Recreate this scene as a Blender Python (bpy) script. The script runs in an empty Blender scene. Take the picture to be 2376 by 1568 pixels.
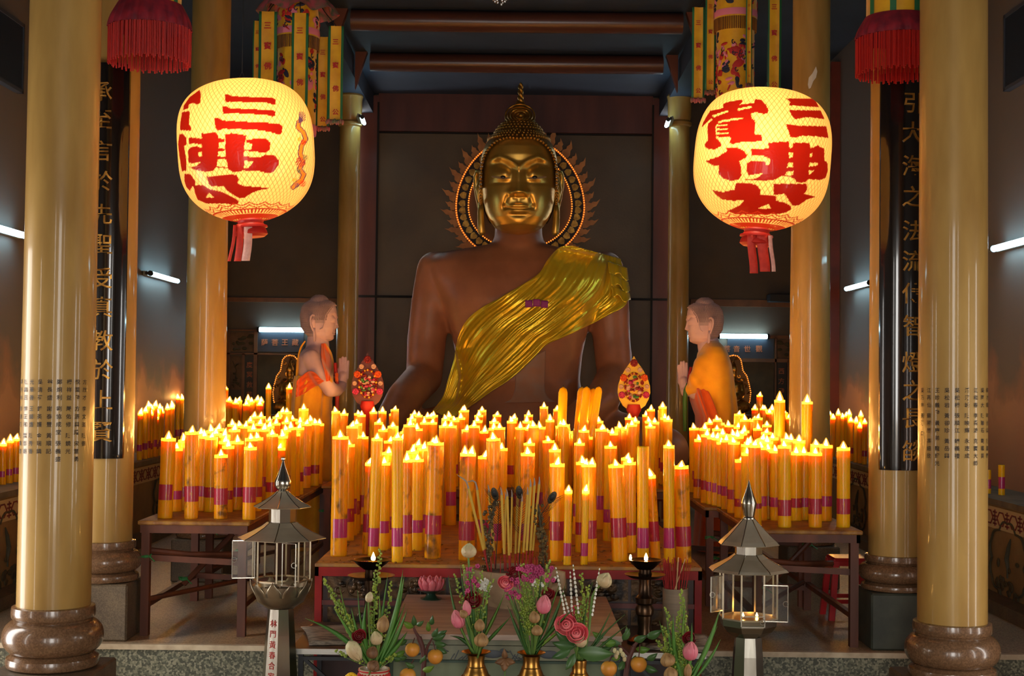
import bpy, bmesh, math, random
import numpy as np
from mathutils import Vector, Matrix, Euler
from mathutils.bvhtree import BVHTree
from mathutils.geometry import tessellate_polygon
R = math.radians
PI = math.pi
random.seed(7)
SC = bpy.context.scene
COL = SC.collection

# ------------------------------------------------------------------ camera
F = 3300.0
YAW, PITCH, ROLL = R(.12), R(1.632), R(.65)
CAMZ = 1.75
cam_data = bpy.data.cameras.new('camera')
cam = bpy.data.objects.new('camera', cam_data)
COL.objects.link(cam)
cam_data.sensor_width = 36.0
cam_data.lens = F / 2376 * 36.0
cam_data.clip_start = .05
cam_data.clip_end = 200
CM = Matrix.Translation((0, 0, CAMZ)) @ Matrix.Rotation(YAW, 4, 'Z') @ Matrix.Rotation(PI / 2 + PITCH, 4, 'X') @ Matrix.Rotation(ROLL, 4, 'Z')
cam.matrix_world = CM
SC.camera = cam
CMI = CM.inverted()

def at(px, py, Y):
    """the point of the world at depth Y that the photo shows at pixel px, py"""
    d = CM.to_3x3() @ Vector(((px - 1188) / F, -(py - 784) / F, -1))
    o = Vector((0, 0, CAMZ))
    return o + d * (Y / d.y)

def proj(p):
    q = CMI @ Vector(p)
    return 1188 + F * q.x / -q.z, 784 - F * q.y / -q.z

def sc(Y):
    return F / Y

# ------------------------------------------------------------------ light
SC.view_settings.view_transform = 'Standard'
SC.view_settings.look = 'None'
SC.view_settings.exposure = 1.25
SC.view_settings.gamma = 1.0
SC.view_settings.use_curve_mapping = False
SC.cycles.max_bounces = 8
SC.cycles.diffuse_bounces = 3
SC.cycles.glossy_bounces = 4
SC.cycles.transmission_bounces = 6
SC.cycles.transparent_max_bounces = 8
SC.cycles.sample_clamp_indirect = 3.0
SC.cycles.caustics_reflective = False
SC.cycles.caustics_refractive = False
DAY = 5.5
world = bpy.data.worlds.new('daylight')
SC.world = world
world.use_nodes = True
bg = world.node_tree.nodes['Background']
bg.inputs[0].default_value = (1.0, .97, .92, 1)
bg.inputs[1].default_value = DAY

FLAME = 58.0      # strength of a candle flame
TUBE = 11.0       # strength of a fluorescent tube
LANTERN = 6.5    # watts of the bulb in a paper lantern

# ------------------------------------------------------------------ helpers
class MB:
    def __init__(s):
        s.v = []; s.f = []; s.m = []
    def add(s, vs, fs, mi=0):
        n = len(s.v)
        s.v.extend([Vector(p) for p in vs])
        s.f.extend([[i + n for i in f] for f in fs])
        s.m.extend([mi] * len(fs))
        return s
    def box(s, c, d, rot=None, mi=0, bev=0):
        hx, hy, hz = d[0] / 2, d[1] / 2, d[2] / 2
        c = Vector(c)
        M = rot if rot is not None else Matrix.Identity(3)
        if bev:
            b = min(bev, hx * .9, hy * .9, hz * .9)
            vs = []; idx = {}
            for sx in (-1, 1):
                for sy in (-1, 1):
                    for sz in (-1, 1):
                        for k, (a, bb, cc) in enumerate(((hx - b, hy - b, hz), (hx - b, hy, hz - b), (hx, hy - b, hz - b))):
                            idx[(sx, sy, sz, k)] = len(vs)
                            vs.append((sx * a, sy * bb, sz * cc))
            bm = bmesh.new()
            for p in vs: bm.verts.new(p)
            r = bmesh.ops.convex_hull(bm, input=bm.verts)
            bm.verts.ensure_lookup_table(); bm.verts.index_update()
            out = [c + M @ v.co for v in bm.verts]
            fs = [[v.index for v in f.verts] for f in bm.faces]
            bm.free()
            return s.add(out, fs, mi)
        vs = [c + M @ Vector((x * hx, y * hy, z * hz)) for x in (-1, 1) for y in (-1, 1) for z in (-1, 1)]
        return s.add(vs, [(0, 1, 3, 2), (4, 6, 7, 5), (0, 4, 5, 1), (2, 3, 7, 6), (0, 2, 6, 4), (1, 5, 7, 3)], mi)
    def bar(s, a, b, w, h=None, mi=0, up=(0, 0, 1)):
        """a squared bar from a to b"""
        a = Vector(a); b = Vector(b); h = h or w
        d = (b - a); L = d.length
        if L < 1e-6: return s
        z = d / L
        u = Vector(up)
        if abs(z.dot(u)) > .98: u = Vector((1, 0, 0)) if abs(z.x) < .9 else Vector((0, 1, 0))
        x = u.cross(z).normalized(); y = z.cross(x)
        M = Matrix((x, y, z)).transposed()
        return s.box((a + b) / 2, (w, h, L), M, mi)
    def lathe(s, prof, seg=32, c=(0, 0, 0), M=None, cap=True, mi=0, a0=0, a1=2 * PI, sy=1.0):
        c = Vector(c); vs = []; fs = []
        full = abs(a1 - a0 - 2 * PI) < 1e-6
        ns = seg if full else seg + 1
        for (r, z) in prof:
            for k in range(ns):
                t = a0 + (a1 - a0) * k / seg
                p = Vector((r * math.cos(t), r * math.sin(t) * sy, z))
                vs.append(c + (M @ p if M is not None else p))
        for i in range(len(prof) - 1):
            for k in range(seg):
                k2 = (k + 1) % ns
                fs.append((i * ns + k, i * ns + k2, (i + 1) * ns + k2, (i + 1) * ns + k))
        if cap and full:
            if prof[0][0] > 1e-5: fs.append([k for k in range(ns)][::-1])
            if prof[-1][0] > 1e-5: fs.append([(len(prof) - 1) * ns + k for k in range(ns)])
        return s.add(vs, fs, mi)
    def cyl(s, a, b, r, r2=None, seg=16, mi=0):
        return s.tube([a, b], [r, r if r2 is None else r2], seg, mi)
    def tube(s, pts, rad, seg=8, mi=0, cap=True, closed=False, flat=1.0, up=None):
        pts = [Vector(p) for p in pts]
        n = len(pts)
        if not hasattr(rad, '__len__'): rad = [rad] * n
        vs = []; fs = []
        prevx = None
        for i, p in enumerate(pts):
            if closed: t = pts[(i + 1) % n] - pts[i - 1]
            else: t = pts[min(i + 1, n - 1)] - pts[max(i - 1, 0)]
            if t.length < 1e-9: t = Vector((0, 0, 1))
            t.normalize()
            if prevx is None:
                u = Vector(up) if up else (Vector((0, 0, 1)) if abs(t.z) < .9 else Vector((0, 1, 0)))
                x = u.cross(t)
                if x.length < 1e-6: x = Vector((1, 0, 0)).cross(t)
            else:
                x = prevx - t * prevx.dot(t)
                if x.length < 1e-6: x = Vector((1, 0, 0)).cross(t)
            x.normalize(); prevx = x
            y = t.cross(x)
            for k in range(seg):
                a = 2 * PI * k / seg
                vs.append(p + (x * math.cos(a) + y * math.sin(a) * flat) * rad[i])
        m = n if closed else n - 1
        for i in range(m):
            j = (i + 1) % n
            for k in range(seg):
                k2 = (k + 1) % seg
                fs.append((i * seg + k, i * seg + k2, j * seg + k2, j * seg + k))
        if cap and not closed:
            fs.append(list(range(seg))[::-1]); fs.append([(n - 1) * seg + k for k in range(seg)])
        return s.add(vs, fs, mi)
    def ball(s, c, r, seg=12, rings=8, M=None, mi=0):
        if not hasattr(r, '__len__'): r = (r, r, r)
        c = Vector(c)
        vs = []; fs = []
        for i in range(rings + 1):
            ph = PI * i / rings
            for k in range(seg):
                t = 2 * PI * k / seg
                p = Vector((r[0] * math.sin(ph) * math.cos(t), r[1] * math.sin(ph) * math.sin(t), r[2] * math.cos(ph)))
                vs.append(c + (M @ p if M is not None else p))
        for i in range(rings):
            for k in range(seg):
                k2 = (k + 1) % seg
                if i == 0: fs.append((k, (i + 1) * seg + k, (i + 1) * seg + k2))
                elif i == rings - 1: fs.append((i * seg + k, (i + 1) * seg + k, i * seg + k2))
                else: fs.append((i * seg + k, (i + 1) * seg + k, (i + 1) * seg + k2, i * seg + k2))
        return s.add(vs, fs, mi)
    def grid(s, rows, mi=0, wrap=False):
        """rows: a list of equally long lists of points"""
        n = len(rows[0]); vs = [p for r in rows for p in r]; fs = []
        for i in range(len(rows) - 1):
            for k in range(n if wrap else n - 1):
                k2 = (k + 1) % n
                fs.append((i * n + k, i * n + k2, (i + 1) * n + k2, (i + 1) * n + k))
        return s.add(vs, fs, mi)
    def prism(s, poly, thick, M, mi=0):
        """an outline in the plane of M (x, y), extruded by thick along its z"""
        n = len(poly)
        tris = tessellate_polygon([[Vector((p[0], p[1], 0)) for p in poly]])
        vs = [M @ Vector((p[0], p[1], 0)) for p in poly] + [M @ Vector((p[0], p[1], thick)) for p in poly]
        area = sum(poly[i][0] * poly[(i + 1) % n][1] - poly[(i + 1) % n][0] * poly[i][1] for i in range(n))
        fs = []
        for t in tris:
            fs.append(list(t)); fs.append([i + n for i in t])
        for i in range(n):
            j = (i + 1) % n
            fs.append((i, j, j + n, i + n) if area > 0 else (j, i, i + n, j + n))
        s.add(vs, fs, mi)
        return s
    def build(s, name, mats, parent=None, smooth=True, angle=40, local=False, fix=False):
        me = bpy.data.meshes.new(name)
        if not hasattr(mats, '__len__'): mats = [mats]
        off = Vector((0, 0, 0))
        if parent is not None and not local:
            q = parent
            while q is not None:
                off += q.location; q = q.parent
        me.from_pydata([v - off for v in s.v], [], s.f)
        for m in mats: me.materials.append(m)
        if len(mats) > 1: me.polygons.foreach_set('material_index', s.m)
        if fix:
            bm = bmesh.new(); bm.from_mesh(me)
            bmesh.ops.remove_doubles(bm, verts=bm.verts, dist=1e-5)
            bmesh.ops.recalc_face_normals(bm, faces=bm.faces)
            bm.to_mesh(me); bm.free()
        if smooth:
            me.polygons.foreach_set('use_smooth', [True] * len(me.polygons))
            me.update()
            try: me.set_sharp_from_angle(angle=R(angle))
            except Exception: pass
        me.update()
        o = bpy.data.objects.new(name, me)
        COL.objects.link(o)
        if parent is not None: o.parent = parent
        return o

def tag(o, label, cat, group=None):
    o['label'] = label; o['category'] = cat
    if group: o['group'] = group
    return o

def thing(name, label, cat, loc, group=None, rotz=0):
    o = bpy.data.objects.new(name, None)
    o.empty_display_size = .1
    COL.objects.link(o)
    o.location = loc; o.rotation_euler = (0, 0, rotz)
    return tag(o, label, cat, group)

def struct(name, mb, m, smooth=False, parent=None):
    o = mb.build(name, m, parent, smooth=smooth)
    o['kind'] = 'structure'
    return o

def copy_thing(o, loc, label=None, scale=None):
    r = o.copy(); COL.objects.link(r); r.location = loc
    if label: r['label'] = label
    if scale: r.scale = scale
    for ch in list(o.children):
        c = ch.copy(); COL.objects.link(c); c.parent = r
        for g in list(ch.children):
            d = g.copy(); COL.objects.link(d); d.parent = c
    return r

_glyph = {}
def glyph(ch, bold=0.0, res=2):
    """vertices and faces of one character, 1 unit high, centred on its box"""
    k = (ch, bold)
    if k not in _glyph:
        c = bpy.data.curves.new('t', 'FONT'); c.body = ch; c.resolution_u = res; c.offset = bold
        c.fill_mode = 'FRONT'
        o = bpy.data.objects.new('t', c); COL.objects.link(o)
        dg = bpy.context.evaluated_depsgraph_get()
        m = bpy.data.meshes.new_from_object(o.evaluated_get(dg))
        vs = [v.co.copy() for v in m.vertices]; fs = [list(p.vertices) for p in m.polygons]
        bpy.data.objects.remove(o); bpy.data.curves.remove(c); bpy.data.meshes.remove(m)
        if vs:
            x0 = min(v.x for v in vs); x1 = max(v.x for v in vs); y0 = min(v.y for v in vs); y1 = max(v.y for v in vs)
            cx, cy = (x0 + x1) / 2, (y0 + y1) / 2
            vs = [Vector((v.x - cx, v.y - cy, 0)) for v in vs]
        _glyph[k] = (vs, fs)
    return _glyph[k]

def put_glyph(mb, ch, M, size, bold=0.0, depth=0.0, mi=0):
    vs, fs = glyph(ch, bold)
    top = [M @ Vector((v.x * size, v.y * size, depth)) for v in vs]
    mb.add(top, fs, mi)
    if depth:
        n = len(mb.v) - len(vs)
        ed = {}
        for f in fs:
            for i in range(len(f)):
                a, b = f[i], f[(i + 1) % len(f)]
                k = (min(a, b), max(a, b)); ed[k] = None if k in ed else (a, b)
        base = [M @ Vector((v.x * size, v.y * size, 0)) for v in vs]
        m = len(mb.v); mb.v.extend(base)
        for e in ed.values():
            if e: mb.f.append([n + e[0], m + e[0], m + e[1], n + e[1]]); mb.m.append(mi)

def facing(p, nrm, up=(0, 0, 1)):
    """a frame at p whose z looks along nrm and whose y is up"""
    z = Vector(nrm).normalized(); u = Vector(up)
    x = u.cross(z).normalized(); y = z.cross(x)
    M = Matrix((x, y, z)).transposed().to_4x4()
    M.translation = Vector(p)
    return M

# ------------------------------------------------------------------ materials
def lin(r, g, b):
    def f(c):
        c /= 255.0
        return c / 12.92 if c <= .04045 else ((c + .055) / 1.055) ** 2.4
    return (f(r), f(g), f(b), 1)

_mats = {}
def mat(name, col, rough=.6, metal=0.0, coat=0.0, col2=None, nscale=6.0, stretch=(1, 1, 1), detail=6.0, lo=.35, hi=.65,
        bump=0.0, bscale=20.0, bstretch=(1, 1, 1), emit=None, estr=0.0, sss=0.0, srad=(1, .4, .15), sscale=.05, trans=0.0, ior=1.45,
        spec=.5, speck=None, speckscale=120.0, speckamt=.5, sheen=0.0, coatrough=.08):
    if name in _mats: return _mats[name]
    m = bpy.data.materials.new(name); m.use_nodes = True
    nt = m.node_tree; N = nt.nodes; L = nt.links
    b = N['Principled BSDF']
    b.inputs['Base Color'].default_value = col
    b.inputs['Roughness'].default_value = rough
    b.inputs['Metallic'].default_value = metal
    b.inputs['Specular IOR Level'].default_value = spec
    b.inputs['IOR'].default_value = ior
    if coat:
        b.inputs['Coat Weight'].default_value = coat; b.inputs['Coat Roughness'].default_value = coatrough
    if sheen: b.inputs['Sheen Weight'].default_value = sheen
    if emit:
        b.inputs['Emission Color'].default_value = emit; b.inputs['Emission Strength'].default_value = estr
    if sss:
        b.inputs['Subsurface Weight'].default_value = sss
        b.inputs['Subsurface Radius'].default_value = srad
        b.inputs['Subsurface Scale'].default_value = sscale
    if trans: b.inputs['Transmission Weight'].default_value = trans
    need = col2 or bump or speck
    if need:
        tc = N.new('ShaderNodeTexCoord')
        def mapped(st):
            mp = N.new('ShaderNodeMapping'); mp.inputs['Scale'].default_value = st
            L.new(tc.outputs['Object'], mp.inputs['Vector']); return mp.outputs[0]
    c_out = None
    if col2:
        no = N.new('ShaderNodeTexNoise'); no.inputs['Scale'].default_value = nscale; no.inputs['Detail'].default_value = detail
        L.new(mapped(stretch), no.inputs['Vector'])
        cr = N.new('ShaderNodeValToRGB')
        cr.color_ramp.elements[0].position = lo; cr.color_ramp.elements[0].color = col
        cr.color_ramp.elements[1].position = hi; cr.color_ramp.elements[1].color = col2
        L.new(no.outputs['Fac'], cr.inputs[0]); c_out = cr.outputs[0]
    if speck:
        vo = N.new('ShaderNodeTexVoronoi'); vo.inputs['Scale'].default_value = speckscale
        L.new(mapped((1, 1, 1)), vo.inputs['Vector'])
        sp = N.new('ShaderNodeSeparateColor'); L.new(vo.outputs['Color'], sp.inputs[0])
        cr2 = N.new('ShaderNodeValToRGB'); cr2.color_ramp.interpolation = 'CONSTANT'
        es = cr2.color_ramp.elements
        es[0].position = 0; es[0].color = speck[0]
        es[1].position = 1.0 / len(speck); es[1].color = speck[1 % len(speck)]
        for i in range(2, len(speck)):
            e = es.new(i / len(speck)); e.color = speck[i]
        L.new(sp.outputs[0], cr2.inputs[0])
        mx = N.new('ShaderNodeMix'); mx.data_type = 'RGBA'
        mx.inputs[0].default_value = speckamt
        if c_out: L.new(c_out, mx.inputs[6])
        else: mx.inputs[6].default_value = col
        L.new(cr2.outputs[0], mx.inputs[7]); c_out = mx.outputs[2]
    if c_out: L.new(c_out, b.inputs['Base Color'])
    if bump:
        nb = N.new('ShaderNodeTexNoise'); nb.inputs['Scale'].default_value = bscale; nb.inputs['Detail'].default_value = 4
        L.new(mapped(bstretch), nb.inputs['Vector'])
        bp = N.new('ShaderNodeBump'); bp.inputs['Strength'].default_value = bump; bp.inputs['Distance'].default_value = .02
        L.new(nb.outputs['Fac'], bp.inputs['Height']); L.new(bp.outputs[0], b.inputs['Normal'])
    _mats[name] = m
    return m

def paint(name, r, g, b, rough=.6, **k):
    return mat(name, lin(r, g, b), rough, **k)

M_COLUMN = mat('ochre_column_paint', lin(182, 146, 80), .38, coat=.36, coatrough=.07, col2=lin(154, 118, 60), nscale=5, stretch=(1, 1, .22), lo=.38, hi=.68,
               bump=.05, bscale=9, bstretch=(1, 1, .15), spec=.3)
M_COLUMN_FAR = M_COLUMN
M_STONE_BASE = mat('polished_brown_terrazzo', lin(118, 88, 62), .26, coat=.5, coatrough=.1, speck=[lin(134, 102, 74), lin(102, 74, 52), lin(118, 90, 64), lin(88, 64, 46)], speckscale=110, speckamt=.45)
M_PLINTH = mat('grey_brown_stone', lin(112, 94, 70), .55, col2=lin(86, 72, 56), nscale=7, speck=[lin(120, 104, 80), lin(70, 60, 48), lin(96, 84, 66)], speckscale=160, speckamt=.35)
M_PLINTH_DARK = mat('dark_green_grey_stone', lin(72, 76, 64), .5, col2=lin(56, 60, 52), nscale=8)
M_FLOOR = mat('tan_terrazzo', lin(178, 152, 120), .42, speck=[lin(192, 168, 134), lin(150, 124, 96), lin(112, 90, 68), lin(180, 156, 124)], speckscale=110, speckamt=.6, col2=lin(158, 134, 106), nscale=3)
M_RISER = mat('grey_green_terrazzo', lin(104, 104, 84), .5, speck=[lin(128, 126, 104), lin(72, 74, 62), lin(96, 96, 78), lin(150, 146, 122), lin(58, 60, 50)], speckscale=85, speckamt=.75)
M_NOSING = mat('pale_stone_nosing', lin(206, 188, 158), .5, col2=lin(176, 156, 128), nscale=10)
M_WALL = mat('smoky_brown_plaster', lin(96, 82, 70), .62, col2=lin(76, 66, 60), nscale=1.1, lo=.3, hi=.7, bump=.08, bscale=14)
M_SIDEWALL = mat('smoky_side_wall', lin(92, 86, 84), .6, col2=lin(72, 70, 70), nscale=.8, bump=.08, bscale=12)
M_CEIL = mat('dark_blue_ceiling', lin(46, 56, 74), .7, col2=lin(38, 48, 64), nscale=1.5)
M_REDWOOD = mat('dark_red_wood', lin(104, 54, 44), .4, coat=.25, coatrough=.2, col2=lin(80, 42, 36), nscale=3, stretch=(1, 1, .2))
M_PANEL = mat('dull_bronze_panel', lin(112, 90, 64), .42, metal=.25, col2=lin(84, 68, 54), nscale=.9, lo=.3, hi=.7, bump=.06, bscale=30)
M_BLACK = mat('black_lacquer', lin(22, 18, 16), .16, coat=.8, coatrough=.06, bump=.05, bscale=8, bstretch=(1, 1, .15))
M_GOLDLEAF = mat('worn_gold_leaf', lin(214, 160, 72), .38, metal=.75, col2=lin(150, 104, 46), nscale=14)
M_INK = paint('black_ink', 34, 24, 18, .6)
M_REDINK = paint('faded_red_ink', 128, 58, 34, .6)
M_DARKWOOD = mat('dark_brown_bench_wood', lin(108, 56, 32), .5, col2=lin(80, 42, 26), nscale=7, stretch=(1, 1, .2))
M_WAXTOP = mat('waxy_dirty_board', lin(120, 72, 34), .5, col2=lin(164, 116, 46), nscale=16, bump=.3, bscale=40)
M_METAL_DARK = paint('dark_grey_metal', 48, 48, 50, .45, metal=.6)
# ------------------------------------------------------------------ the hall
XL, XR = -4.38, 4.28            # side walls
YB, YN, YF = 21.5, 22.0, -1.2   # back wall of the aisles, back of the niche, front wall
STEP = 9.30
ZL = -.30                       # lower floor
ZC = 6.14

struct('floor', MB().box(((XL + XR) / 2, (STEP + YN + .4) / 2, -.15), (XR - XL + .6, YN + .4 - STEP, .30)), M_FLOOR)
f2 = MB().box(((XL + XR) / 2, (STEP + YF - 3) / 2, ZL - .1), (XR - XL + .6, STEP - YF + 3, .2))
struct('floor_lower', f2, M_FLOOR)
struct('trim_riser', MB().box(((XL + XR) / 2, STEP - .012, -.165), (XR - XL, .024, .268)), M_RISER)
struct('trim_nosing', MB().box(((XL + XR) / 2, STEP - .02, -.014), (XR - XL, .05, .034)), M_NOSING)

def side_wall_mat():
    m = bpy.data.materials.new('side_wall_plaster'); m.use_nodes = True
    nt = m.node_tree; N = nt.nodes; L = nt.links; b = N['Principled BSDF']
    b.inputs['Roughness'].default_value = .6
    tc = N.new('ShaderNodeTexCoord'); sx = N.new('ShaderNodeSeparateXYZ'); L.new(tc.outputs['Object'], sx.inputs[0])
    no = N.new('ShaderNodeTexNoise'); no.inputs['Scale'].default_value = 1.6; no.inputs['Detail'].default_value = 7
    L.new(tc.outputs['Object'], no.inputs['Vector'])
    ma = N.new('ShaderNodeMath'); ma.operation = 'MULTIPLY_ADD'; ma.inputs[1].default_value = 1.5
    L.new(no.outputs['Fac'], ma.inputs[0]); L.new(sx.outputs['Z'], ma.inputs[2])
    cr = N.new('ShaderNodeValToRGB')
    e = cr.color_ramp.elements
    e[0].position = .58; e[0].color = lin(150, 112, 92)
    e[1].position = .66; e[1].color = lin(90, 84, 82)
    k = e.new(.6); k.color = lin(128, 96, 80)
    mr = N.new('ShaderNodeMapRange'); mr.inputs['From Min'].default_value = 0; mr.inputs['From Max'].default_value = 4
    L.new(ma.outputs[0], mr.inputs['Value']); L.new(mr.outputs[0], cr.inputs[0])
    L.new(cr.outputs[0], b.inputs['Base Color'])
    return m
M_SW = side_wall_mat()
# both side walls have narrow doorways near the front, open to the daylight
DOORS = {'left': [(5.85, 6.2), (7.65, 8.45)], 'right': [(5.1, 5.65), (6.9, 7.2)]}
def side_wall(x, doors, ztop=2.6):
    mb = MB(); ys = [YF - .3] + [v for d in doors for v in d] + [YN + .2]
    for k in range(0, len(ys), 2): mb.box((x, (ys[k] + ys[k + 1]) / 2, 3.0), (.2, ys[k + 1] - ys[k], 6.7))
    for d0, d1 in doors: mb.box((x, (d0 + d1) / 2, (ztop + 6.35) / 2), (.2, d1 - d0, 6.35 - ztop))
    return mb
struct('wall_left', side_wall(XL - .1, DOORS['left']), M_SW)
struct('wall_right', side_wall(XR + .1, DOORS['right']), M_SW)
NX0, NX1 = -2.42, 2.38
struct('wall_back', MB().box(((XL + NX0) / 2, YB + .1, 3.0), (NX0 - XL, .2, 6.4)).box(((XR + NX1) / 2, YB + .1, 3.0), (XR - NX1, .2, 6.4)), M_WALL)
struct('wall_niche', MB().box(((NX0 + NX1) / 2, YN + .1, 3.0), (NX1 - NX0 + .1, .2, 6.4)), M_PANEL)
struct('ceiling', MB().box(((XL + XR) / 2, (YF + YN) / 2, ZC + .1), (XR - XL + .4, YN - YF + .4, .2)), M_CEIL)
# the front wall has a doorway behind the camera and two slits beside it, open to the street
fw = MB()
FD = [(-2.7, -2.35), (-.75, .75), (2.2, 2.5)]
xs = [XL - .2] + [v for d in FD for v in d] + [XR + .2]
for k in range(0, len(xs), 2): fw.box(((xs[k] + xs[k + 1]) / 2, YF - .1, 3.0), (xs[k + 1] - xs[k], .2, 6.7))
for d0, d1 in FD: fw.box(((d0 + d1) / 2, YF - .1, 5.0), (d1 - d0, .2, 2.7))
struct('wall_front', fw, paint('pale_front_wall', 190, 180, 160, .7))
def portal(loc, rot, w, h):
    l = bpy.data.lights.new('doorway_portal', 'AREA'); l.shape = 'RECTANGLE'; l.size = w; l.size_y = h
    l.cycles.is_portal = True
    o = bpy.data.objects.new('doorway_portal', l); COL.objects.link(o)
    o.location = loc; o.rotation_euler = rot
for d0, d1 in FD: portal(((d0 + d1) / 2, YF - .2, 1.7), (R(-90), 0, R(180)), d1 - d0, 4.0)
for d0, d1 in DOORS['left']: portal((XL - .2, (d0 + d1) / 2, 1.15), (R(-90), 0, R(90)), d1 - d0, 2.9)
for d0, d1 in DOORS['right']: portal((XR + .2, (d0 + d1) / 2, 1.15), (R(-90), 0, R(-90)), d1 - d0, 2.9)

# frame of the niche behind the statue
s = 150.0
nf = MB()
zt = at(1195, 309, YN).z
xa, xb = at(875, 600, YN).x, at(1511, 600, YN).x
nf.box(((xa + NX0) / 2, YN - .06, 3.0), (xa - NX0, .12, 6.2)).box(((xb + NX1) / 2, YN - .06, 3.0), (NX1 - xb, .12, 6.2))
nf.box(((xa + xb) / 2, YN - .05, (zt + ZC) / 2), (xb - xa, .10, ZC - zt))
struct('trim_niche', nf, M_REDWOOD)
seam = MB()
zs = at(1195, 692, YN).z
seam.box(((NX0 + NX1) / 2, YN - .125, zs), (NX1 - NX0, .012, .035)).box(((xa + xb) / 2, YN - .012, zt - .01), (xb - xa, .03, .03))
for x in (xa, xb): seam.box((x, YN - .115, 3), (.03, .02, 6))
struct('trim_seam', seam, paint('shadow_gap_paint', 24, 18, 16, .8))
# beams under the ceiling and the side beams carried by the rear columns
bm_ = MB()
for yb in (19.15, 16.9, 14.5):
    pr = [(.10 * math.cos(a), .13 * math.sin(a)) for a in np.linspace(0, 2 * PI, 20, endpoint=False)]
    bm_.tube([(-2.0, yb, ZC - .125), (0, yb, ZC - .13), (1.96, yb, ZC - .125)], .125, 20)
struct('trim_beam', bm_, mat('brown_lacquer_beam', lin(84, 50, 42), .35, coat=.3, coatrough=.2), smooth=True)
sb = MB()
for x in (-2.38, 2.34): sb.box((x, 14.0, 5.98), (.3, 16, .30))
struct('trim_side_beam', sb, M_CEIL)
# triangular brackets at the beam ends
br = MB()
for sx in (-1, 1):
    for yb in (19.15, 16.9):
        x0 = (-2.2 if sx < 0 else 2.16)
        br.prism([(0, 0), (.0, -.5), (.12 * 1, -.12), (.16, 0)], .12, Matrix.Translation((x0, yb + .06, ZC)) @ Matrix.Rotation(PI / 2, 4, 'X') @ Matrix.Scale(-sx, 4, (1, 0, 0)))
struct('trim_bracket', br, mat('orange_brown_bracket', lin(110, 62, 46), .5))

# ledges along both side walls with a painted frieze
M_LEDGE = mat('painted_ledge_plaster', lin(150, 118, 74), .6, col2=lin(126, 98, 62), nscale=4)
M_LEDGETOP = mat('dusty_ledge_top', lin(120, 106, 84), .6, col2=lin(90, 78, 62), nscale=5)
M_FRIEZE = paint('cream_frieze', 196, 170, 122, .6)
M_MAROON = paint('maroon_paint', 112, 40, 34, .6)
M_MURAL = paint('dark_olive_mural_paint', 70, 62, 42, .7)
def cusped(cx, cz, w, h):
    pts = []
    n = 12
    key = []
    for k in range(n):
        a = 2 * PI * k / n + PI / 2
        key.append((cx + w * math.cos(a) * (.86 if k % 2 else 1.0), cz + h * math.sin(a) * (.9 if k % 2 else 1.0)))
    for k in range(n):
        p, q = key[k], key[(k + 1) % n]
        mx, mz = (p[0] + q[0]) / 2, (p[1] + q[1]) / 2
        dx, dz = mx - cx, mz - cz
        for t in np.linspace(0, 1, 6, endpoint=False):
            b = math.sin(t * PI) * .12
            pts.append((p[0] + (q[0] - p[0]) * t + dx * b, p[1] + (q[1] - p[1]) * t + dz * b))
    return pts
ZLED = .84
for side, sx, xw, xf in (('left', -1, XL, -3.92), ('right', 1, XR, 3.84)):
    lb = MB(); lb.box(((xw + xf) / 2, (9.6 + YB) / 2, ZLED / 2 - .02), (abs(xf - xw), YB - 9.6, ZLED - .04))
    struct('trim_ledge_' + side, lb, M_LEDGE)
    lt = MB(); lt.box(((xw + xf) / 2 - sx * .02, (9.6 + YB) / 2, ZLED - .02), (abs(xf - xw) + .05, YB - 9.62, .045))
    struct('trim_ledge_top_' + side, lt, M_LEDGETOP)
    fr = MB(); fr.box((xf - sx * .006, (9.6 + YB) / 2, ZLED - .15), (.012, YB - 9.6, .17))
    struct('trim_frieze_' + side, fr, M_FRIEZE)
    kb = MB(); kb.box((xf - sx * .09, (9.6 + YB) / 2, .05), (.18, YB - 9.6, .10))
    struct('baseboard_' + side, kb, M_PLINTH)
    pat = MB()
    y = 9.7
    xp = xf - sx * .013
    zc = ZLED - .15
    while y < 20:
        hexa = [(y, zc), (y + .05, zc + .05), (y + .13, zc + .05), (y + .18, zc), (y + .13, zc - .05), (y + .05, zc - .05)]
        pat.tube([(xp, a, b) for a, b in hexa], .007, 6, closed=True)
        for dz in (-.045, -.015, .015, .045):
            pat.bar((xp, y + .19, zc + dz), (xp, y + .27, zc + dz), .012)
        pat.bar((xp, y + .23, zc - .065), (xp, y + .23, zc + .065), .012)
        y += .28
    struct('trim_frieze_pattern_' + side, pat, M_MAROON)
    med = MB()
    for yc in (11.05, 13.4, 15.9, 18.4):
        pts = cusped(yc, .37, .42, .30)
        med.tube([(xp, a, b) for a, b in pts], .010, 6, closed=True)
        rnd = random.Random(int(yc * 10))
        for k in range(26):                    # the painted rock, plants and bird
            a = yc + rnd.uniform(-.24, .24); b = .12 + rnd.random() ** 2 * .26
            med.ball((xp + sx * .004, a, b), (.008, rnd.uniform(.02, .05), rnd.uniform(.015, .04)), 8, 5)
        med.tube([(xp, yc - .02, .3), (xp, yc + .01, .4), (xp, yc - .03, .50), (xp, yc - .07, .56)], [.010, .022, .016, .005], 8, flat=.5)
        med.tube([(xp, yc, .25), (xp, yc, .42)], .008, 6)
    struct('trim_mural_' + side, med, M_MURAL)

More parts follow.
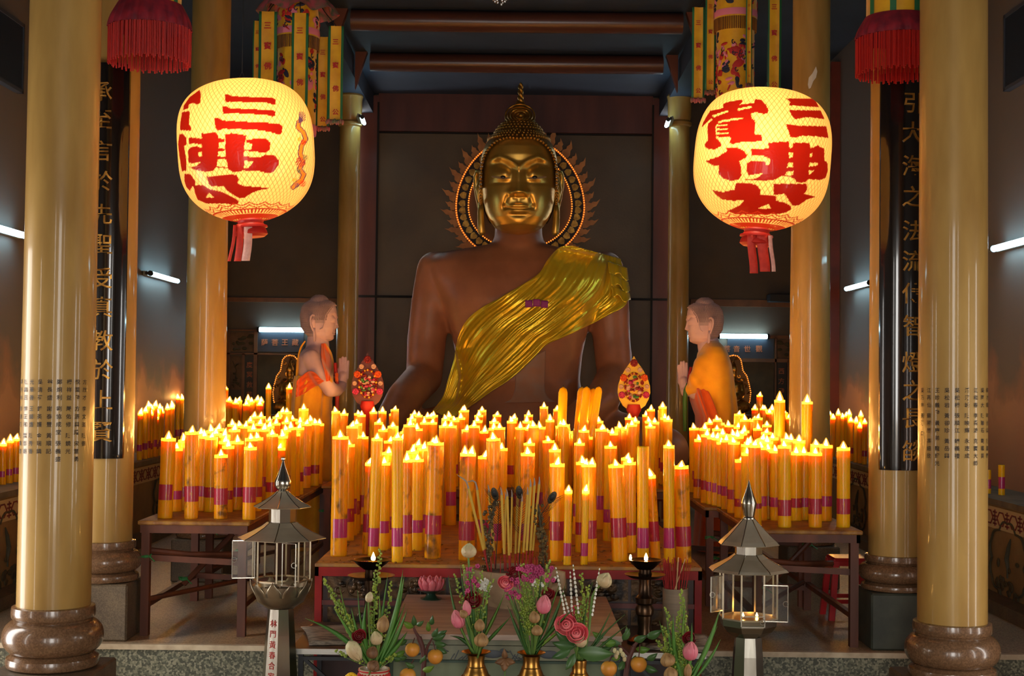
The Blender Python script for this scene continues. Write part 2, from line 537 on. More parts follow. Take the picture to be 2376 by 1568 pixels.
# ------------------------------------------------------------------ columns
def base_profile(z0, h, r):
    """collar, fat torus, foot ring between z0 and z0 + h for a shaft of radius r"""
    p = [(0, z0), (r * 1.16, z0), (r * 1.24, z0 + .03 * h), (r * 1.27, z0 + .10 * h), (r * 1.24, z0 + .17 * h), (r * 1.13, z0 + .21 * h), (r * 1.10, z0 + .23 * h)]
    for t in np.linspace(-PI / 2 * .92, PI / 2 * .9, 17):
        p.append((r * 1.0 + r * .37 * math.cos(t), z0 + h * (.50 + .265 * math.sin(t))))
    p += [(r * 1.07, z0 + .785 * h), (r * 1.10, z0 + .80 * h), (r * 1.13, z0 + .82 * h), (r * 1.14, z0 + .90 * h), (r * 1.12, z0 + .985 * h), (r * 1.04, z0 + h), (r * .9, z0 + h)]
    return p

def column(label, x, y, z0, r, zpl, half, zsh, mplinth, rtop=None, group=None):
    c = thing('painted_column', label, 'column', (x, y, z0), group)
    rt = rtop or r * .97
    sh = MB().lathe([(r, zsh - .01), (r * .995, zsh + 1), (rt, 4.2), (rt, ZC)], 64, (x, y, 0))
    sh.build('shaft', M_COLUMN, c)
    MB().lathe(base_profile(zpl, zsh - zpl, r), 64, (x, y, 0)).build('moulded_base', M_STONE_BASE, c)
    MB().box((x, y, (z0 + zpl) / 2), (half * 2, half * 2, zpl - z0), bev=.012).build('plinth', mplinth, c, smooth=False)
    return c

YC1, YC2, YC3, YC4 = 8.09, 9.57, 12.27, 20.5
def cxy(px, py, Y): return at(px, py, Y).x
CX1L, CX1R = cxy(137, 800, YC1), cxy(2211, 800, YC1)
CX2L, CX2R = cxy(252, 800, YC2), cxy(2080, 800, YC2)
CX3L, CX3R = cxy(478, 800, YC3), cxy(1879, 800, YC3)
z1 = at(137, 1402, YC1).z
col1 = [column('ochre column at the left edge of the photo, names in black at chest height', CX1L, YC1, ZL, .203, at(137, 1545, YC1).z, .285, z1, M_PLINTH),
        column('ochre column at the right edge of the photo, names in black, long white glint', CX1R, YC1, ZL, .192, at(2211, 1570, YC1).z, .285, at(2211, 1440, YC1).z, M_PLINTH)]
zp2 = at(252, 1358, YC2 - .2).z
col2 = [column('ochre column bearing the black couplet board, on a grey brown block, left side', CX2L, YC2, 0, .180, .37, .215, at(252, 1252, YC2).z, M_PLINTH),
        column('ochre column bearing the black couplet board, on a dark green block, right side', CX2R, YC2, 0, .180, .37, .215, at(2080, 1285, YC2).z, M_PLINTH_DARK)]
col3 = [column('ochre column behind the left paper lantern, rising out of the candles', CX3L, YC3, 0, .178, .36, .22, .62, M_PLINTH, .165),
        column('ochre column behind the right paper lantern, Thai and Chinese lines on it', CX3R, YC3, 0, .174, .36, .22, .62, M_PLINTH, .160)]
# rear columns with a capital ring under the side beam
for px, lab in ((808, 'slender rear column behind the left praying monk statue'), (1574, 'slender rear column behind the right praying monk statue')):
    x = cxy(px, 600, YC4)
    c = thing('painted_column', lab, 'column', (x, YC4, 0))
    zt0 = at(px, 292, YC4).z; zt1 = at(px, 220, YC4).z
    MB().lathe([(.165, .3), (.155, 2), (.148, zt0)], 40, (x, YC4, 0)).build('shaft', M_COLUMN, c)
    MB().lathe([(.150, zt0 - .02), (.175, zt0), (.178, zt0 + .04), (.155, zt0 + .07), (.168, zt0 + .12), (.172, zt1 - .08), (.185, zt1 - .03), (.17, zt1)], 40, (x, YC4, 0)).build('capital', M_COLUMN, c)
    MB().lathe(base_profile(.05, .27, .165), 40, (x, YC4, 0)).build('moulded_base', M_STONE_BASE, c)
    MB().box((x, YC4, .025), (.46, .46, .05)).build('plinth', M_PLINTH, c, smooth=False)

# names written round the columns, one character a tangent patch
def inscribe(col, x, y, r, lines, px_list, y0, dy, Y, size, gaps=(), m=M_INK, name='inscription'):
    mb = MB()
    for px, text in zip(px_list, lines):
        # angle on the cylinder whose front point projects to px
        k = 0
        dx = at(px, y0, y).x - x
        a = math.asin(max(-.985, min(.985, dx / r)))
        py = y0
        for ch in text:
            if ch == ' ':
                py += dy * .42; continue
            z = at(px, py, y - r * math.cos(a)).z
            n = Vector((math.sin(a), -math.cos(a), 0))
            p = Vector((x, y, z)) + n * (r + .0025)
            put_glyph(mb, ch, facing(p, n), size, .012)
            py += dy
    return mb.build(name, m, col, smooth=False)

LTXT = ["馮岳枝 李錦成 劉仙志", "馮秀林 郭連花 陳鳳嬌", "陳典呂 李正和 蔡珍娟", "光華善 王錦盛 陳秀香", "吳清荷 鍾英護 金瑞鎮", "翁長盛 謝泰豐 黃順記", "鄭炯利 劉協成堂 張義盛", "楊祥益 嚴佑修 陳鏡光", "悅葉發 方源興隆 宋慧勇", "方啟才 李文道 陳德"]
inscribe(col1[0], CX1L, YC1, .203, LTXT, [56, 67, 82, 100, 121, 143, 163, 182, 197, 208], 886, 18.2, YC1, .030)
RTXT = ["吳乃坤 黃漢 口", "江再仙 蘇國勝 馮細欣", "王珍義發 黃慶弟 龍耀光", "吳松岩 黃卻珍 黃岳興", "吳松楊 張順江 蟻義禮", "潘漢城 陳映輝 永遠成", "江和春 李舜鴻 克寶大師", "吳阿大 陳聯石 劉順英", "蘇才順 劉合興 陳嘉爾", "丁永樂 陳文武 林大"]
inscribe(col1[1], CX1R, YC1, .192, RTXT, [2135, 2144, 2158, 2176, 2197, 2219, 2240, 2259, 2275, 2284], 905, 17.2, YC1, .029)
inscribe(col3[0], CX3L, YC3, .172, ["本寺大雄寶殿", "洪有義", "王雅香", "李惟玉", "李大平"], [487, 497, 507, 515, 520], 864, 11.5, YC3, .030, m=M_REDINK)
def inscribe_row(col, x, y, r, rows, size, m):
    mb = MB()
    for (px0, py, text, adv) in rows:
        px = px0
        for ch in text:
            if ch != ' ':
                dx = at(px, py, y).x - x
                a = math.asin(max(-.98, min(.98, dx / r)))
                n = Vector((math.sin(a), -math.cos(a), 0))
                p = Vector((x, y, at(px, py, y - r * math.cos(a)).z)) + n * (r + .002)
                put_glyph(mb, ch, facing(p, n), size, .012)
            px += adv
    return mb.build('inscription', m, col, smooth=False)
inscribe_row(col3[1], CX3R, YC3, .168, [(1842, 882, '本國', 10), (1842, 891, '寺令', 10), (1842, 900, '香度', 10),
                                      (1861, 879, 'คุณแม่ ทองคำ', 4.2), (1861, 891, 'บริจาค เสาต้นนี้ สร้าง', 3.2), (1861, 905, 'พร้อม ครอบครัว', 4.2)], .032, M_REDINK)

# pale chips where the paint has come off
def chip(col, x, y, r, pts):
    cx_ = sum(p[0] for p in pts) / len(pts); cy_ = sum(p[1] for p in pts) / len(pts); mb = MB(); vs = []
    def on(px, py):
        dx = at(px, py, y).x - x; a = math.asin(max(-.98, min(.98, dx / r))); z = at(px, py, y - r * math.cos(a)).z
        return Vector((x + (r + .0012) * math.sin(a), y - (r + .0012) * math.cos(a), z))
    vs = [on(cx_, cy_)] + [on(*p) for p in pts]
    mb.add(vs, [(0, k + 1, (k + 1) % len(pts) + 1) for k in range(len(pts))])
    mb.build('chipped_patch', paint('bare_plaster_chip', 214, 206, 190, .7), col, smooth=False, fix=True)
chip(col3[1], CX3R, YC3, .1665, [(1866, 196), (1868, 180), (1876, 170), (1884, 154), (1887, 166), (1884, 180), (1878, 188), (1872, 204), (1868, 206)])

# couplet boards: curved black slabs hugging the second columns
def couplet(label, x, y, r, a0, a1, ztop, zbot, chars, pxc, pys, size):
    b = thing('couplet_board', label, 'board', (x, y, zbot))
    mb = MB()
    n = 24; ro = r + .030
    rows = []
    zs = [zbot, zbot + .03, zbot + (ztop - zbot) * .5, ztop - .03, ztop]
    ins = [.004, 0, 0, 0, .004]
    for z, i in zip(zs, ins):
        ring = []
        for k in range(n + 1):
            a = a0 + (a1 - a0) * k / n
            e = .012 if k in (0, n) else 0
            ring.append(Vector((x + (ro - i - e) * math.sin(a), y - (ro - i - e) * math.cos(a), z)))
        for k in range(n, -1, -1):
            a = a0 + (a1 - a0) * k / n
            ring.append(Vector((x + (r + .002) * math.sin(a), y - (r + .002) * math.cos(a), z)))
        rows.append(ring)
    mb.grid(rows, wrap=True)
    m = len(rows[0])
    for base in (0, 4 * m):
        for k in range(n):
            mb.f.append([base + k, base + k + 1, base + m - 2 - k, base + m - 1 - k]); mb.m.append(0)
    mb.build('board', M_BLACK, b, fix=True)
    for ch, py in zip(chars, pys):
        dx = at(pxc, py, y).x - x
        a = math.asin(max(-.95, min(.95, dx / ro)))
        nn = Vector((math.sin(a), -math.cos(a), 0))
        p = Vector((x, y, at(pxc, py, y - ro * math.cos(a)).z)) + nn * (ro - .004)
        # characters carved proud of the board and bent round it
        vs, fs = glyph(ch, .010)
        Mf = facing(p, nn)
        tmp = MB(); put_glyph(tmp, ch, Matrix.Identity(4), size, .005, .010)
        out = []
        for v in tmp.v:
            aa = a + v.x / ro
            q = Vector((x + (ro - .002 + v.z) * math.sin(aa), y - (ro - .002 + v.z) * math.cos(aa), p.z + v.y))
            out.append(q)
        MB().add(out, tmp.f).build('gold_character', M_GOLDLEAF, b, smooth=False)
    return b
couplet('black couplet board with gold characters beginning with the large hooked one, left hand column', CX2L, YC2, .1785, R(-62), R(50), at(250, 160, YC2).z, at(250, 1060, YC2).z,
        '承至言於先聖受真教於上賢', 257, [213, 277, 350, 420, 497, 566, 645, 712, 790, 857, 927, 1002], .145)
couplet('black couplet board with gold characters on the right hand column', CX2R, YC2, .1785, R(-50), R(62), at(2080, 183, YC2).z, at(2080, 1087, YC2).z,
        '引大海之法流傳智燈之長燄', 2098, [238, 306, 384, 455, 535, 605, 680, 755, 840, 905, 970, 1045], .148)

# ------------------------------------------------------------------ fluorescent tubes
M_TUBE = mat('lit_fluorescent_tube', (1, 1, 1, 1), .5, emit=(.50, .86, 1.0, 1), estr=TUBE)
M_FIX = paint('white_tube_fitting', 120, 128, 130, .5)
def tube_lamp(label, a, b, r, back):
    a = Vector(a); b = Vector(b); back = Vector(back)
    t = thing('fluorescent_lamp', label, 'lamp', (a + b) / 2)
    MB().cyl(a, b, r, seg=16).build('tube', M_TUBE, t)
    d = (b - a).normalized()
    hs = MB(); hs.bar(a + back * .055 - d * .04, b + back * .055 + d * .04, .05, .05, up=back)
    hs.build('batten', M_FIX, t, smooth=False)
    for p, q in ((a, a - d * .03), (b, b + d * .03)):
        ec = MB(); ec.cyl(p, q, r * 1.2, seg=12); ec.bar(q, q + back * .055, .03); ec.build('end_holder', M_METAL_DARK, t, smooth=False)
    return t
def wall_pt(px, py, X):
    """where the pixel ray meets the plane x = X"""
    d = CM.to_3x3() @ Vector(((px - 1188) / F, -(py - 784) / F, -1))
    o = Vector((0, 0, CAMZ)); return o + d * ((X - o.x) / d.x)
XTL, XTR = XL + .10, XR - .10
p = wall_pt(56, 546, XTL); tube_lamp('lit fluorescent tube half cut by the left edge, on the left wall', p, p + Vector((0, -1.2, 0)), .027, (-1, 0, 0))
p = wall_pt(412, 652, XTL); q = wall_pt(350, 634, XTL); tube_lamp('lit fluorescent tube between the couplet column and the third left column', p, Vector((p.x, q.y, p.z)), .027, (-1, 0, 0))
p = wall_pt(2306, 577, XTR); tube_lamp('lit fluorescent tube half cut by the right edge, on the right wall', p, p + Vector((0, -1.2, 0)), .027, (1, 0, 0))
p = wall_pt(1964, 670, XTR); tube_lamp('lit fluorescent tube partly behind the right couplet column', p, p + Vector((0, -1.15, 0)), .027, (1, 0, 0))
for px0, px1, py, lab in ((602, 708, 765, 'lit fluorescent tube on the back wall behind the left monk statue'), (1670, 1780, 780, 'lit fluorescent tube on the back wall behind the right monk statue')):
    a, b = at(px0, py, YB - .085), at(px1, py, YB - .085)
    b.z = a.z = (a.z + b.z) / 2
    tube_lamp(lab, a, b, .034, (0, 1, 0))
for px, py, sx, lab in ((845, 288, 1, 'small lit tube at the top of the left rear column'), (1546, 294, -1, 'small lit tube at the top of the right rear column')):
    a = at(px - 4 * sx, py - 9, 20.2); b = a + Vector((.035 * sx, -.35, -.02))
    a = a + Vector((0, .25, 0))
    tube_lamp(lab, a, b, .024, (-sx * .9, 0, .3))

# dark framed screens high on the side walls
for X, pts, lab, sx in ((XL, [(14, 60), (40, 215)], 'dark framed screen high on the left wall at the edge of the photo', -1), (XR, [(2346, 40), (2346, 208)], 'dark framed screen high on the right wall at the edge of the photo', 1)):
    a = wall_pt(pts[1][0] if sx < 0 else pts[0][0], pts[0][1], X); b = wall_pt(pts[1][0] if sx < 0 else pts[1][0], pts[1][1], X)
    t = thing('wall_screen', lab, 'screen', (X - sx * .03, a.y - .45, (a.z + b.z) / 2))
    MB().box((X - sx * .03, a.y - .45, (a.z + b.z) / 2), (.05, .9, a.z - b.z)).build('panel', paint('dark_screen', 22, 28, 40, .4), t, smooth=False)
    fr = MB()
    for yy in (a.y, a.y - .9): fr.box((X - sx * .035, yy, (a.z + b.z) / 2), (.06, .03, a.z - b.z + .03))
    for zz in (a.z, b.z): fr.box((X - sx * .035, a.y - .45, zz), (.06, .9, .03))
    fr.build('frame', paint('screen_frame', 50, 54, 66, .5), t, smooth=False)
# ------------------------------------------------------------------ benches and altar that carry the candles
M_STRING = paint('green_plastic_string', 60, 130, 70, .5)
def bench(label, x0, x1, y0, y1, zt, group=None, ties=True, seed=1):
    rnd = random.Random(seed)
    t = thing('candle_bench', label, 'bench', ((x0 + x1) / 2, (y0 + y1) / 2, 0), group)
    MB().box(((x0 + x1) / 2, (y0 + y1) / 2, zt - .014), (x1 - x0 + .03, y1 - y0 + .03, .028), bev=.006).build('top_board', M_WAXTOP, t, smooth=False)
    ap = MB()
    for yy in (y0 + .012, y1 - .012): ap.box(((x0 + x1) / 2, yy, zt - .055), (x1 - x0, .024, .055))
    for xx in (x0 + .012, x1 - .012): ap.box((xx, (y0 + y1) / 2, zt - .055), (.024, y1 - y0, .055))
    ap.build('apron', M_DARKWOOD, t, smooth=False)
    for xx in (x0 + .035, x1 - .035):
        for yy in (y0 + .035, y1 - .035):
            MB().box((xx, yy, (zt - .03) / 2), (.055, .055, zt - .03)).build('leg', M_DARKWOOD, t, smooth=False)
    for xx in (x0 + .035, x1 - .035):
        MB().bar((xx, y0 + .03, .20), (xx, y1 - .03, .20), .035).build('stretcher', M_DARKWOOD, t, smooth=False)
    for yy, zz in ((y0 + .05, .52), (y1 - .05, .20)):
        MB().bar((x0 + .03, yy, zz), (x1 - .03, yy, zz - .03), .04).build('stretcher', M_DARKWOOD, t, smooth=False)
    MB().tube([(x0 + .05, y0 + .08, .56), (x0 + .3, y0 + .12, .53), (x1 - .1, y0 + .4, .50)], .022, 8).build('brace_pole', M_DARKWOOD, t)
    MB().tube([(x0 + .16, y0 + .6, .26), (x0 + .5, y0 + .62, .62)], .02, 8).build('brace_pole', M_DARKWOOD, t)
    MB().tube([(x0 + .05, y0 + .05, .24), (x1 - .08, y1 - .1, .22)], .018, 8).build('brace_pole', M_DARKWOOD, t)
    if ties:
        for k in range(3):
            p = [(x0 + .035, y0 + .035, .53), (x0 + .16, y0 + .6, .30), (x1 - .035, y1 - .035, .5)][k]
            kn = MB()
            for a in range(4): kn.tube([Vector(p) + Vector((.034 * math.cos(b), .034 * math.sin(b), rnd.uniform(-.012, .012))) for b in np.linspace(0, 2 * PI, 9)], .005, 5)
            kn.tube([Vector(p) + Vector((.03, -.03, 0)), Vector(p) + Vector((.07, -.05, -.03))], .004, 5)
            kn.build('string_tie', M_STRING, t)
    return t
ZT = .77
XB = [(-2.50, -1.78), (-2.42, -1.74), (1.59, 2.30), (1.50, 2.29)]
bench('candle bench in front on the left, beside the grey brown block', XB[0][0], XB[0][1], 9.57, 11.12, ZT, seed=1)
bench('candle bench standing end to end behind the left front bench', XB[1][0], XB[1][1], 11.20, 13.35, ZT, seed=2)
bench('candle bench in front on the right, red plastic stool under it', XB[2][0], XB[2][1], 9.45, 11.02, ZT, seed=3)
bench('candle bench standing end to end behind the right front bench', XB[3][0], XB[3][1], 11.10, 13.35, ZT, seed=4)
ZB = .80
bench('long candle bench across the hall behind the red altar', -1.66, 1.42, 12.45, 14.5, ZB, ties=False, seed=5)
ZS = .90
bench('small candle bench at the back of the left aisle', -3.85, -2.75, 18.1, 19.2, ZS, ties=False, seed=6)
bench('small candle bench at the back of the right aisle', 2.75, 3.75, 18.1, 19.2, ZS, ties=False, seed=7)

ZA = .573
XA0, XA1, YA0, YA1 = -1.245, 1.195, 9.0, 11.75
M_REDLAC = mat('red_lacquer', lin(158, 26, 22), .45, spec=.3, col2=lin(120, 18, 18), nscale=5)
M_CARVED = mat('dark_gilt_carving', lin(84, 60, 34), .4, metal=.5, col2=lin(34, 26, 20), nscale=14, lo=.45, hi=.6, bump=.35, bscale=16)
M_DUST = mat('wax_crumbs', lin(176, 116, 30), .6, col2=lin(120, 84, 46), nscale=30)
alt = thing('altar_table', 'red lacquered altar table with dark carved panels, covered in candles', 'table', (0, 9.1, ZL))
MB().box(((XA0 + XA1) / 2, (YA0 + YA1) / 2, ZA - .012), (XA1 - XA0, YA1 - YA0, .024), bev=.004).build('table_top', mat('waxy_altar_top', lin(150, 104, 66), .55, col2=lin(190, 130, 40), nscale=9, bump=.2, bscale=60), alt, smooth=False)
ap = MB()
ap.box(((XA0 + XA1) / 2, YA0 + .02, ZA - .052), (XA1 - XA0, .04, .056))
for x in (XA0 + .012, XA1 - .012): ap.box((x, (YA0 + YA1) / 2, ZA - .052), (.024, YA1 - YA0, .056))
ap.build('red_edge', M_REDLAC, alt, smooth=False)
for x in (XA0 + .022, XA1 - .022):
    MB().box((x, YA0 + .03, (ZA - .08 + ZL) / 2), (.044, .05, ZA - .08 - ZL)).build('leg', M_REDLAC, alt, smooth=False)
    MB().box((x, YA1 - .03, (ZA - .08) / 2), (.044, .05, ZA - .08)).build('leg', M_REDLAC, alt, smooth=False)
body = MB()
body.box(((XA0 + XA1) / 2, YA0 + .13, (ZA - .08 + ZL) / 2 + .02), (XA1 - XA0 - .1, .2, ZA - .08 - ZL - .04))
body.build('body', paint('dark_brown_lacquer', 50, 26, 22, .4), alt, smooth=False)
for zr in (.325, .035, -.22):
    MB().bar((XA0 + .045, YA0 + .03, zr), (XA1 - .045, YA0 + .03, zr), .03).build('rail', paint('brown_red_rail', 96, 40, 32, .4), alt, smooth=False)
npan = 6
for j, (za, zb) in enumerate(((.345, .495), (.055, .305))):
    for k in range(npan):
        xa_ = XA0 + .07 + (XA1 - XA0 - .14) * k / npan; xb_ = XA0 + .07 + (XA1 - XA0 - .14) * (k + 1) / npan
        pm = MB(); pm.box(((xa_ + xb_) / 2, YA0 + .028, (za + zb) / 2), (xb_ - xa_ - .02, .012, zb - za - .015))
        rnd = random.Random(j * 10 + k)
        cx_, cz_ = (xa_ + xb_) / 2, (za + zb) / 2
        if j == 0: pm.tube([(cx_ + .062 * math.cos(a), YA0 + .022, cz_ + .062 * math.sin(a)) for a in np.linspace(0, 2 * PI, 24, endpoint=False)], .005, 6, closed=True)
        for q in range(16):
            a = rnd.uniform(0, 6.28); rr = rnd.uniform(.0, .9)
            px_ = cx_ + rr * (xb_ - xa_) * .42 * math.cos(a); pz_ = cz_ + rr * (zb - za) * .4 * math.sin(a)
            if rnd.random() < .5: pm.ball((px_, YA0 + .022, pz_), (rnd.uniform(.008, .028), .012, rnd.uniform(.008, .022)), 8, 5)
            else: pm.tube([(px_ + .03 * math.cos(b) * b / 5, YA0 + .02, pz_ + .03 * math.sin(b) * b / 5) for b in np.linspace(1, 6, 9)], .005, 5)
        pm.build('carved_panel', M_CARVED, alt)
cr = MB(); rnd = random.Random(3)
for k in range(260):
    x = rnd.uniform(XA0 + .02, XA1 - .02); y = YA0 + rnd.random() ** 1.5 * 1.2 + .02
    hz = rnd.uniform(.002, .006); cr.ball((x, y, ZA + hz), (rnd.uniform(.004, .016), rnd.uniform(.004, .016), hz), 6, 4)
o = cr.build('wax_crumbs', M_DUST); o['kind'] = 'stuff'; tag(o, 'yellow wax crumbs scattered over the red altar top', 'wax')

# ------------------------------------------------------------------ candles
def wax_mat(name, c1, c2, soot=0.0):
    m = mat(name, c1, .45, coat=.28, coatrough=.09, col2=c2, nscale=.8, stretch=(1, 1, 2.5), sss=.65, srad=(1.0, .5, .04), sscale=.06, spec=.15)
    if soot:
        nt = m.node_tree; N = nt.nodes; L = nt.links; b = N['Principled BSDF']
        src = b.inputs['Base Color'].links[0].from_socket
        tc = N.new('ShaderNodeTexCoord'); mp = N.new('ShaderNodeMapping'); mp.inputs['Scale'].default_value = (.8, .8, 8.0); mp.inputs['Location'].default_value = (soot * 3.1, soot * 1.7, soot)
        L.new(tc.outputs['Object'], mp.inputs[0])
        n = N.new('ShaderNodeTexNoise'); n.inputs['Scale'].default_value = .8; n.inputs['Detail'].default_value = 3
        L.new(mp.outputs[0], n.inputs['Vector'])
        cr = N.new('ShaderNodeValToRGB'); cr.color_ramp.elements[0].position = .54; cr.color_ramp.elements[1].position = .70
        cr.color_ramp.elements[1].color = (.8, .8, .8, 1)
        L.new(n.outputs['Fac'], cr.inputs[0])
        mx = N.new('ShaderNodeMix'); mx.data_type = 'RGBA'
        L.new(cr.outputs[0], mx.inputs[0]); L.new(src, mx.inputs[6]); mx.inputs[7].default_value = lin(58, 38, 20)
        L.new(mx.outputs[2], b.inputs['Base Color'])
    return m
M_WAX = [wax_mat('orange_candle_wax', lin(250, 170, 15), lin(246, 160, 12)), wax_mat('amber_candle_wax', lin(252, 184, 20), lin(248, 174, 16)),
         wax_mat('sooty_candle_wax', lin(244, 164, 18), lin(236, 150, 14), .6), wax_mat('blackened_candle_wax', lin(244, 162, 18), lin(236, 148, 14), 2.3)]
def rim_mat():
    m = bpy.data.materials.new('thin_wax_rim'); m.use_nodes = True
    N = m.node_tree.nodes; L = m.node_tree.links; b = N['Principled BSDF']
    b.inputs['Base Color'].default_value = lin(240, 160, 40); b.inputs['Roughness'].default_value = .3
    t = N.new('ShaderNodeBsdfTranslucent'); t.inputs[0].default_value = lin(250, 190, 70)
    mx = N.new('ShaderNodeMixShader'); mx.inputs[0].default_value = .65
    L.new(b.outputs[0], mx.inputs[1]); L.new(t.outputs[0], mx.inputs[2]); L.new(mx.outputs[0], N['Material Output'].inputs[0])
    return m
M_RIM = rim_mat()
def flame_mat():
    m = bpy.data.materials.new('candle_flame'); m.use_nodes = True
    N = m.node_tree.nodes; L = m.node_tree.links
    N.remove(N['Principled BSDF'])
    e = N.new('ShaderNodeEmission'); e.inputs[0].default_value = (1.0, .50, .115, 1); e.inputs[1].default_value = FLAME
    L.new(e.outputs[0], N['Material Output'].inputs[0])
    return m
M_FLAME = flame_mat()
def glow_mantle_mat():
    # see-through outer mantle, added to imitate the yellow glow round a flame
    m = bpy.data.materials.new('flame_glow_mantle'); m.use_nodes = True
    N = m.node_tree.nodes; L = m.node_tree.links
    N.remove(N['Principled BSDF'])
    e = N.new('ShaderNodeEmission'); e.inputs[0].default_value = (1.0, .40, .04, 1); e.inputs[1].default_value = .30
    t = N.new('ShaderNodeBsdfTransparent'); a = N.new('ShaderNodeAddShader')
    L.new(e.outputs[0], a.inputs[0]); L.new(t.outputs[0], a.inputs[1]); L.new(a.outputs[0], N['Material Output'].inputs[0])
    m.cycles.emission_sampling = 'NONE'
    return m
M_GLOW_MANTLE = glow_mantle_mat()
M_WICK = paint('burnt_wick', 20, 14, 10, .9)
def band_mat(name, c):
    m = mat(name, c, .5, coat=.6, coatrough=.08)
    nt = m.node_tree; N = nt.nodes; L = nt.links; b = N['Principled BSDF']
    tc = N.new('ShaderNodeTexCoord'); sx = N.new('ShaderNodeSeparateXYZ'); L.new(tc.outputs['Object'], sx.inputs[0])
    mp = N.new('ShaderNodeMapping'); mp.inputs['Scale'].default_value = (9, 9, 140); L.new(tc.outputs['Object'], mp.inputs[0])
    no = N.new('ShaderNodeTexNoise'); no.inputs['Scale'].default_value = 1; no.inputs['Detail'].default_value = 2; L.new(mp.outputs[0], no.inputs['Vector'])
    cr = N.new('ShaderNodeValToRGB'); cr.color_ramp.elements[0].position = .36; cr.color_ramp.elements[1].position = .44
    cr.color_ramp.elements[0].color = tuple(v * .3 for v in c[:3]) + (1,); cr.color_ramp.elements[1].color = c
    L.new(no.outputs['Fac'], cr.inputs[0]); L.new(cr.outputs[0], b.inputs['Base Color'])
    return m
M_BAND = [band_mat('magenta_paper_slip', lin(188, 38, 104)), band_mat('crimson_paper_slip', lin(180, 28, 56))]

def unit_wax(k):
    rnd = random.Random(k)
    prof = [(.97, 0), (1.0, .01), (1.0, .3), (.985, .6), (1.0, .9), (1.0, .985), (.93, .992), (.55, .982), (0, .978)]
    mb = MB().lathe(prof, 24)
    for i, v in enumerate(mb.v):                       # hand poured, a little out of true
        f = 1 + .03 * math.sin(3 * math.atan2(v.y, v.x) + k + v.z * 5)
        v.x *= f; v.y *= f
    me = mb.build('wax_body', M_WAX[k % 4], None, local=True)
    COL.objects.unlink(me); d = me.data; bpy.data.objects.remove(me); return d
def unit_rim():
    mb = MB(); n = 24; rows = []
    for z in (0, .5, 1):
        rows.append([Vector(((1.0 - .02 * z) * math.cos(2 * PI * k / n), (1.0 - .02 * z) * math.sin(2 * PI * k / n), z * (1 + .12 * math.sin(k * 1.7)))) for k in range(n)])
    mb.grid(rows, wrap=True)
    me = mb.build('thin_rim', M_RIM, None, local=True)
    d = me.data; bpy.data.objects.remove(me); return d
def unit_flame(k):
    rnd = random.Random(k * 5 + 1)
    lean = [(.0, 0), (.25, .1), (-.2, .05), (.1, -.2), (.45, 0)][k % 5]
    prof = [(0, 0), (.45, .04), (.85, .16), (1.0, .30), (.86, .46), (.58, .64), (.30, .80), (.11, .93), (0, 1)]
    mb = MB().lathe(prof, 12, cap=False)
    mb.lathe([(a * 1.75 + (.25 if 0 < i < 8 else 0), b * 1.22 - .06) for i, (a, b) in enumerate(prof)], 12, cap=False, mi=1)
    for v in mb.v:
        t = v.z
        v.x += lean[0] * t * t * 3; v.y += lean[1] * t * t * 3
    me = mb.build('flame', [M_FLAME, M_GLOW_MANTLE], None, local=True)
    d = me.data; bpy.data.objects.remove(me); return d
def unit_band(k, a0, a1):
    mb = MB(); n = 16
    rows = [[Vector((1.025 * math.cos(a), 1.025 * math.sin(a), z)) for a in np.linspace(a0, a1, n + 1)] for z in (0, 1)]
    mb.grid(rows)
    me = mb.build('paper_slip', M_BAND[k], None, local=True)
    d = me.data; bpy.data.objects.remove(me); return d
D_WAX = [unit_wax(k) for k in range(8)]
D_RIM = unit_rim()
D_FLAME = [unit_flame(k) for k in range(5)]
D_BAND = [unit_band(0, R(-175), R(-10)), unit_band(1, R(-180), R(0)), unit_band(0, R(-140), R(-20)), unit_band(1, R(-200), R(10))]
wk = MB().tube([(0, 0, 0), (.001, 0, .012), (.004, 0, .02)], .0018, 6).build('wick', M_WICK, None, local=True)
D_WICK = wk.data; bpy.data.objects.remove(wk)
def child(name, d, parent, loc=(0, 0, 0), scl=(1, 1, 1), rz=0):
    o = bpy.data.objects.new(name, d); COL.objects.link(o); o.parent = parent
    o.location = loc; o.scale = scl; o.rotation_euler = (0, 0, rz); return o
NCAN = 0
def candle(x, y, z, r, h, label, group=None, lit=True, band=(.22, .37), kind=None, lean=(0, 0), fl=1.0, nflame=1, bk=None, rim=True):
    global NCAN
    NCAN += 1
    rnd = random.Random(NCAN * 13)
    k = rnd.choice([0, 0, 1, 1, 4, 5]) if kind is None else kind
    t = thing('lit_candle' if lit else 'unlit_candle', label, 'candle', (x, y, z), group)
    t.rotation_euler = (lean[1], lean[0], 0)
    child('wax_body', D_WAX[k], t, scl=(r, r, h), rz=rnd.uniform(0, 6.28))
    if band:
        child('paper_slip', D_BAND[rnd.randrange(4) if bk is None else bk], t, (0, 0, band[0] * h), (r, r, (band[1] - band[0]) * h), R(rnd.uniform(-25, 25)))
    if lit:
        if rim: child('thin_rim', D_RIM, t, (0, 0, h * .985), (r * .99, r * .99, .022))
        for q in range(nflame):
            dx = (q - (nflame - 1) / 2) * r * .8
            child('wick', D_WICK, t, (dx, 0, h * .977))
            fh = fl * rnd.uniform(.05, .066)
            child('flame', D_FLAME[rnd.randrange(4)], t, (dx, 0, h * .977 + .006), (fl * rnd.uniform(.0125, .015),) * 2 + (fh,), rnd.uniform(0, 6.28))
    return t

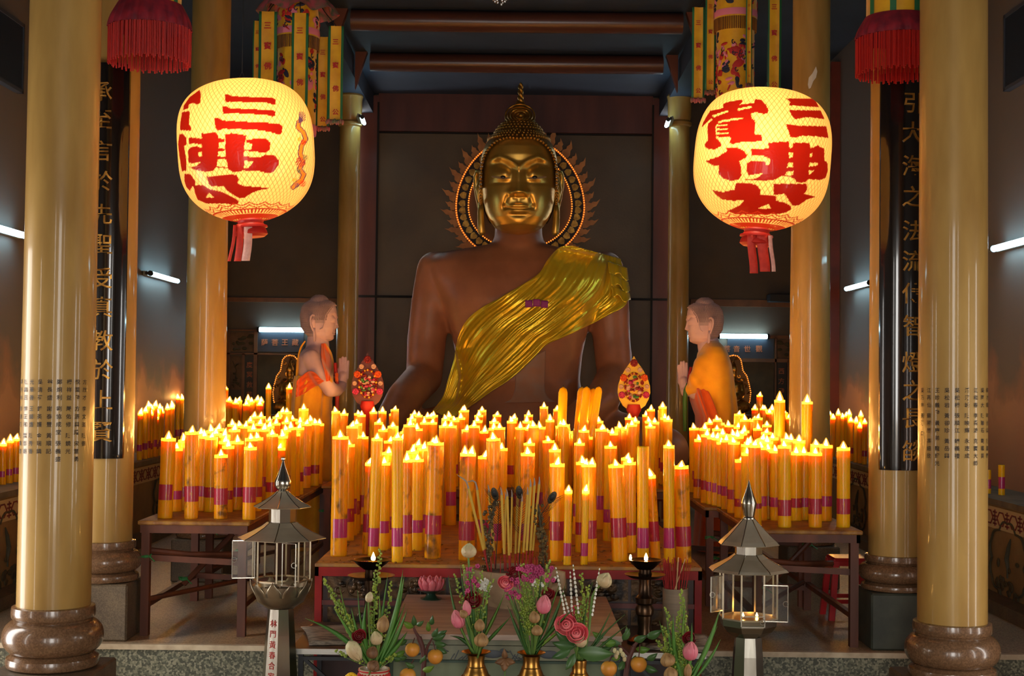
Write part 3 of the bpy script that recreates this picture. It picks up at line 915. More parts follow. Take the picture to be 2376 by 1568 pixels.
# -- the nearest candles, each read off the photo: flame or top x, x and y of the foot, top y, width, slip top and bottom, kind, flames, label
PLACED = []
def near(px, pxb, yb, yt, w, b0, b1, surf, label, kind=0, nfl=1, lit=True, bk=None, fl=1.0):
    # depth from where its foot stands on the surface
    Y = 9.0
    for _ in range(30):
        z = at(pxb, yb, Y).z
        Y = Y * (CAMZ - surf) / max(.05, CAMZ - z)
    r = w / 2 / sc(Y)
    Y += r * .8
    p = at(pxb, yb, Y); q = at(px, yt, Y)
    h = q.z - surf
    zb = [at(pxb, b, Y - r).z for b in (b1, b0)]
    lx = (q.x - p.x) / h
    xb = p.x
    PLACED.append((xb, Y, r))
    return candle(xb, Y, surf, r, h, label, None, lit, ((zb[0] - surf) / h, (zb[1] - surf) / h) if b0 else None, kind, (math.atan(lx), 0), fl, nfl, bk)
near(790, 786, 1291, 1016, 38, 1204, 1248, ZA, 'thick smoke-stained candle at the left front corner of the red altar', 2, bk=2)
near(875, 866, 1290, 1020, 26, 1225, 1268, ZA, 'tall slim candle with bright magenta slip behind the left oil lamp', 1, bk=0)
near(922, 922, 1305, 1018, 26, 1225, 1268, ZA, 'tall slim candle right of the left oil lamp, at the altar edge', 1, bk=0)
near(1011, 1004, 1296, 1030, 38, 1196, 1240, ZA, 'thick candle with a black burnt patch above its slip, left of the incense pot', 3, bk=1)
near(1086, 1082, 1300, 1055, 37, 1210, 1254, ZA, 'thick candle with a pitted lower half just left of the incense sticks', 2, nfl=2, bk=1)
near(1145, 1148, 1285, 1020, 33, 1215, 1255, ZA, 'tall smoked candle directly behind the incense sticks', 2)
near(1225, 1222, 1285, 1055, 33, 1215, 1255, ZA, 'candle with a dark sooty top behind the right half of the incense sticks', 3)
near(1293, 1293, 1302, 1080, 35, 1210, 1254, ZA, 'thick candle right of the incense pot beside two thin low candles', 0, bk=1)
near(1319, 1316, 1311, 1143, 18, 1260, 1290, ZA, 'left one of the two thin low candles at the altar edge', 1, bk=0, fl=.9)
near(1359, 1355, 1311, 1143, 17, 1260, 1290, ZA, 'right one of the two thin low candles at the altar edge', 1, bk=0, fl=.9)
near(1366, 1368, 1303, 1080, 34, 1208, 1250, ZA, 'thick candle with two flames behind the two thin low candles', 0, nfl=2, bk=1)
near(1430, 1438, 1303, 1082, 37, 1202, 1247, ZA, 'thick candle with a crimson slip left of the right oil lamp', 4, bk=1)
near(1492, 1492, 1306, 1033, 27, 1225, 1272, ZA, 'tall slim unlit candle behind the right oil lamp', 1, lit=False, bk=0)
near(1510, 1522, 1300, 1107, 23, 1210, 1256, ZA, 'short scorched candle right of the tall slim unlit one', 3, bk=1)
near(1552, 1553, 1308, 1037, 26, 1225, 1272, ZA, 'tall slim lit candle behind the red incense sticks', 1, bk=0)
near(1580, 1587, 1306, 1085, 36, 1222, 1268, ZA, 'thick candle with a black top at the right front corner of the altar', 3, bk=1)
near(857, 850, 1286, 1078, 20, 1193, 1235, ZA, 'slim candle squeezed left of the tall slim pair', 2, bk=1)
near(945, 944, 1292, 1070, 24, 1195, 1238, ZA, 'slim candle with a scribbled dark slip behind the slim pair', 2, bk=1)
for px, pxb, yb, yt, w, b0, b1, k, lab in ((391, 383, 1203, 1021, 34, 1124, 1160, 0, 'outermost candle of the front row on the left bench'), (445, 444, 1204, 1006, 32, 1128, 1164, 2, 'tallest candle of the left front row, second from its outer end'),
        (513, 512, 1204, 1060, 31, 1133, 1171, 3, 'short candle with black scorch marks in the left front row'), (581, 578, 1206, 1042, 30, 1130, 1166, 0, 'candle of the left front row nearest the steel lantern stand')):
    near(px, pxb, yb, yt, w, b0, b1, ZT, lab, k, bk=1)
for px, pxb, yb, yt, w, b0, b1, k, lab in ((1751, 1753, 1224, 1036, 29, 1168, 1180, 0, 'candle just behind the tip of the right steel lantern stand'), (1820, 1820, 1224, 1038, 31, 1160, 1197, 1, 'candle of the right front row two places in from the outer end'),
        (1892, 1891, 1224, 1055, 31, 1157, 1193, 0, 'middle candle of the three bright ones on the right front row'), (1957, 1957, 1224, 1043, 31, 1157, 1193, 1, 'outermost candle of the front row on the right bench')):
    near(px, pxb, yb, yt, w, b0, b1, ZT, lab, k, bk=1)

# tall pointed unlit candles leaning near the large statue
def pointed(px, yt, pxb, Y, w, label):
    a = at(px, yt, Y); b = at(pxb, 1000, Y); d = (b - a); foot = a + d * ((ZB - a.z) / d.z)
    t = thing('pointed_candle', label, 'candle', foot)
    r = w / 2 / sc(Y); L = (a - foot).length; u = (a - foot).normalized()
    PLACED.append((foot.x, foot.y, r)); m_ = foot.lerp(a, .5); PLACED.append((m_.x, m_.y, r))
    MB().tube([foot, foot + u * (L - r * 1.3), foot + u * (L - r * .5), foot + u * L], [r, r, r * .75, .002], 20).build('wax_body', M_WAX[1], t)
    MB().tube([foot + u * (L - .005), foot + u * (L + .012)], .002, 6).build('wick', M_WICK, t)
pointed(1307, 897, 1303, 12.6, 21, 'thick unlit pointed candle standing upright, first of the group by the statue')
pointed(1351, 897, 1341, 12.7, 20, 'second unlit pointed candle, leaning right, by the lap of the statue')
pointed(1362, 896, 1352, 12.55, 19, 'third unlit pointed candle leaning right in front of its neighbour')
pointed(1377, 900, 1372, 12.8, 19, 'unlit pointed candle standing behind the strongly leaning one')
pointed(1390, 896, 1374, 12.50, 18, 'unlit pointed candle leaning most strongly to the right')
# -- the crowd: every flame seen in the photo, its candle set on the bench that carries it
LEFT = [(409,1035),(427,1016),(466,1000),(473,1006),(490,994),(491,1009),(500,1000),(508,989),(522,1019),(529,1030),(550,1019),(581,1012),(596,1010),(647,1034),(519,1004),(538,979),(543,991),(557,981),(570,983),(580,971),(591,960),(606,960),(588,990),(602,977),(613,990),(626,969),(624,983),(632,1002),(642,961),(641,976),(653,949),(666,949),(656,1006),(663,991),(664,973),(679,966),(685,1001),(676,986),(705,942),(697,973),(694,986),(711,977),(722,969),(732,975),(740,977),(752,954)]
RIGHT = [(1621,1014),(1648,974),(1664,967),(1670,975),(1665,989),(1641,1003),(1652,1008),(1663,1010),(1676,1001),(1692,980),(1687,1015),(1677,1020),(1702,1020),(1700,1003),(1712,984),(1711,1006),(1715,954),(1722,999),(1728,994),(1728,967),(1717,974),(1737,973),(1748,968),(1758,963),(1761,988),(1778,980),(1779,997),(1771,1013),(1792,1010),(1737,1021),(1733,1026),(1767,1032),(1783,1036),(1779,1019),(1801,1040),(1735,1046),(1720,1062),(1825,1013),(1835,1014),(1854,1017),(1848,1045),(1867,1045),(1895,1026),(1915,1028),(1934,1033),(1634,988),(1612,987)]
CENTRE = [(1290,1037),(1275,1016),(1342,1022),(1415,1029),(1400,1008),(1465,1009),(1456,1057),(1463,1067),(1353,1067),(1364,1008),(1352,1012),(1205,1008),(1226,1009),(1226,1022),(1256,1005),(1161,1034),(1207,985),(1226,987),(1240,981),(1253,984),(1188,971),(1192,964),(1148,972),(1153,956),(1146,987),(1158,985),(1224,971),(1227,956),(1263,937),(1268,956),(1276,968),(1292,943),(1302,956),(1301,982),(1306,978),(1315,994),(1345,960),(1355,970),(1353,992),(1390,971),(1394,989),(1401,992),(1411,999),(1421,998),(1437,984),(1457,987),(1467,978),(1473,971),(1461,963),(1499,956),(1506,971),(1507,982),(1518,973),(1510,943),(1536,937),(1536,946),(1543,963),(1549,967),(1569,947),(1582,959),(1594,973),(1620,966),(1613,985),(1633,988),(780,948),(796,953),(831,953),(839,956),(867,949),(886,948),(917,943),(911,954),(877,974),(819,982),(828,976),(889,990),(911,982),(961,954),(972,957),(953,965),(951,979),(958,989),(965,988),(940,995),(947,994),(936,1012),(905,1017),(993,960),(999,960),(1007,957),(986,974),(1002,974),(1033,965),(1041,960),(1030,981),(1047,981),(1055,968),(1045,1000),(1069,963),(1074,947),(1079,945),(1112,957),(1120,945),(1108,970),(1084,990),(1099,981),(1127,994),(968,1026),(983,1034),(1007,1020),(810,1025),(823,1005),(845,1007),(902,1044),(893,1068),(955,1041),(968,1060),(1125,1053)]
LEDGE_L = [(325,953),(338,947),(345,935),(360,934),(352,941),(350,953),(363,963),(365,951),(372,940),(374,948),(388,940),(400,934),(399,938),(413,916),(423,917)]
LEDGE_R = [(1926,954),(1933,962),(1945,953),(1955,960),(1965,957),(1971,954),(1975,969),(1986,971),(1998,957),(1996,983),(2006,973)]
BACK_L = [(523,894),(531,922),(547,927),(554,922),(571,931),(576,920),(584,924),(597,920),(607,924),(603,931),(624,892),(671,892)]
BACK_R = [(1763,910),(1752,941),(1770,941),(1775,944),(1786,950),(1791,943),(1821,950),(1831,962)]
def crowd(flames, zones, label, group, h0=.60, rr=(.036, .046), band=(.20, .34), fl=1.0, kinds=None):
    """zones: (x0, x1, y0, y1, z)"""
    for (px, py) in sorted(flames, key=lambda f: -f[1]):
        rnd = random.Random(int(px * 7 + py * 31))
        r = rnd.uniform(*rr)
        best = None
        for (x0, x1, y0, y1, zs_) in zones:
            Y = y0 + r
            while Y <= y1 - r + 1e-6:
                p = at(px, py + 9, Y)
                if x0 + r <= p.x <= x1 - r:
                    h = p.z - zs_
                    c = ((h - h0) / .12) ** 2
                    for (qx, qy, qr) in PLACED:
                        d = math.hypot(p.x - qx, Y - qy) - qr - r
                        if d < .004: c += 60 * (.01 - d) / .05 + 20
                    if best is None or c < best[0]: best = (c, p.x, Y, h, zs_)
                Y += .035
        if best is None or best[3] < .25:
            continue
        if best[0] > 25: r *= .62
        c, x, Y, h, zs_ = best
        PLACED.append((x, Y, r))
        candle(x, Y, zs_, r, h, label, group, True, band if rnd.random() < .85 else None, None, (rnd.uniform(-.012, .012), 0), fl)
crowd(LEFT, [(XB[0][0], XB[0][1], 10.2, 11.12, ZT), (XB[1][0], XB[1][1], 11.2, 13.35, ZT)], 'lit orange candle in the crowd behind the front row of the left benches', 'crowded candles on the left benches', h0=.55, rr=(.040, .048))
crowd(RIGHT, [(XB[2][0], XB[2][1], 10.05, 11.02, ZT), (XB[3][0], XB[3][1], 11.1, 13.35, ZT)], 'lit orange candle in the crowd behind the front row of the right benches', 'crowded candles on the right benches', h0=.55, rr=(.040, .048))
crowd([c for c in CENTRE if c[1] > 975], [(XA0, XA1, 9.7, 11.7, ZA)], 'lit orange candle in the crowd in the middle of the red altar', 'crowded candles on the red altar', h0=.68, rr=(.040, .050))
crowd([c for c in CENTRE if c[1] <= 975], [(-1.66, 1.42, 12.45, 14.0, ZB)], 'lit orange candle on the long bench just below the large seated statue', 'crowded candles on the long rear bench', h0=.58, rr=(.036, .044))
crowd([c for c in CENTRE if c[1] > 975 and not XA0 < at(c[0], c[1], 11.0).x < XA1], [(-1.66, 1.42, 12.45, 14.0, ZB)], 'lit orange candle on the long bench just below the large seated statue', 'crowded candles on the long rear bench', h0=.58, rr=(.036, .044))
crowd(LEDGE_L, [(XL + .02, -3.94, 12.5, 20.5, ZLED)], 'lit candle in the row on the left wall ledge', 'candles on the left wall ledge', h0=.58, rr=(.026, .032), fl=1.15)
crowd(LEDGE_R, [(3.86, XR - .02, 12.5, 20.5, ZLED)], 'lit candle in the row on the right wall ledge', 'candles on the right wall ledge', h0=.58, rr=(.026, .032), fl=1.15)
crowd(BACK_L, [(-3.85, -2.75, 18.1, 19.2, ZS)], 'lit candle on the small bench at the back of the left aisle', 'candles at the back of the left aisle', h0=.62, rr=(.036, .046), fl=1.25)
crowd(BACK_R, [(2.75, 3.75, 18.1, 19.2, ZS)], 'lit candle on the small bench at the back of the right aisle', 'candles at the back of the right aisle', h0=.60, rr=(.036, .046), fl=1.25)
# two tall dark candles on the right benches
for px, py, Y, lab in ((1809, 931, 10.75, 'tall brown candle standing well above the right bench, left one of two'), (1873, 935, 10.65, 'tall brown candle in front of the third right column')):
    p = at(px, py, Y); candle(p.x, Y, ZT, .041, p.z - ZT, lab, None, True, None, 0, (0, 0), 1.25)
# unlit candles and tapers on the ledges near the edges
p = wall_pt(2322, 1137, 4.0)
for dx, dy, h, r, lab in ((0, -.02, .25, .026, 'larger unlit candle with magenta slip on the right ledge at the photo edge'), (-.06, .12, .20, .020, 'smaller unlit candle with magenta slip on the right ledge, behind the front column'), (-.09, .33, .16, .020, 'shortest candle on the right ledge, hidden in the shadow of the front column')):
    candle(p.x + dx, p.y + dy, ZLED, r, h, lab, None, False, (.22, .6), 1, bk=0)
for k, (px, py) in enumerate(((8, 1022), (24, 1014), (38, 1010))):
    q = wall_pt(px, py, -4.15); candle(q.x, q.y, ZLED, .027, q.z - ZLED - .04, 'lit candle on the left ledge between the photo edge and the front column', 'candles on the left ledge at the photo edge', True, (.2, .35), 0)
# ------------------------------------------------------------------ statues
M_CLAY = mat('brown_lacquered_clay', lin(186, 124, 90), .45, col2=lin(160, 104, 76), nscale=2.2, bump=.05, bscale=20, coat=.05, coatrough=.3)
M_CLAYGREY = mat('grey_repair_plaster', lin(172, 140, 124), .5, col2=lin(178, 124, 94), nscale=4)
M_GOLD = mat('burnished_gold_face', lin(238, 196, 100), .36, metal=.82, col2=lin(222, 176, 82), nscale=3, bump=.015, bscale=9)
M_GOLDHAIR = mat('dull_gold_curls', lin(186, 140, 62), .38, metal=.9)
M_LAME = mat('gold_lame_cloth', lin(255, 226, 54), .26, metal=.5, col2=lin(250, 204, 34), nscale=3, bump=.25, bscale=26, bstretch=(1, 1, .6), sheen=.2)
M_PURPLE = paint('purple_paper_note', 172, 60, 150, .6)
M_EYEW = paint('painted_eye_white', 150, 122, 92, .6)
M_EYEB = paint('painted_eye_black', 14, 10, 8, .3)

def remesh(mb, name, m, parent, voxel=.03, smooth_it=8, fac=.5):
    o = mb.build(name, m, parent, fix=True)
    md = o.modifiers.new('r', 'REMESH'); md.mode = 'VOXEL'; md.voxel_size = voxel; md.use_smooth_shade = True
    ms = o.modifiers.new('s', 'SMOOTH'); ms.iterations = smooth_it; ms.factor = fac
    dg = bpy.context.evaluated_depsgraph_get()
    me = bpy.data.meshes.new_from_object(o.evaluated_get(dg))
    o.modifiers.clear(); old = o.data; o.data = me; me.name = name; bpy.data.meshes.remove(old)
    me.materials.clear(); me.materials.append(m)
    me.polygons.foreach_set('use_smooth', [True] * len(me.polygons))
    return o

def limb(mb, pts, rad, seg=16):
    """rounded tapering limb through pts"""
    pts = [Vector(p) for p in pts]
    P = []; Rr = []
    for i in range(len(pts) - 1):
        for t in np.linspace(0, 1, 6, endpoint=False):
            P.append(pts[i].lerp(pts[i + 1], t)); Rr.append(rad[i] + (rad[i + 1] - rad[i]) * t)
    P.append(pts[-1]); Rr.append(rad[-1])
    mb.tube(P, Rr, seg)
    for p, r in zip(pts, rad): mb.ball(p, r * .995, 16, 10)

def interp(tab, v):
    xs_ = [a for a, _ in tab]; ys_ = [b for _, b in tab]
    return float(np.interp(v, xs_, ys_))

W_TAB = [(300, 0), (303, 22), (310, 42), (322, 60), (335, 71), (350, 78), (370, 82.5), (400, 84.5), (440, 84), (465, 82), (490, 77), (510, 69), (528, 55), (538, 38), (543, 20), (546, 0)]
F_TAB = [(300, 0), (304, 34), (310, 54), (322, 74), (335, 85), (350, 91), (370, 94), (400, 92), (440, 88), (480, 86), (510, 82), (528, 72), (538, 56), (543, 36), (546, 0)]
B_TAB = [(300, 0), (304, 40), (310, 60), (322, 80), (350, 98), (400, 106), (460, 98), (500, 74), (530, 50), (543, 24), (546, 0)]
def g2(dx, dz, sx, sz): return math.exp(-(dx / sx) ** 2 / 2 - (dz / sz) ** 2 / 2)
def face_relief(dx, py):
    """how far the face stands out (in head pixels)"""
    a = abs(dx); h = 0.0
    # nose
    if py < 470:
        t = max(0, min(1, (py - 398) / 58))
        hh = (3 + 16 * t ** 1.2) * (1 if py < 457 else max(0, 1 - ((py - 457) / 10) ** 2))
        h += hh * math.exp(-(dx / (6.5 + 4.5 * t)) ** 2 / 2 * 1.2) * min(1, max(0, (py - 385) / 14))
    h += 8.5 * g2(a - 15.5, py - 458, 6, 5)
    h -= 3 * g2(a - 9, py - 467, 4, 2.5)
    # brow
    yb = 403 - 26 * min(1, (a / 42)) ** .75 + max(0, a - 46) * .22
    h += 5.5 * math.exp(-((py - yb) / 4.5) ** 2 / 2) * math.exp(-(max(0, a - 60) / 14) ** 2)
    h -= 7.5 * g2(a - 36, py - (yb + 12), 17, 6.5)
    h -= 5 * g2(a - 17, py - 414, 6, 12)
    # lids
    h += 7 * g2(a - 38, py - 416, 17, 9)
    h -= 2.2 * g2(a - 38, py - 434, 20, 3)
    # cheeks, smile folds, lips, chin
    h += 5 * g2(a - 46, py - 462, 19, 20)
    h -= 4 * math.exp(-((a - (25 + (py - 462) * .32)) / 3.2) ** 2 / 2) * math.exp(-((py - 474) / 11) ** 2 / 2)
    lw = math.exp(-(dx / 21) ** 4)
    h += 4.2 * math.exp(-((py - (487 + (a / 30) ** 2 * 2.5 - 2.0 * math.exp(-(dx / 4) ** 2) * 0)) / 3.3) ** 2 / 2) * lw
    h += 4.6 * math.exp(-((py - 499 + (a / 26) ** 2 * 4) / 3.6) ** 2 / 2) * math.exp(-(dx / 19) ** 4)
    h -= 3 * math.exp(-((py - 493.2 + (a / 30) ** 2 * 3) / 1.5) ** 2 / 2) * math.exp(-(dx / 28) ** 6)
    h -= 5 * g2(a - 31, py - 489, 4, 4)
    h -= 2 * g2(dx, py - 476, 3, 6)
    h -= 4 * g2(dx, py - 508, 16, 3.5)
    h += 5 * g2(dx, py - 526, 17, 9)
    return h
def head_surface(scale=1.0, nt=150, nr=130, relief=True, rows_range=(300, 546), grow=0):
    """rows of points in head pixels: x right, y back, z up, with py 546 at z 0"""
    rows = []
    for i in range(nr + 1):
        t = i / nr
        u = .5 - .5 * math.cos(PI * t)
        py = rows_range[0] + (rows_range[1] - rows_range[0]) * (.5 * u + .5 * t)
        w = interp(W_TAB, py) + grow * (1 if 302 < py < 544 else 0); f = interp(F_TAB, py) + grow * (1 if 302 < py < 544 else 0); b = interp(B_TAB, py) + grow * (1 if 302 < py < 544 else 0)
        ring = []
        for k in range(nt):
            th = 2 * PI * k / nt
            th = th - .45 * math.sin(2 * (th)) * .5 * (1 if math.cos(th) > 0 else 0)   # denser towards the face
            c, s_ = math.cos(th), math.sin(th)      # th 0 looks forward
            e = 2 / 2.35
            x = w * math.copysign(abs(s_) ** e, s_)
            y = -(f if c > 0 else b) * math.copysign(abs(c) ** e, c)
            if relief and c > 0:
                k_ = min(1, c * 2.2)
                y -= face_relief(x, py) * k_
            ring.append(Vector((x, y, 546 - py)))
        rows.append(ring)
    return rows
def in_face(x, py):
    ex = abs(x) / 85; 
    dip = 5 * math.exp(-(x / 20) ** 2)
    ez = (425 - py + 0) / (96 - dip) if py < 425 else (py - 425) / 400
    return ex ** 2.6 + ez ** 2.6 < 1
def put_head(parent, M, m_face, m_hair, beads=True, finial=True, m_rim=None, eyes=True, curls_fine=False):
    """M takes head pixels to the world"""
    mb = MB(); mb.grid([[M @ p for p in r] for r in head_surface()], wrap=True)
    mb.build('head', m_face, parent, angle=180)
    # hair cap
    hs = head_surface(nt=120, nr=80, relief=False, grow=6)
    hm = MB(); vs = [M @ p for r in hs for p in r]; fs = []
    n = 120
    for i in range(80):
        for k in range(n):
            k2 = (k + 1) % n
            q = [hs[i][k], hs[i][k2], hs[i + 1][k2], hs[i + 1][k]]
            c = sum(q, Vector()) / 4
            py = 546 - c.z
            if c.y < 25 and in_face(c.x, py): continue
            if py > 440 and c.y < 30: continue
            if py > 515: continue
            fs.append((i * n + k, i * n + k2, (i + 1) * n + k2, (i + 1) * n + k))
    hm.add(vs, fs)
    hm.ball(M @ Vector((0, 8, 546 - 302)), (1, 1, 1), 4, 3) if False else None
    mound = [(0, 276), (22, 271), (40, 262), (51, 250), (56, 238), (58, 226)]
    ml = [(58, 224), (57, 238), (50, 252), (40, 262), (24, 270), (0, 274)]
    hm.lathe([(a, b) for a, b in ml], 40, (0, 0, 0), None, cap=False) if False else None
    rows = [[M @ Vector((a * math.cos(t), 6 + a * .95 * math.sin(t), b)) for t in np.linspace(0, 2 * PI, 40, endpoint=False)] for a, b in ml]
    hm.grid(rows, wrap=True)
    hm.build('hair', m_hair, parent, angle=180)
    bd = MB()
    sq = (M.to_3x3() @ Vector((1, 0, 0))).length
    step = 6.4 if curls_fine else 8.2
    br = (2.9 if curls_fine else 3.9) * sq
    # beads along the hair line
    prev = None; rim = []
    for t in np.linspace(-1, 1, 800):
        a = t * PI * .62
        x = 86 * math.copysign(abs(math.sin(a)) ** (2 / 2.6), math.sin(a)) if abs(a) <= PI / 2 else math.copysign(86, a)
        dip = 5 * math.exp(-(x / 20) ** 2)
        py = 425 - (96 - dip) * abs(math.cos(a)) ** (2 / 2.6) if abs(a) <= PI / 2 else 425 + (abs(a) - PI / 2) * 130
        w = interp(W_TAB, py) + 6; f = interp(F_TAB, py) + 6
        e = 2.35
        xx = max(-w * .999, min(w * .999, x))
        y = -f * max(0, (1 - abs(xx / w) ** e)) ** (1 / e)
        p = Vector((x * 1.02, y - 1, 546 - py))
        if prev is None or (p - prev).length > step * .95:
            if not curls_fine: bd.ball(M @ p, br, 8, 5)
            else: rim.append(M @ p)
            prev = p
    if rim:
        hb = MB(); hb.tube(rim, 2.6 * sq, 8); hb.build('hairline_ridge', m_face, parent)
    # rows over the cap and the mound
    py = 304
    while py < (500 if curls_fine else 330):
        w = interp(W_TAB, py) + 8; f = interp(F_TAB, py) + 8; b = interp(B_TAB, py) + 8
        th = -PI
        while th < PI:
            c, s_ = math.cos(th), math.sin(th); e = 2 / 2.35
            x = w * math.copysign(abs(s_) ** e, s_); y = -(f if c > 0 else b) * math.copysign(abs(c) ** e, c)
            if not (y < 25 and in_face(x, py - 3)) and not (py > 420 and y < 34):
                bd.ball(M @ Vector((x, y, 546 - py)), br, 6, 4)
            th += step / max(20, math.hypot(w * math.cos(th), (f + b) / 2 * math.sin(th)))
        py += step * .86
    for a, b in [(57, 228), (57, 234), (56, 240), (52, 247), (47, 253.5), (40, 260), (32, 265), (23, 269)]:
        m_ = int(2 * PI * a / step)
        for k in range(m_):
            t = 2 * PI * (k + (b % 2) * .5) / m_
            bd.ball(M @ Vector((a * math.cos(t), 6 + a * .95 * math.sin(t), b)), br, 6, 4)
    bd.build('hair_curls', m_hair, parent, angle=180)
    # ears with long lobes
    for sx, nm in ((-1, 'ear'), (1, 'ear')):
        em = MB()
        path = [(82, 20, 140), (90, 24, 150), (97, 32, 152), (101, 40, 142), (101, 42, 120), (97, 38, 95), (92, 30, 72), (89, 24, 58)]
        pts = [M @ Vector((sx * a, b, c)) for a, b, c in path]
        em.tube(pts, [5 * sq, 6 * sq, 6.5 * sq, 6.5 * sq, 6 * sq, 5.5 * sq, 5.5 * sq, 5 * sq], 10)
        inner = [(84, 22, 128), (91, 30, 132), (94, 34, 118), (90, 30, 95), (86, 24, 80)]
        em.tube([M @ Vector((sx * a, b, c)) for a, b, c in inner], 3.6 * sq, 8)
        em.tube([M @ Vector((sx * a, b, c)) for a, b, c in ((84, 25, 138), (89, 28, 110), (86, 26, 76))], [11 * sq, 13 * sq, 8 * sq], 12, flat=.5)
        lobe = [(88, 22, 78), (89, 21, 55), (88, 20, 30), (86, 19, 8), (85, 19, 2)]
        em.tube([M @ Vector((sx * a, b, c)) for a, b, c in lobe], [7 * sq, 7.5 * sq, 8 * sq, 8.5 * sq, 5 * sq], 12)
        em.build(nm, m_face, parent, angle=180)
    if eyes:
        for sx in (-1, 1):
            ew = MB(); eb = MB()
            def surf(dx, py):
                w = interp(W_TAB, py); f = interp(F_TAB, py); e = 2.35
                return -f * (1 - abs(dx / w) ** e) ** (1 / e) - face_relief(dx, py)
            up = []; lo = []
            for t in np.linspace(0, 1, 14):
                dx = 17 + 47 * t
                cy = 425 - 6 * t + 3 * math.sin(t * PI)
                hgt = 3.2 * math.sin(min(1, t * 1.25 + .02) * PI * .8) ** .8 if t < .98 else .1
                up.append(M @ Vector((sx * dx, surf(dx, cy - hgt) - 1.3, 546 - cy + hgt))); lo.append(M @ Vector((sx * dx, surf(dx, cy + hgt * .6) - 1.3, 546 - cy - hgt * .6)))
            ew.grid([up, lo]) if sx > 0 else ew.grid([lo, up])
            ew.build('eye', M_EYEW, parent)
            c = Vector((sx * 36, surf(36, 422.5) - 1.6, 546 - 423.0))
            eb.ball(M @ c, (6 * sq, 1.2 * sq, 3.4 * sq), 12, 8, M.to_3x3() * (1 / sq))
            eb.build('pupil', M_EYEB, parent)

# the great seated statue
YBU = 19.0
def B(px, py, dy=0.0): return at(px, py, YBU + dy)
sB = sc(YBU)
bud = thing('seated_buddha_statue', 'huge seated statue with golden face and gold sash in the middle of the hall', 'statue', (B(1203, 900).x, YBU - .3, .45))
mb = MB()
tor = [(568, 1203, 66, .30, .0), (578, 1203, 120, .36, .0), (590, 1204, 190, .42, .0), (612, 1205, 212, .50, -.02), (650, 1205, 205, .57, -.05), (700, 1204, 180, .60, -.08), (760, 1204, 160, .57, -.06), (820, 1204, 147, .53, -.03), (880, 1205, 140, .52, 0), (940, 1206, 150, .58, -.05), (1010, 1206, 175, .62, -.1)]
rows = []
for py, cx, hw, dd, oy in tor:
    c = B(cx, py); ring = []
    for t in np.linspace(0, 2 * PI, 64, endpoint=False):
        e = 2 / 2.5
        ring.append(Vector((c.x + hw / sB * math.copysign(abs(math.cos(t)) ** e, math.cos(t)), YBU + oy + dd * math.copysign(abs(math.sin(t)) ** e, math.sin(t)), c.z)))
    rows.append(ring)
mb.grid(rows, wrap=True)
mb.f.append(list(range(64))); mb.m.append(0)
mb.f.append([len(mb.v) - 64 + k for k in range(64)][::-1]); mb.m.append(0)
limb(mb, [B(1203, 515, .05), B(1203, 556, .03), B(1203, 590)], [.315, .325, .40], 32)
limb(mb, [B(1010, 626, .05), B(1000, 700), B(990, 790), B(984, 872, -.1)], [.255, .265, .265, .245])
limb(mb, [B(984, 874, -.1), B(936, 925, -1.0), B(896, 985, -1.6)], [.25, .225, .17])
limb(mb, [B(1404, 626, .05), B(1414, 700), B(1419, 790), B(1428, 872, -.1)], [.255, .265, .255, .245])
limb(mb, [B(1428, 874, -.1), B(1395, 930, -.8), B(1310, 990, -1.25)], [.25, .225, .17])
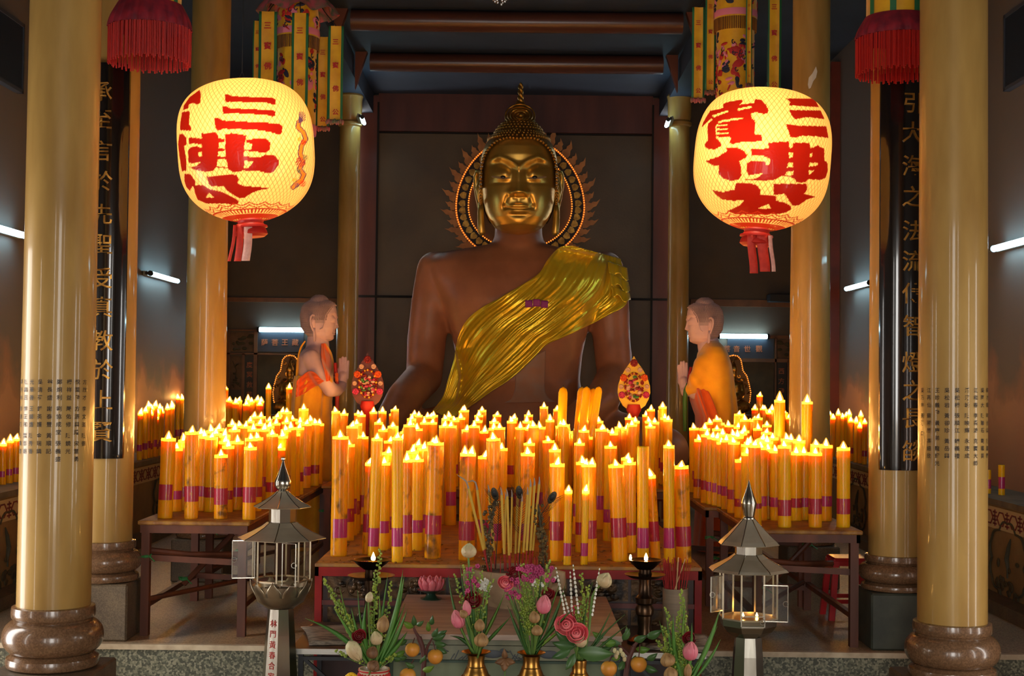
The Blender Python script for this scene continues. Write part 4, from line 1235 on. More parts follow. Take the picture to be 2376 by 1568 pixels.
# crossed legs
limb(mb, [B(1130, 985, -.1), B(930, 1030, -.9), B(870, 1050, -1.2)], [.42, .36, .33])
limb(mb, [B(1280, 985, -.1), B(1470, 1030, -.9), B(1540, 1050, -1.2)], [.42, .36, .33])
limb(mb, [B(900, 1055, -1.25), B(1200, 1035, -1.45), B(1480, 1055, -1.25)], [.28, .25, .28])
body = remesh(mb, 'body', M_CLAY, bud, .032, 10)
bvh = BVHTree.FromPolygons([bud.location + v.co for v in body.data.vertices], [list(p.vertices) for p in body.data.polygons])
EYE = Vector((0, 0, CAMZ))
def on_body(px, py, off, fallback, tree=None):
    d = (at(px, py, 10) - EYE).normalized()
    hit = (tree or bvh).ray_cast(EYE, d)
    if hit[0] is None: return at(px, py, fallback), fallback
    return hit[0] - d * off, hit[0].y
def strip_on(A, Bp, nu, nv, off, fold, name, m, parent, thick=.02, fb=19.0, tree=None):
    """a cloth between two photo outlines A and Bp, laid on the body behind it"""
    def resample(pl, n):
        pts = [Vector((p[0], p[1])) for p in pl]; out = []
        for t in np.linspace(0, len(pts) - 1, n):
            i = min(int(t), len(pts) - 2); f = t - i
            p0 = pts[max(i - 1, 0)]; p1 = pts[i]; p2 = pts[i + 1]; p3 = pts[min(i + 2, len(pts) - 1)]
            out.append(.5 * ((2 * p1) + (-p0 + p2) * f + (2 * p0 - 5 * p1 + 4 * p2 - p3) * f * f + (-p0 + 3 * p1 - 3 * p2 + p3) * f ** 3))
        return out
    a = resample(A, nu); b = resample(Bp, nu)
    depth = np.zeros((nu, nv))
    P2 = [[a[i].lerp(b[i], j / (nv - 1)) for j in range(nv)] for i in range(nu)]
    for i in range(nu):
        for j in range(nv):
            p = P2[i][j]
            d = (at(p.x, p.y, 10) - EYE).normalized()
            h = (tree or bvh).ray_cast(EYE, d)
            depth[i, j] = h[0].y if h[0] is not None else np.nan
    # fill misses from neighbours, then relax
    fbv = np.nanmean(depth) if not np.isnan(depth).all() else fb
    for i in range(nu):
        last = None
        for j in range(nv):
            if np.isnan(depth[i, j]): depth[i, j] = (last + .01) if last is not None else np.nan
            last = depth[i, j] if not np.isnan(depth[i, j]) else last
    depth = np.where(np.isnan(depth), fbv, depth)
    tight = depth.copy()
    for _ in range(14):
        q = np.pad(depth, 1, mode='edge')
        depth = np.minimum((q[:-2, 1:-1] + q[2:, 1:-1] + q[1:-1, :-2] + q[1:-1, 2:]) / 4, tight)
    rows = []
    for i in range(nu):
        row = []
        for j in range(nv):
            p = P2[i][j]; Y = depth[i, j] - off - fold(i / (nu - 1), j / (nv - 1))
            row.append(at(p.x, p.y, Y))
        rows.append(row)
    mb = MB(); mb.grid(rows)
    n = nu * nv
    back = [v + Vector((0, thick, 0)) for v in mb.v[:n]]
    fs = list(mb.f)
    mb.add(back, [f[::-1] for f in fs])
    edge = [i * nv for i in range(nu)] ; e2 = [i * nv + nv - 1 for i in range(nu)]; e3 = list(range(nv)); e4 = [(nu - 1) * nv + j for j in range(nv)]
    for e in (edge, e2, e3, e4):
        for k in range(len(e) - 1): mb.f.append([e[k], e[k + 1], e[k + 1] + n, e[k] + n]); mb.m.append(0)
    return mb.build(name, m, parent, angle=180, fix=True), rows
A = [(1330, 570), (1300, 573), (1272, 600), (1250, 634), (1205, 664), (1158, 691), (1112, 717), (1082, 744), (1065, 775), (1057, 808), (1053, 835), (1041, 875), (1027, 920), (1003, 952)]
Bp = [(1440, 600), (1452, 655), (1454, 704), (1408, 733), (1352, 762), (1302, 785), (1270, 799), (1242, 827), (1207, 861), (1175, 886), (1140, 908), (1105, 933), (1075, 954), (1046, 972)]
rs = np.random.RandomState(4)
ph = rs.uniform(0, 6.28, 12)
def fold_sash(u, v):
    f = 0
    w = v + .10 * math.sin(u * 5 + 1) + .05 * math.sin(u * 11)
    f += .009 * math.sin(w * 34 + ph[0] + 2.0 * u) * (.4 + .6 * math.sin(u * PI))
    f += .006 * math.sin(w * 61 + ph[1] - 3 * u) * (1 - .5 * u) + .004 * math.sin(w * 110 + ph[2] + 5 * u)
    f += .010 * math.sin((u * 22 + v * 9) + ph[3]) * math.exp(-((u - .42) / .10) ** 2)
    f += .03 * math.exp(-((v - .02) / .05) ** 2) + .02 * math.exp(-((v - .985) / .03) ** 2)
    return f
sash, srows = strip_on(A, Bp, 150, 110, .045, fold_sash, 'gold_sash', M_LAME, bud)
sbvh = BVHTree.FromPolygons([bud.location + v.co for v in sash.data.vertices], [list(p.vertices) for p in sash.data.polygons])
# hanging hem tiers at the shoulder
for k, (a0, b0, dy_) in enumerate((((1436, 606), (1451, 632), 26), ((1441, 634), (1454, 668), 24), ((1445, 664), (1456, 690), 22))):
    mb = MB(); rows = []
    base = at(a0[0], a0[1], YBU).y
    for i in range(8):
        t = i / 7; row = []
        for j in range(12):
            q = j / 11
            px = a0[0] - 26 + (b0[0] + 3 - a0[0] + 26) * q; py = a0[1] + (b0[1] - a0[1]) * q * .6 + dy_ * t + 6 * math.sin(q * 9 + k) * t
            hit, yy = on_body(px, py, .0, 18.9, sbvh)
            row.append(at(px + 3 * t, py, min(yy, 18.95) - .035 - .012 * k - .015 * math.sin(q * 16 + k)))
        rows.append(row)
    mb.grid(rows); o = mb.build('sash_hem', M_LAME, bud, angle=180)
    md = o.modifiers.new('t', 'SOLIDIFY'); md.thickness = .012
# three purple notes pinned on the sash
for px, py, rot in ((1227, 705, -3), (1245, 703, 1), (1263, 706, 4)):
    p, yy = on_body(px, py, .015, 18.4, sbvh)
    t = thing('purple_note', {1227: 'purple paper note on the gold sash, leftmost of the three', 1245: 'purple paper note on the gold sash, between the other two', 1263: 'purple paper note on the gold sash, rightmost of the three'}[px], 'paper', p)
    M = Matrix.Translation(p + Vector((0, -.045, 0))) @ Matrix.Rotation(R(rot), 4, 'Y') @ Matrix.Rotation(PI / 2, 4, 'X')
    h = 8.3 / sc(18.4)
    rows = [[M @ Vector((x * h, z * h, .004 * math.sin(x * 2 + z))) for x in np.linspace(-1, 1, 5)] for z in np.linspace(-1, 1, 5)]
    o = MB().grid(rows).build('paper', M_PURPLE, t); md = o.modifiers.new('t', 'SOLIDIFY'); md.thickness = .008; md.offset = -1
# the flap that hangs below the sash down the belly
fl = lambda u, v: .02
strip_on([(1193, 850), (1196, 880), (1194, 905), (1186, 925), (1170, 934)], [(1266, 812), (1265, 860), (1264, 900), (1272, 922), (1292, 932)], 40, 24, .012, lambda u, v: .012 + .01 * math.sin(v * PI), 'belly_flap', M_CLAYGREY, bud, .03)
# gold head
YH = 18.72
u = 1 / sc(YH)
ph_ = at(1203, 546, YH)
MH = Matrix.Translation(ph_) @ Matrix.Rotation(R(-.3), 4, 'Y') @ Matrix.Scale(u, 4)
put_head(bud, MH, M_GOLD, M_GOLDHAIR)
# onion and flame on the crown
fm = MB()
prof = [(37, 268), (36, 274), (34, 282), (30, 290), (24, 299), (17, 308), (11, 316), (8, 322), (0, 324)]
fm.lathe([(a, b) for a, b in prof], 32, cap=True, sy=.8)
fm.v = [MH @ (v + Vector((2, 6, -6))) for v in fm.v]
for k in range(5):
    s_ = 1 - k * .19
    loop = []
    for t in np.linspace(0, 2 * PI, 28, endpoint=False):
        x = 33 * s_ * math.sin(t) * (1 - .25 * math.cos(t)); z = 276 + (20 * -math.cos(t) * s_ if True else 0) + 14 * s_ * max(0, -math.cos(t)) - 4
        rr = interp([(262, 37), (274, 36), (290, 28), (308, 16), (324, 2)], z + 6)
        y = -.8 * math.sqrt(max(4, rr * rr - x * x))
        loop.append(MH @ Vector((x + 2, 6 + y - 1 - k * 1.0, z)))
    fm.tube(loop, 2.2 * u, 6, closed=True)
fm.ball(MH @ Vector((4, -24, 276)), (6 * u, 6 * u, 6 * u), 12, 8)
st = []; st2 = []; rad = []
for t in np.linspace(0, 1, 40):
    z = 306 + 50 * t; r_ = 7.5 - 3.5 * t
    st.append(MH @ Vector((3 + 3 * math.sin(t * 13), 5 + 3 * math.cos(t * 13), z))); st2.append(MH @ Vector((3 - 3 * math.sin(t * 13), 5 - 3 * math.cos(t * 13), z)))
    rad.append(r_ * u * .75)
fm.tube(st, rad, 8); fm.tube(st2, rad, 8)
fm.build('crown_flame', M_GOLDHAIR, bud, angle=60)

# pedestal
ped = thing('statue_pedestal', 'low wide plinth under the huge seated statue, mostly hidden by candles', 'pedestal', (0, 18.6, 0))
MB().box((0, 18.6, .20), (4.2, 3.4, .40), bev=.02).build('block', paint('cream_plaster_plinth', 170, 140, 110, .6), ped, smooth=False)
pm = MB()
for k in range(14):
    x = -1.95 + k * .3
    for dx in (0, .06, .12): pm.box((x + dx, 16.893, .22), (.025, .012, .22))
    pm.box((x + .06, 16.893, .33), (.15, .012, .025))
pm.build('key_pattern', M_MAROON, ped, smooth=False)
MB().lathe([(2.25, .40), (2.2, .42), (1.95, .43), (2.05, .44), (2.0, .45), (0, .45)], 64, (0, 18.35, 0), sy=.72).build('lotus_base', M_CLAY, ped)

# halo on the wall behind the head
YW = 21.97
def H(px, py, d=0.0): return at(px, py, YW - d)
halo = thing('flaming_halo', 'bronze halo with flame border and little orange lights behind the golden head', 'halo', H(1207, 470))
def ringpt(a, grow):
    # a teardrop ring, a = 0 at the top
    rx, rt, rb = 147 + grow, 152 + grow, 132 + grow
    return 1207 + rx * math.sin(a) * (1 - .06 * math.cos(a)), 472 - (rt if math.cos(a) > 0 else rb) * math.cos(a)
AA = np.linspace(0, 2 * PI, 96, endpoint=False)
def plate(mb, grow0, grow1, d0, d1):
    i0 = [H(*ringpt(a, grow0), d1) for a in AA]; o0 = [H(*ringpt(a, grow1), d1) for a in AA]
    i1 = [H(*ringpt(a, grow0), d0) for a in AA]; o1 = [H(*ringpt(a, grow1), d0) for a in AA]
    mb.grid([i1, i0, o0, o1], wrap=True)
M_BRONZE = mat('dull_bronze_relief', lin(204, 136, 78), .5, metal=.3, col2=lin(176, 114, 66), nscale=8)
mb = MB(); pts = [H(*ringpt(a, -26), .03) for a in AA]; mb.add(pts + [H(*ringpt(a, -26), 0) for a in AA], [list(range(96))] + [(k, (k + 1) % 96, 96 + (k + 1) % 96, 96 + k) for k in range(96)])
mb.build('disc', mat('bronze_halo_disc', lin(124, 82, 46), .45, metal=.3), halo, fix=True)
mb = MB(); plate(mb, -27, 0, 0, .05); mb.build('band', paint('black_brown_band', 44, 30, 22, .5), halo, fix=True)
mb = MB(); plate(mb, -1, 4, 0, .075); mb.build('outer_moulding', M_BRONZE, halo, fix=True)
for k in range(46):
    a = 2 * PI * (k + .5) / 46
    x, y = ringpt(a, -13); x2, y2 = ringpt(a, -3)
    if y > 590: continue
    p = H(x, y, .055); dirv = (H(x2, y2, .055) - p).normalized(); side = dirv.cross(Vector((0, 1, 0)))
    pm = MB(); hw = 8.2 / 150
    poly = [(-.75, -.8), (.75, -.8), (1.0, -.1), (.75, .55), (0, 1.15), (-.75, .55), (-1.0, -.1)]
    M = Matrix((side, dirv, Vector((0, -1, 0)))).transposed().to_4x4(); M.translation = p
    pm.prism([(q[0] * hw, q[1] * hw) for q in poly], .02, M)
    pm.build('lotus_petal', M_GOLDLEAF, halo, smooth=False)
M_BULB = mat('little_orange_bulb', lin(255, 150, 40), .3, emit=(1.0, .27, .03, 1), estr=.55)
for grow, nm in ((1.5, 'outer_light_string'), (-27, 'inner_light_string')):
    lb = MB(); last = None
    for a in np.linspace(.5, 2 * PI - .5, 900):
        p = H(*ringpt(a, grow), .085 if grow > 0 else .055)
        if last is None or (p - last).length > .034:
            lb.ball(p, .0125, 8, 5); last = p
    lb.build(nm, M_BULB, halo)
for k in range(44):
    a = 2 * PI * (k + .5) / 44
    x, y = ringpt(a, 4)
    if y > 585: continue
    p = H(x, y, 0.0)
    x2, y2 = ringpt(a, 30); dirv = (H(x2, y2, 0) - p).normalized()
    side = dirv.cross(Vector((0, 1, 0)))
    sgn = 1 if math.sin(a) > 0 else -1
    up_ = Vector((0, 0, 1)); dirv = (dirv + up_ * .55).normalized(); side = dirv.cross(Vector((0, 1, 0)))
    L = (40 if k % 2 else 27) / 150
    w = 9.5 / 150
    bend = .35 * sgn
    fl_ = [(-1, -.05), (-1.15, .2), (-.75, .42), (-.85, .6), (-.35, .78), (0 + bend, 1.0), (.1, .72), (.5, .55), (.35, .4), (1.0, .25), (1.0, -.05)]
    M = Matrix((side, dirv, Vector((0, -1, 0)))).transposed().to_4x4(); M.translation = p
    pm = MB(); pm.prism([(q[0] * w, q[1] * L) for q in fl_], .028, M); pm.build('flame_tongue', M_BRONZE, halo, smooth=False)

# ------------------------------------------------------------------ the two praying monk statues
M_SKIN = mat('pinkish_painted_plaster', lin(206, 174, 184), .55, col2=lin(190, 158, 168), nscale=6)
M_SKINHAIR = mat('grey_brown_painted_curls', lin(166, 142, 150), .6, col2=lin(146, 124, 132), nscale=9)
M_ROBEY = mat('saffron_yellow_cloth', lin(240, 170, 16), .75, col2=lin(228, 152, 10), nscale=5, sheen=.4, bump=.08, bscale=60)
M_ROBEO = mat('orange_robe_cloth', lin(232, 96, 16), .75, col2=lin(214, 80, 10), nscale=5, sheen=.4, bump=.08, bscale=60)
M_GARR = paint('red_garland', 150, 24, 24, .5)
M_GARG = paint('green_garland', 60, 110, 44, .5)
YM = 14.6
sM = sc(YM)
def P(px, py, dy=0.0): return at(px, py, YM + dy)
def palms(mb, cx, y0, y1, sgn, base):
    """two hands pressed together, fingers up; sgn is the way the statue looks"""
    for side in (-1, 1):
        oy = side * .035
        limb(mb, [P(base[0], base[1], side * .06), P(cx - sgn * 5, y1 + 22, oy), P(cx - sgn * 1, y1 + 4, oy)], [.058, .055, .05], 12)
        for q in range(4):
            fx = cx + sgn * (-10 + 6.6 * q); tip = y0 + [4, 0, 1, 9][q]
            bx = cx + sgn * (-8 + 5.2 * q)
            limb(mb, [P(bx, y1 + 8, oy), P((fx + bx) / 2 + sgn * 1.0, (y1 + tip) / 2, oy * .8), P(fx + sgn * 1.5, tip + 3, oy * .6)], [.021, .017, .0125], 10)
        limb(mb, [P(cx - sgn * 8, y1 + 16, oy), P(cx - sgn * 16, y1 - 4, oy * 1.1), P(cx - sgn * 18, y1 - 17, oy)], [.022, .017, .012], 10)
def loft(mb, rings, n=64, folds=0, amp=0.0, seed=0, ex=2.3, phase=0.0):
    rows = []
    for py, xa_, xb_, dd in rings:
        a = P(xa_, py); b = P(xb_, py); ring = []
        cx, hw = (a.x + b.x) / 2, (b.x - a.x) / 2; z = (a.z + b.z) / 2
        k = min(1, max(0, (py - 800) / 60))
        for t in np.linspace(0, 2 * PI, n, endpoint=False):
            f = 1 + amp * k * (math.sin(t * folds + phase + py * .01) + .5 * math.sin(t * folds * 1.7 + 2 + py * .02)) / max(hw, .1)
            e = 2 / ex
            ring.append(Vector((cx + hw * f * math.copysign(abs(math.cos(t)) ** e, math.cos(t)), YM + dd * f * math.copysign(abs(math.sin(t)) ** e, math.sin(t)), z)))
        rows.append(ring)
    m = len(mb.v); mb.grid(rows, wrap=True)
    mb.f.append([m + k for k in range(n)]); mb.m.append(0)
    mb.f.append([len(mb.v) - 1 - k for k in range(n)]); mb.m.append(0)
def dense(rings, step=8):
    out = []
    for a, b in zip(rings, rings[1:]):
        k = max(1, int((b[0] - a[0]) / step))
        for t in np.linspace(0, 1, k, endpoint=False): out.append(tuple(p + (q - p) * t for p, q in zip(a, b)))
    out.append(rings[-1]); return out
def monk_head(parent, chin, yaw, k=.405):
    M = Matrix.Translation(P(*chin)) @ Matrix.Rotation(yaw, 4, 'Z') @ Matrix.Scale(k / sM, 4)
    put_head(parent, M, M_SKIN, M_SKINHAIR, eyes=False, curls_fine=True)
# left monk, bare shoulder towards us, looking right
ml = thing('praying_monk_statue', 'praying monk statue with bare shoulder and orange sash, looking right', 'statue', (P(725, 900).x, YM, 0))
monk_head(ml, (742, 794), R(90))
mb = MB()
loft(mb, dense([(800, 722, 752, .12), (812, 704, 760, .22), (828, 694, 766, .30), (850, 692, 768, .30), (880, 694, 766, .27), (910, 692, 764, .26), (960, 690, 764, .28)]))
limb(mb, [P(738, 775), P(737, 812)], [.105, .125], 20)
for sy in (-1, 1):
    limb(mb, [P(722, 830, sy * .27), P(742, 868, sy * .33), P(766, 903, sy * .30)], [.088, .085, .075], 16)
    limb(mb, [P(766, 904, sy * .30), P(782, 905, sy * .16), P(793, 893, sy * .05)], [.076, .066, .055], 16)
hm_ = MB(); palms(hm_, 797, 826, 868, 1, (790, 898)); remesh(hm_, 'praying_hands', M_SKIN, ml, .006, 2)
remesh(mb, 'body', M_SKIN, ml, .016, 4)
mb = MB()
loft(mb, dense([(872, 688, 770, .32), (900, 684, 769, .31), (930, 682, 766, .31), (960, 681, 766, .32), (1040, 682, 770, .33), (1272, 676, 778, .36)]), folds=9, amp=.012, phase=1)
mb.build('yellow_robe', M_ROBEY, ml, angle=180, fix=True)
mbvh = BVHTree.FromPolygons([ml.location + v.co for o in ml.children if o.name.startswith('body') for v in o.data.vertices], [list(p.vertices) for o in ml.children if o.name.startswith('body') for p in o.data.polygons])
def cloth_strip(A, Bp, name, m, parent, tree, amp=.008, nfold=20, nu=50, nv=24, off=.02, fb=YM):
    return strip_on(A, Bp, nu, nv, off, lambda u, v: amp * math.sin(v * nfold + u * 3) + .3 * amp * math.sin(v * nfold * 2.3), name, m, parent, .012, fb, tree)
cloth_strip([(745, 797), (745, 830), (752, 860), (757, 885)], [(754, 796), (766, 825), (769, 855), (768, 882)], 'orange_sash', M_ROBEO, ml, mbvh, .006, 14)
cloth_strip([(688, 884), (702, 870), (716, 861), (730, 864), (744, 878)], [(686, 922), (704, 914), (722, 902), (738, 893), (752, 884)], 'orange_waist_wrap', M_ROBEO, ml, mbvh, .007, 20, 50, 24, .075)
cloth_strip([(755, 797), (764, 820), (768, 850), (766, 884)], [(757, 797), (770, 820), (775, 850), (771, 888)], 'yellow_sash_edge', M_ROBEY, ml, mbvh, .003, 9, 40, 8, .03)
cloth_strip([(707, 790), (696, 806), (690, 830), (687, 860), (684, 900), (681, 950), (680, 1000)], [(709, 792), (699, 810), (694, 832), (692, 862), (691, 900), (690, 950), (689, 1000)], 'back_edge_of_robe', M_ROBEY, ml, mbvh, .003, 9, 50, 8)
g = MB(); g.tube([P(778, 842, -.14), P(780, 870, -.16), P(783, 905, -.16), P(782, 950, -.14), P(783, 1010, -.12)], [.018, .02, .022, .02, .016], 10)
g.build('red_garland', M_GARR, ml)
g = MB()
for k in range(10): g.ball(P(781 + .6 * math.sin(k), 868 + 3.2 * k * .5, -.18), .018, 8, 6)
g.build('garland_beads', M_ROBEO, ml)
# right monk, wrapped in a saffron robe, looking left
mr = thing('praying_monk_statue', 'praying monk statue wholly wrapped in a saffron yellow robe, looking left', 'statue', (P(1655, 900).x, YM, 0))
monk_head(mr, (1632, 800), R(-90))
mb = MB()
limb(mb, [P(1640, 782), P(1648, 815), P(1655, 870)], [.105, .125, .2], 20)
for sy in (-1, 1): limb(mb, [P(1640, 890, sy * .2), P(1612, 912, sy * .14), P(1598, 905, sy * .05)], [.08, .066, .055], 16)
hm_ = MB(); palms(hm_, 1585, 836, 880, -1, (1592, 908)); remesh(hm_, 'praying_hands', M_SKIN, mr, .006, 2)
remesh(mb, 'body', M_SKIN, mr, .016, 4)
mb = MB()
loft(mb, dense([(790, 1640, 1662, .10), (796, 1633, 1670, .20), (806, 1626, 1679, .29), (820, 1620, 1687, .34), (845, 1614, 1694, .37), (875, 1610, 1699, .37), (905, 1608, 1703, .36), (935, 1626, 1706, .36), (965, 1642, 1709, .36), (1100, 1650, 1713, .37), (1272, 1640, 1720, .40)]))
limb(mb, [P(1640, 850, -.2), P(1620, 880, -.24), P(1606, 902, -.16), P(1602, 906, -.05)], [.14, .10, .075, .06])
limb(mb, [P(1640, 850, .2), P(1620, 880, .24), P(1606, 902, .16), P(1602, 906, .05)], [.14, .10, .075, .06])
ro = remesh(mb, 'saffron_robe', M_ROBEY, mr, .016, 6)
for v in ro.data.vertices:                       # vertical folds, deeper towards the hem
    w = v.co + mr.location
    k = min(1, max(0, (2.0 - w.z) / .9))
    a = math.atan2(w.y - YM, w.x - mr.location.x)
    d = .018 * math.sin(a * 9 + w.z * 1.5) + .010 * math.sin(a * 17 - w.z * 2)
    v.co += v.normal * d * k
    d2 = .010 * math.sin((w.x * 1.0 + w.z * .9) * 34) * math.exp(-((w.x - P(1615, 895).x) / .16) ** 2 - ((w.z - P(1615, 895).z) / .2) ** 2)
    v.co += v.normal * d2
mb = MB()
loft(mb, dense([(900, 1600, 1640, .30), (930, 1606, 1652, .40), (965, 1618, 1664, .42), (1100, 1622, 1680, .42), (1272, 1612, 1690, .44)]), folds=7, amp=.010, phase=.5)
mb.build('orange_under_robe', M_ROBEO, mr, angle=180, fix=True)
g = MB(); g.tube([P(1603, 852, -.13), P(1600, 872, -.15), P(1598, 890, -.15)], [.015, .02, .018], 10); g.build('red_garland', M_GARR, mr)
g = MB(); g.tube([P(1597, 890, -.15), P(1591, 905, -.15), P(1589, 930, -.14), P(1590, 1000, -.12)], [.02, .022, .024, .02], 10); g.build('green_garland', M_GARG, mr)

# small gilded statues in front of the side shrines
M_GILT = mat('bright_gilt', lin(206, 156, 74), .32, metal=.9, col2=lin(120, 84, 40), nscale=20)
for cx, lab in ((673, 'small gilded statue with a light-edged aureole behind the left monk statue'), (1702, 'small gilded statue with a light-edged aureole behind the right monk statue')):
    Y = 19.9; s_ = sc(Y)
    Q = lambda dx, py, dy=0.0: at(cx + dx, py, Y + dy)
    t = thing('gilded_statue', lab, 'statue', (Q(0, 960).x, Y, 0))
    MB().lathe([(.30, 0), (.30, .05), (.24, .1), (.24, Q(0, 962).z - .1), (.30, Q(0, 962).z - .05), (.30, Q(0, 962).z)], 24, (Q(0, 900).x, Y, 0)).build('pedestal', M_REDWOOD, t)
    half = [(0, 824), (10, 826), (17, 834), (20, 848), (22, 860), (31, 872), (36, 890), (40, 910), (38, 930), (30, 950), (24, 962)]
    out = [(x, y) for x, y in half] + [(-x, y) for x, y in half[::-1][:-1]]
    mb = MB(); c = [Q(0, 900, .1 + d) for d in (0, .03)]
    fr = [Q(x, y, .1) for x, y in out]; bk = [Q(x, y, .13) for x, y in out]; n = len(out)
    tris = tessellate_polygon([[Vector((x, y, 0)) for x, y in out]])
    mb.add(fr + bk, [list(q) for q in tris] + [[i + n for i in q[::-1]] for q in tris] + [(i, (i + 1) % n, n + (i + 1) % n, n + i) for i in range(n)])
    mb.build('aureole', mat('dark_bronze_aureole', lin(70, 50, 28), .45, metal=.6), t, fix=True, smooth=False)
    sw = MB(); rnd = random.Random(cx)
    for k in range(40):
        x = rnd.uniform(-34, 34); y = rnd.uniform(832, 955)
        if abs(x) > interp([(824, 0), (834, 15), (860, 20), (872, 28), (910, 37), (962, 22)], y): continue
        a0 = rnd.uniform(0, 6)
        sw.tube([Q(x + (1 + 4 * b) * math.cos(a0 + b * 5), y + (1 + 4 * b) * math.sin(a0 + b * 5), .085) for b in np.linspace(0, 1, 9)], .010, 5)
    sw.build('scrollwork', M_GILT, t)
    ls = MB(); last = None
    for i in range(n):
        p0 = Q(*out[i], .09); p1 = Q(*out[(i + 1) % n], .09)
        if i == len(half) - 1: continue
        for q in np.linspace(0, 1, 30):
            p = p0.lerp(p1, q)
            if last is None or (p - last).length > .026: ls.ball(p, .0105, 6, 4); last = p
    ls.build('light_string', M_BULB, t)
    mb = MB()
    limb(mb, [Q(0, 925), Q(0, 900), Q(0, 882)], [.13, .12, .05]); mb.ball(Q(0, 868), (.052, .056, .07), 16, 12)
    mb.lathe([(.06, 0), (.055, .04), (.03, .09), (.012, .14), (0, .17)], 16, Q(0, 860))
    for sx in (-1, 1):
        limb(mb, [Q(15 * sx, 890), Q(20 * sx, 912, -.05), Q(6 * sx, 922, -.16)], [.05, .045, .035])
        limb(mb, [Q(5 * sx, 935), Q(26 * sx, 944, -.12), Q(0, 948, -.22)], [.10, .085, .05])
    remesh(mb, 'figure', M_GILT, t, .010, 3)
# ------------------------------------------------------------------ shrine fronts on the back wall of the aisles
M_FRAMEW = mat('brown_orange_frame', lin(128, 82, 52), .5, col2=lin(104, 66, 44), nscale=5)
M_SIGN = paint('blue_black_signboard', 40, 46, 56, .35, coat=.4)
M_BROWNP = mat('murky_painted_panel', lin(110, 80, 58), .6, col2=lin(84, 64, 48), nscale=9)
M_RUST = paint('dim_red_gold_lettering', 170, 92, 60, .5)
def rect_on(mb, px0, py0, px1, py1, d0, d1, Yw=YB):
    a = at(px0, py0, Yw); b = at(px1, py1, Yw)
    mb.box(((a.x + b.x) / 2, Yw - (d0 + d1) / 2, (a.z + b.z) / 2), (abs(b.x - a.x), d1 - d0, abs(a.z - b.z)))
def shrine(side, lab_sign, lab_vert, lab_bird, lab_sq, lab_arch):
    L_ = side < 0
    X = (lambda x: x) if L_ else (lambda x: 2392 - x)
    dyo = 0 if L_ else 15
    fr = MB()
    # frame members
    for a in ((529, 764, 720, 769), (529, 818, 720, 824), (591, 768, 596, 960), (563, 820, 567, 960), (529, 768, 532, 960)):
        rect_on(fr, X(a[0]), a[1] + dyo, X(a[2]), a[3] + dyo, 0, .05)
    rect_on(fr, X(529), 690 + dyo * .5, X(790), 703 + dyo * .5, 0, .06)
    struct('trim_shrine_%s' % ('left' if L_ else 'right'), fr, M_FRAMEW)
    def board(name, box, m, label, cat, d=.03):
        c = at((X(box[0]) + X(box[2])) / 2, (box[1] + box[3]) / 2 + dyo, YB)
        t = thing(name, label, cat, (c.x, YB - d / 2, c.z))
        mb = MB(); rect_on(mb, X(box[0]), box[1] + dyo, X(box[2]), box[3] + dyo, 0, d)
        mb.build('board', m, t, smooth=False); return t
    t = board('shrine_signboard', (597, 770, 705, 817), M_SIGN, lab_sign, 'sign')
    g = MB()
    chars = [('薩', 614), ('菩', 638), ('王', 661), ('藏', 685)] if L_ else [('觀', 1761), ('世', 1734), ('音', 1709), ('菩', 1687)]
    for ch, px in chars:
        p = at(px, 794 + dyo, YB - .032)
        g = MB(); put_glyph(g, ch, facing(p, (0, -1, 0)), .105, .012, .004); g.build('character', M_RUST, t, smooth=False)
    t = board('shrine_couplet', (568, 825, 590, 950), paint('black_couplet_paint', 30, 22, 20, .4), lab_vert, 'board')
    g = MB()
    for ch, py in zip('度冥救苦' if L_ else '西方發佛', (846, 869, 892, 915)):
        p = at(X(579), py + dyo, YB - .032); g = MB(); put_glyph(g, ch, facing(p, (0, -1, 0)), .095, .014, .004); g.build('character', M_RUST, t, smooth=False)
    t = board('bird_painting', (534, 826, 561, 904), M_BROWNP, lab_bird, 'painting', .02)
    g = MB(); Q = lambda x, y, d=.024: at(X(x), y + dyo, YB - d)
    g.tube([Q(544, 852), Q(549, 846), Q(555, 843)], [.012, .03, .004], 8, flat=.4); g.tube([Q(540, 838), Q(548, 858), Q(545, 890)], .006, 6)
    for k in range(14):
        rr = random.Random(k); g.ball(Q(rr.uniform(538, 557), rr.uniform(862, 898)), (rr.uniform(.01, .03), .006, rr.uniform(.01, .02)), 8, 5)
    g.build('painted_bird_and_branch', M_MURAL, t)
    t = board('square_painting', (533, 771, 589, 816), M_BROWNP, lab_sq, 'painting', .02)
    g = MB()
    for k in range(14):
        rr = random.Random(k + 50); g.ball(Q(rr.uniform(540, 584), rr.uniform(776, 812)), (rr.uniform(.02, .06), .006, rr.uniform(.015, .03)), 8, 5)
    g.build('painted_scene', M_MURAL, t)
    # shrine opening with rounded upper corners
    c = at(X(645), 890, YB)
    t = thing('shrine_backdrop', lab_arch, 'panel', (c.x, YB - .01, c.z))
    pts = [(598, 960), (598, 838), (601, 830), (608, 826), (690, 826), (690, 960)]
    w = [at(X(a), b + dyo, YB) for a, b in pts]
    mb = MB(); mb.prism([(p.x, p.z) for p in w], .02, Matrix.Translation((0, YB - .004, 0)) @ Matrix.Rotation(PI / 2, 4, 'X'))
    mb.build('cloth', mat('dark_olive_cloth_panel', lin(92, 78, 56), .6, col2=lin(70, 60, 46), nscale=4), t, smooth=False, fix=True)
shrine(-1, 'blue black signboard with four characters under the tube behind the left monk statue', 'narrow black board with four characters beside the third left column', 'upright painting of a bird on a branch beside the third left column', 'square murky painting above the bird painting, left back wall', 'dark olive arched panel behind the small gilded statue on the left')
shrine(1, 'blue black signboard with characters under the tube behind the right monk statue', 'narrow black board with characters beside the third right column', 'upright painting of a bird partly hidden by the third right column', 'square murky painting above the bird painting, right back wall', 'dark olive arched panel behind the small gilded statue on the right')
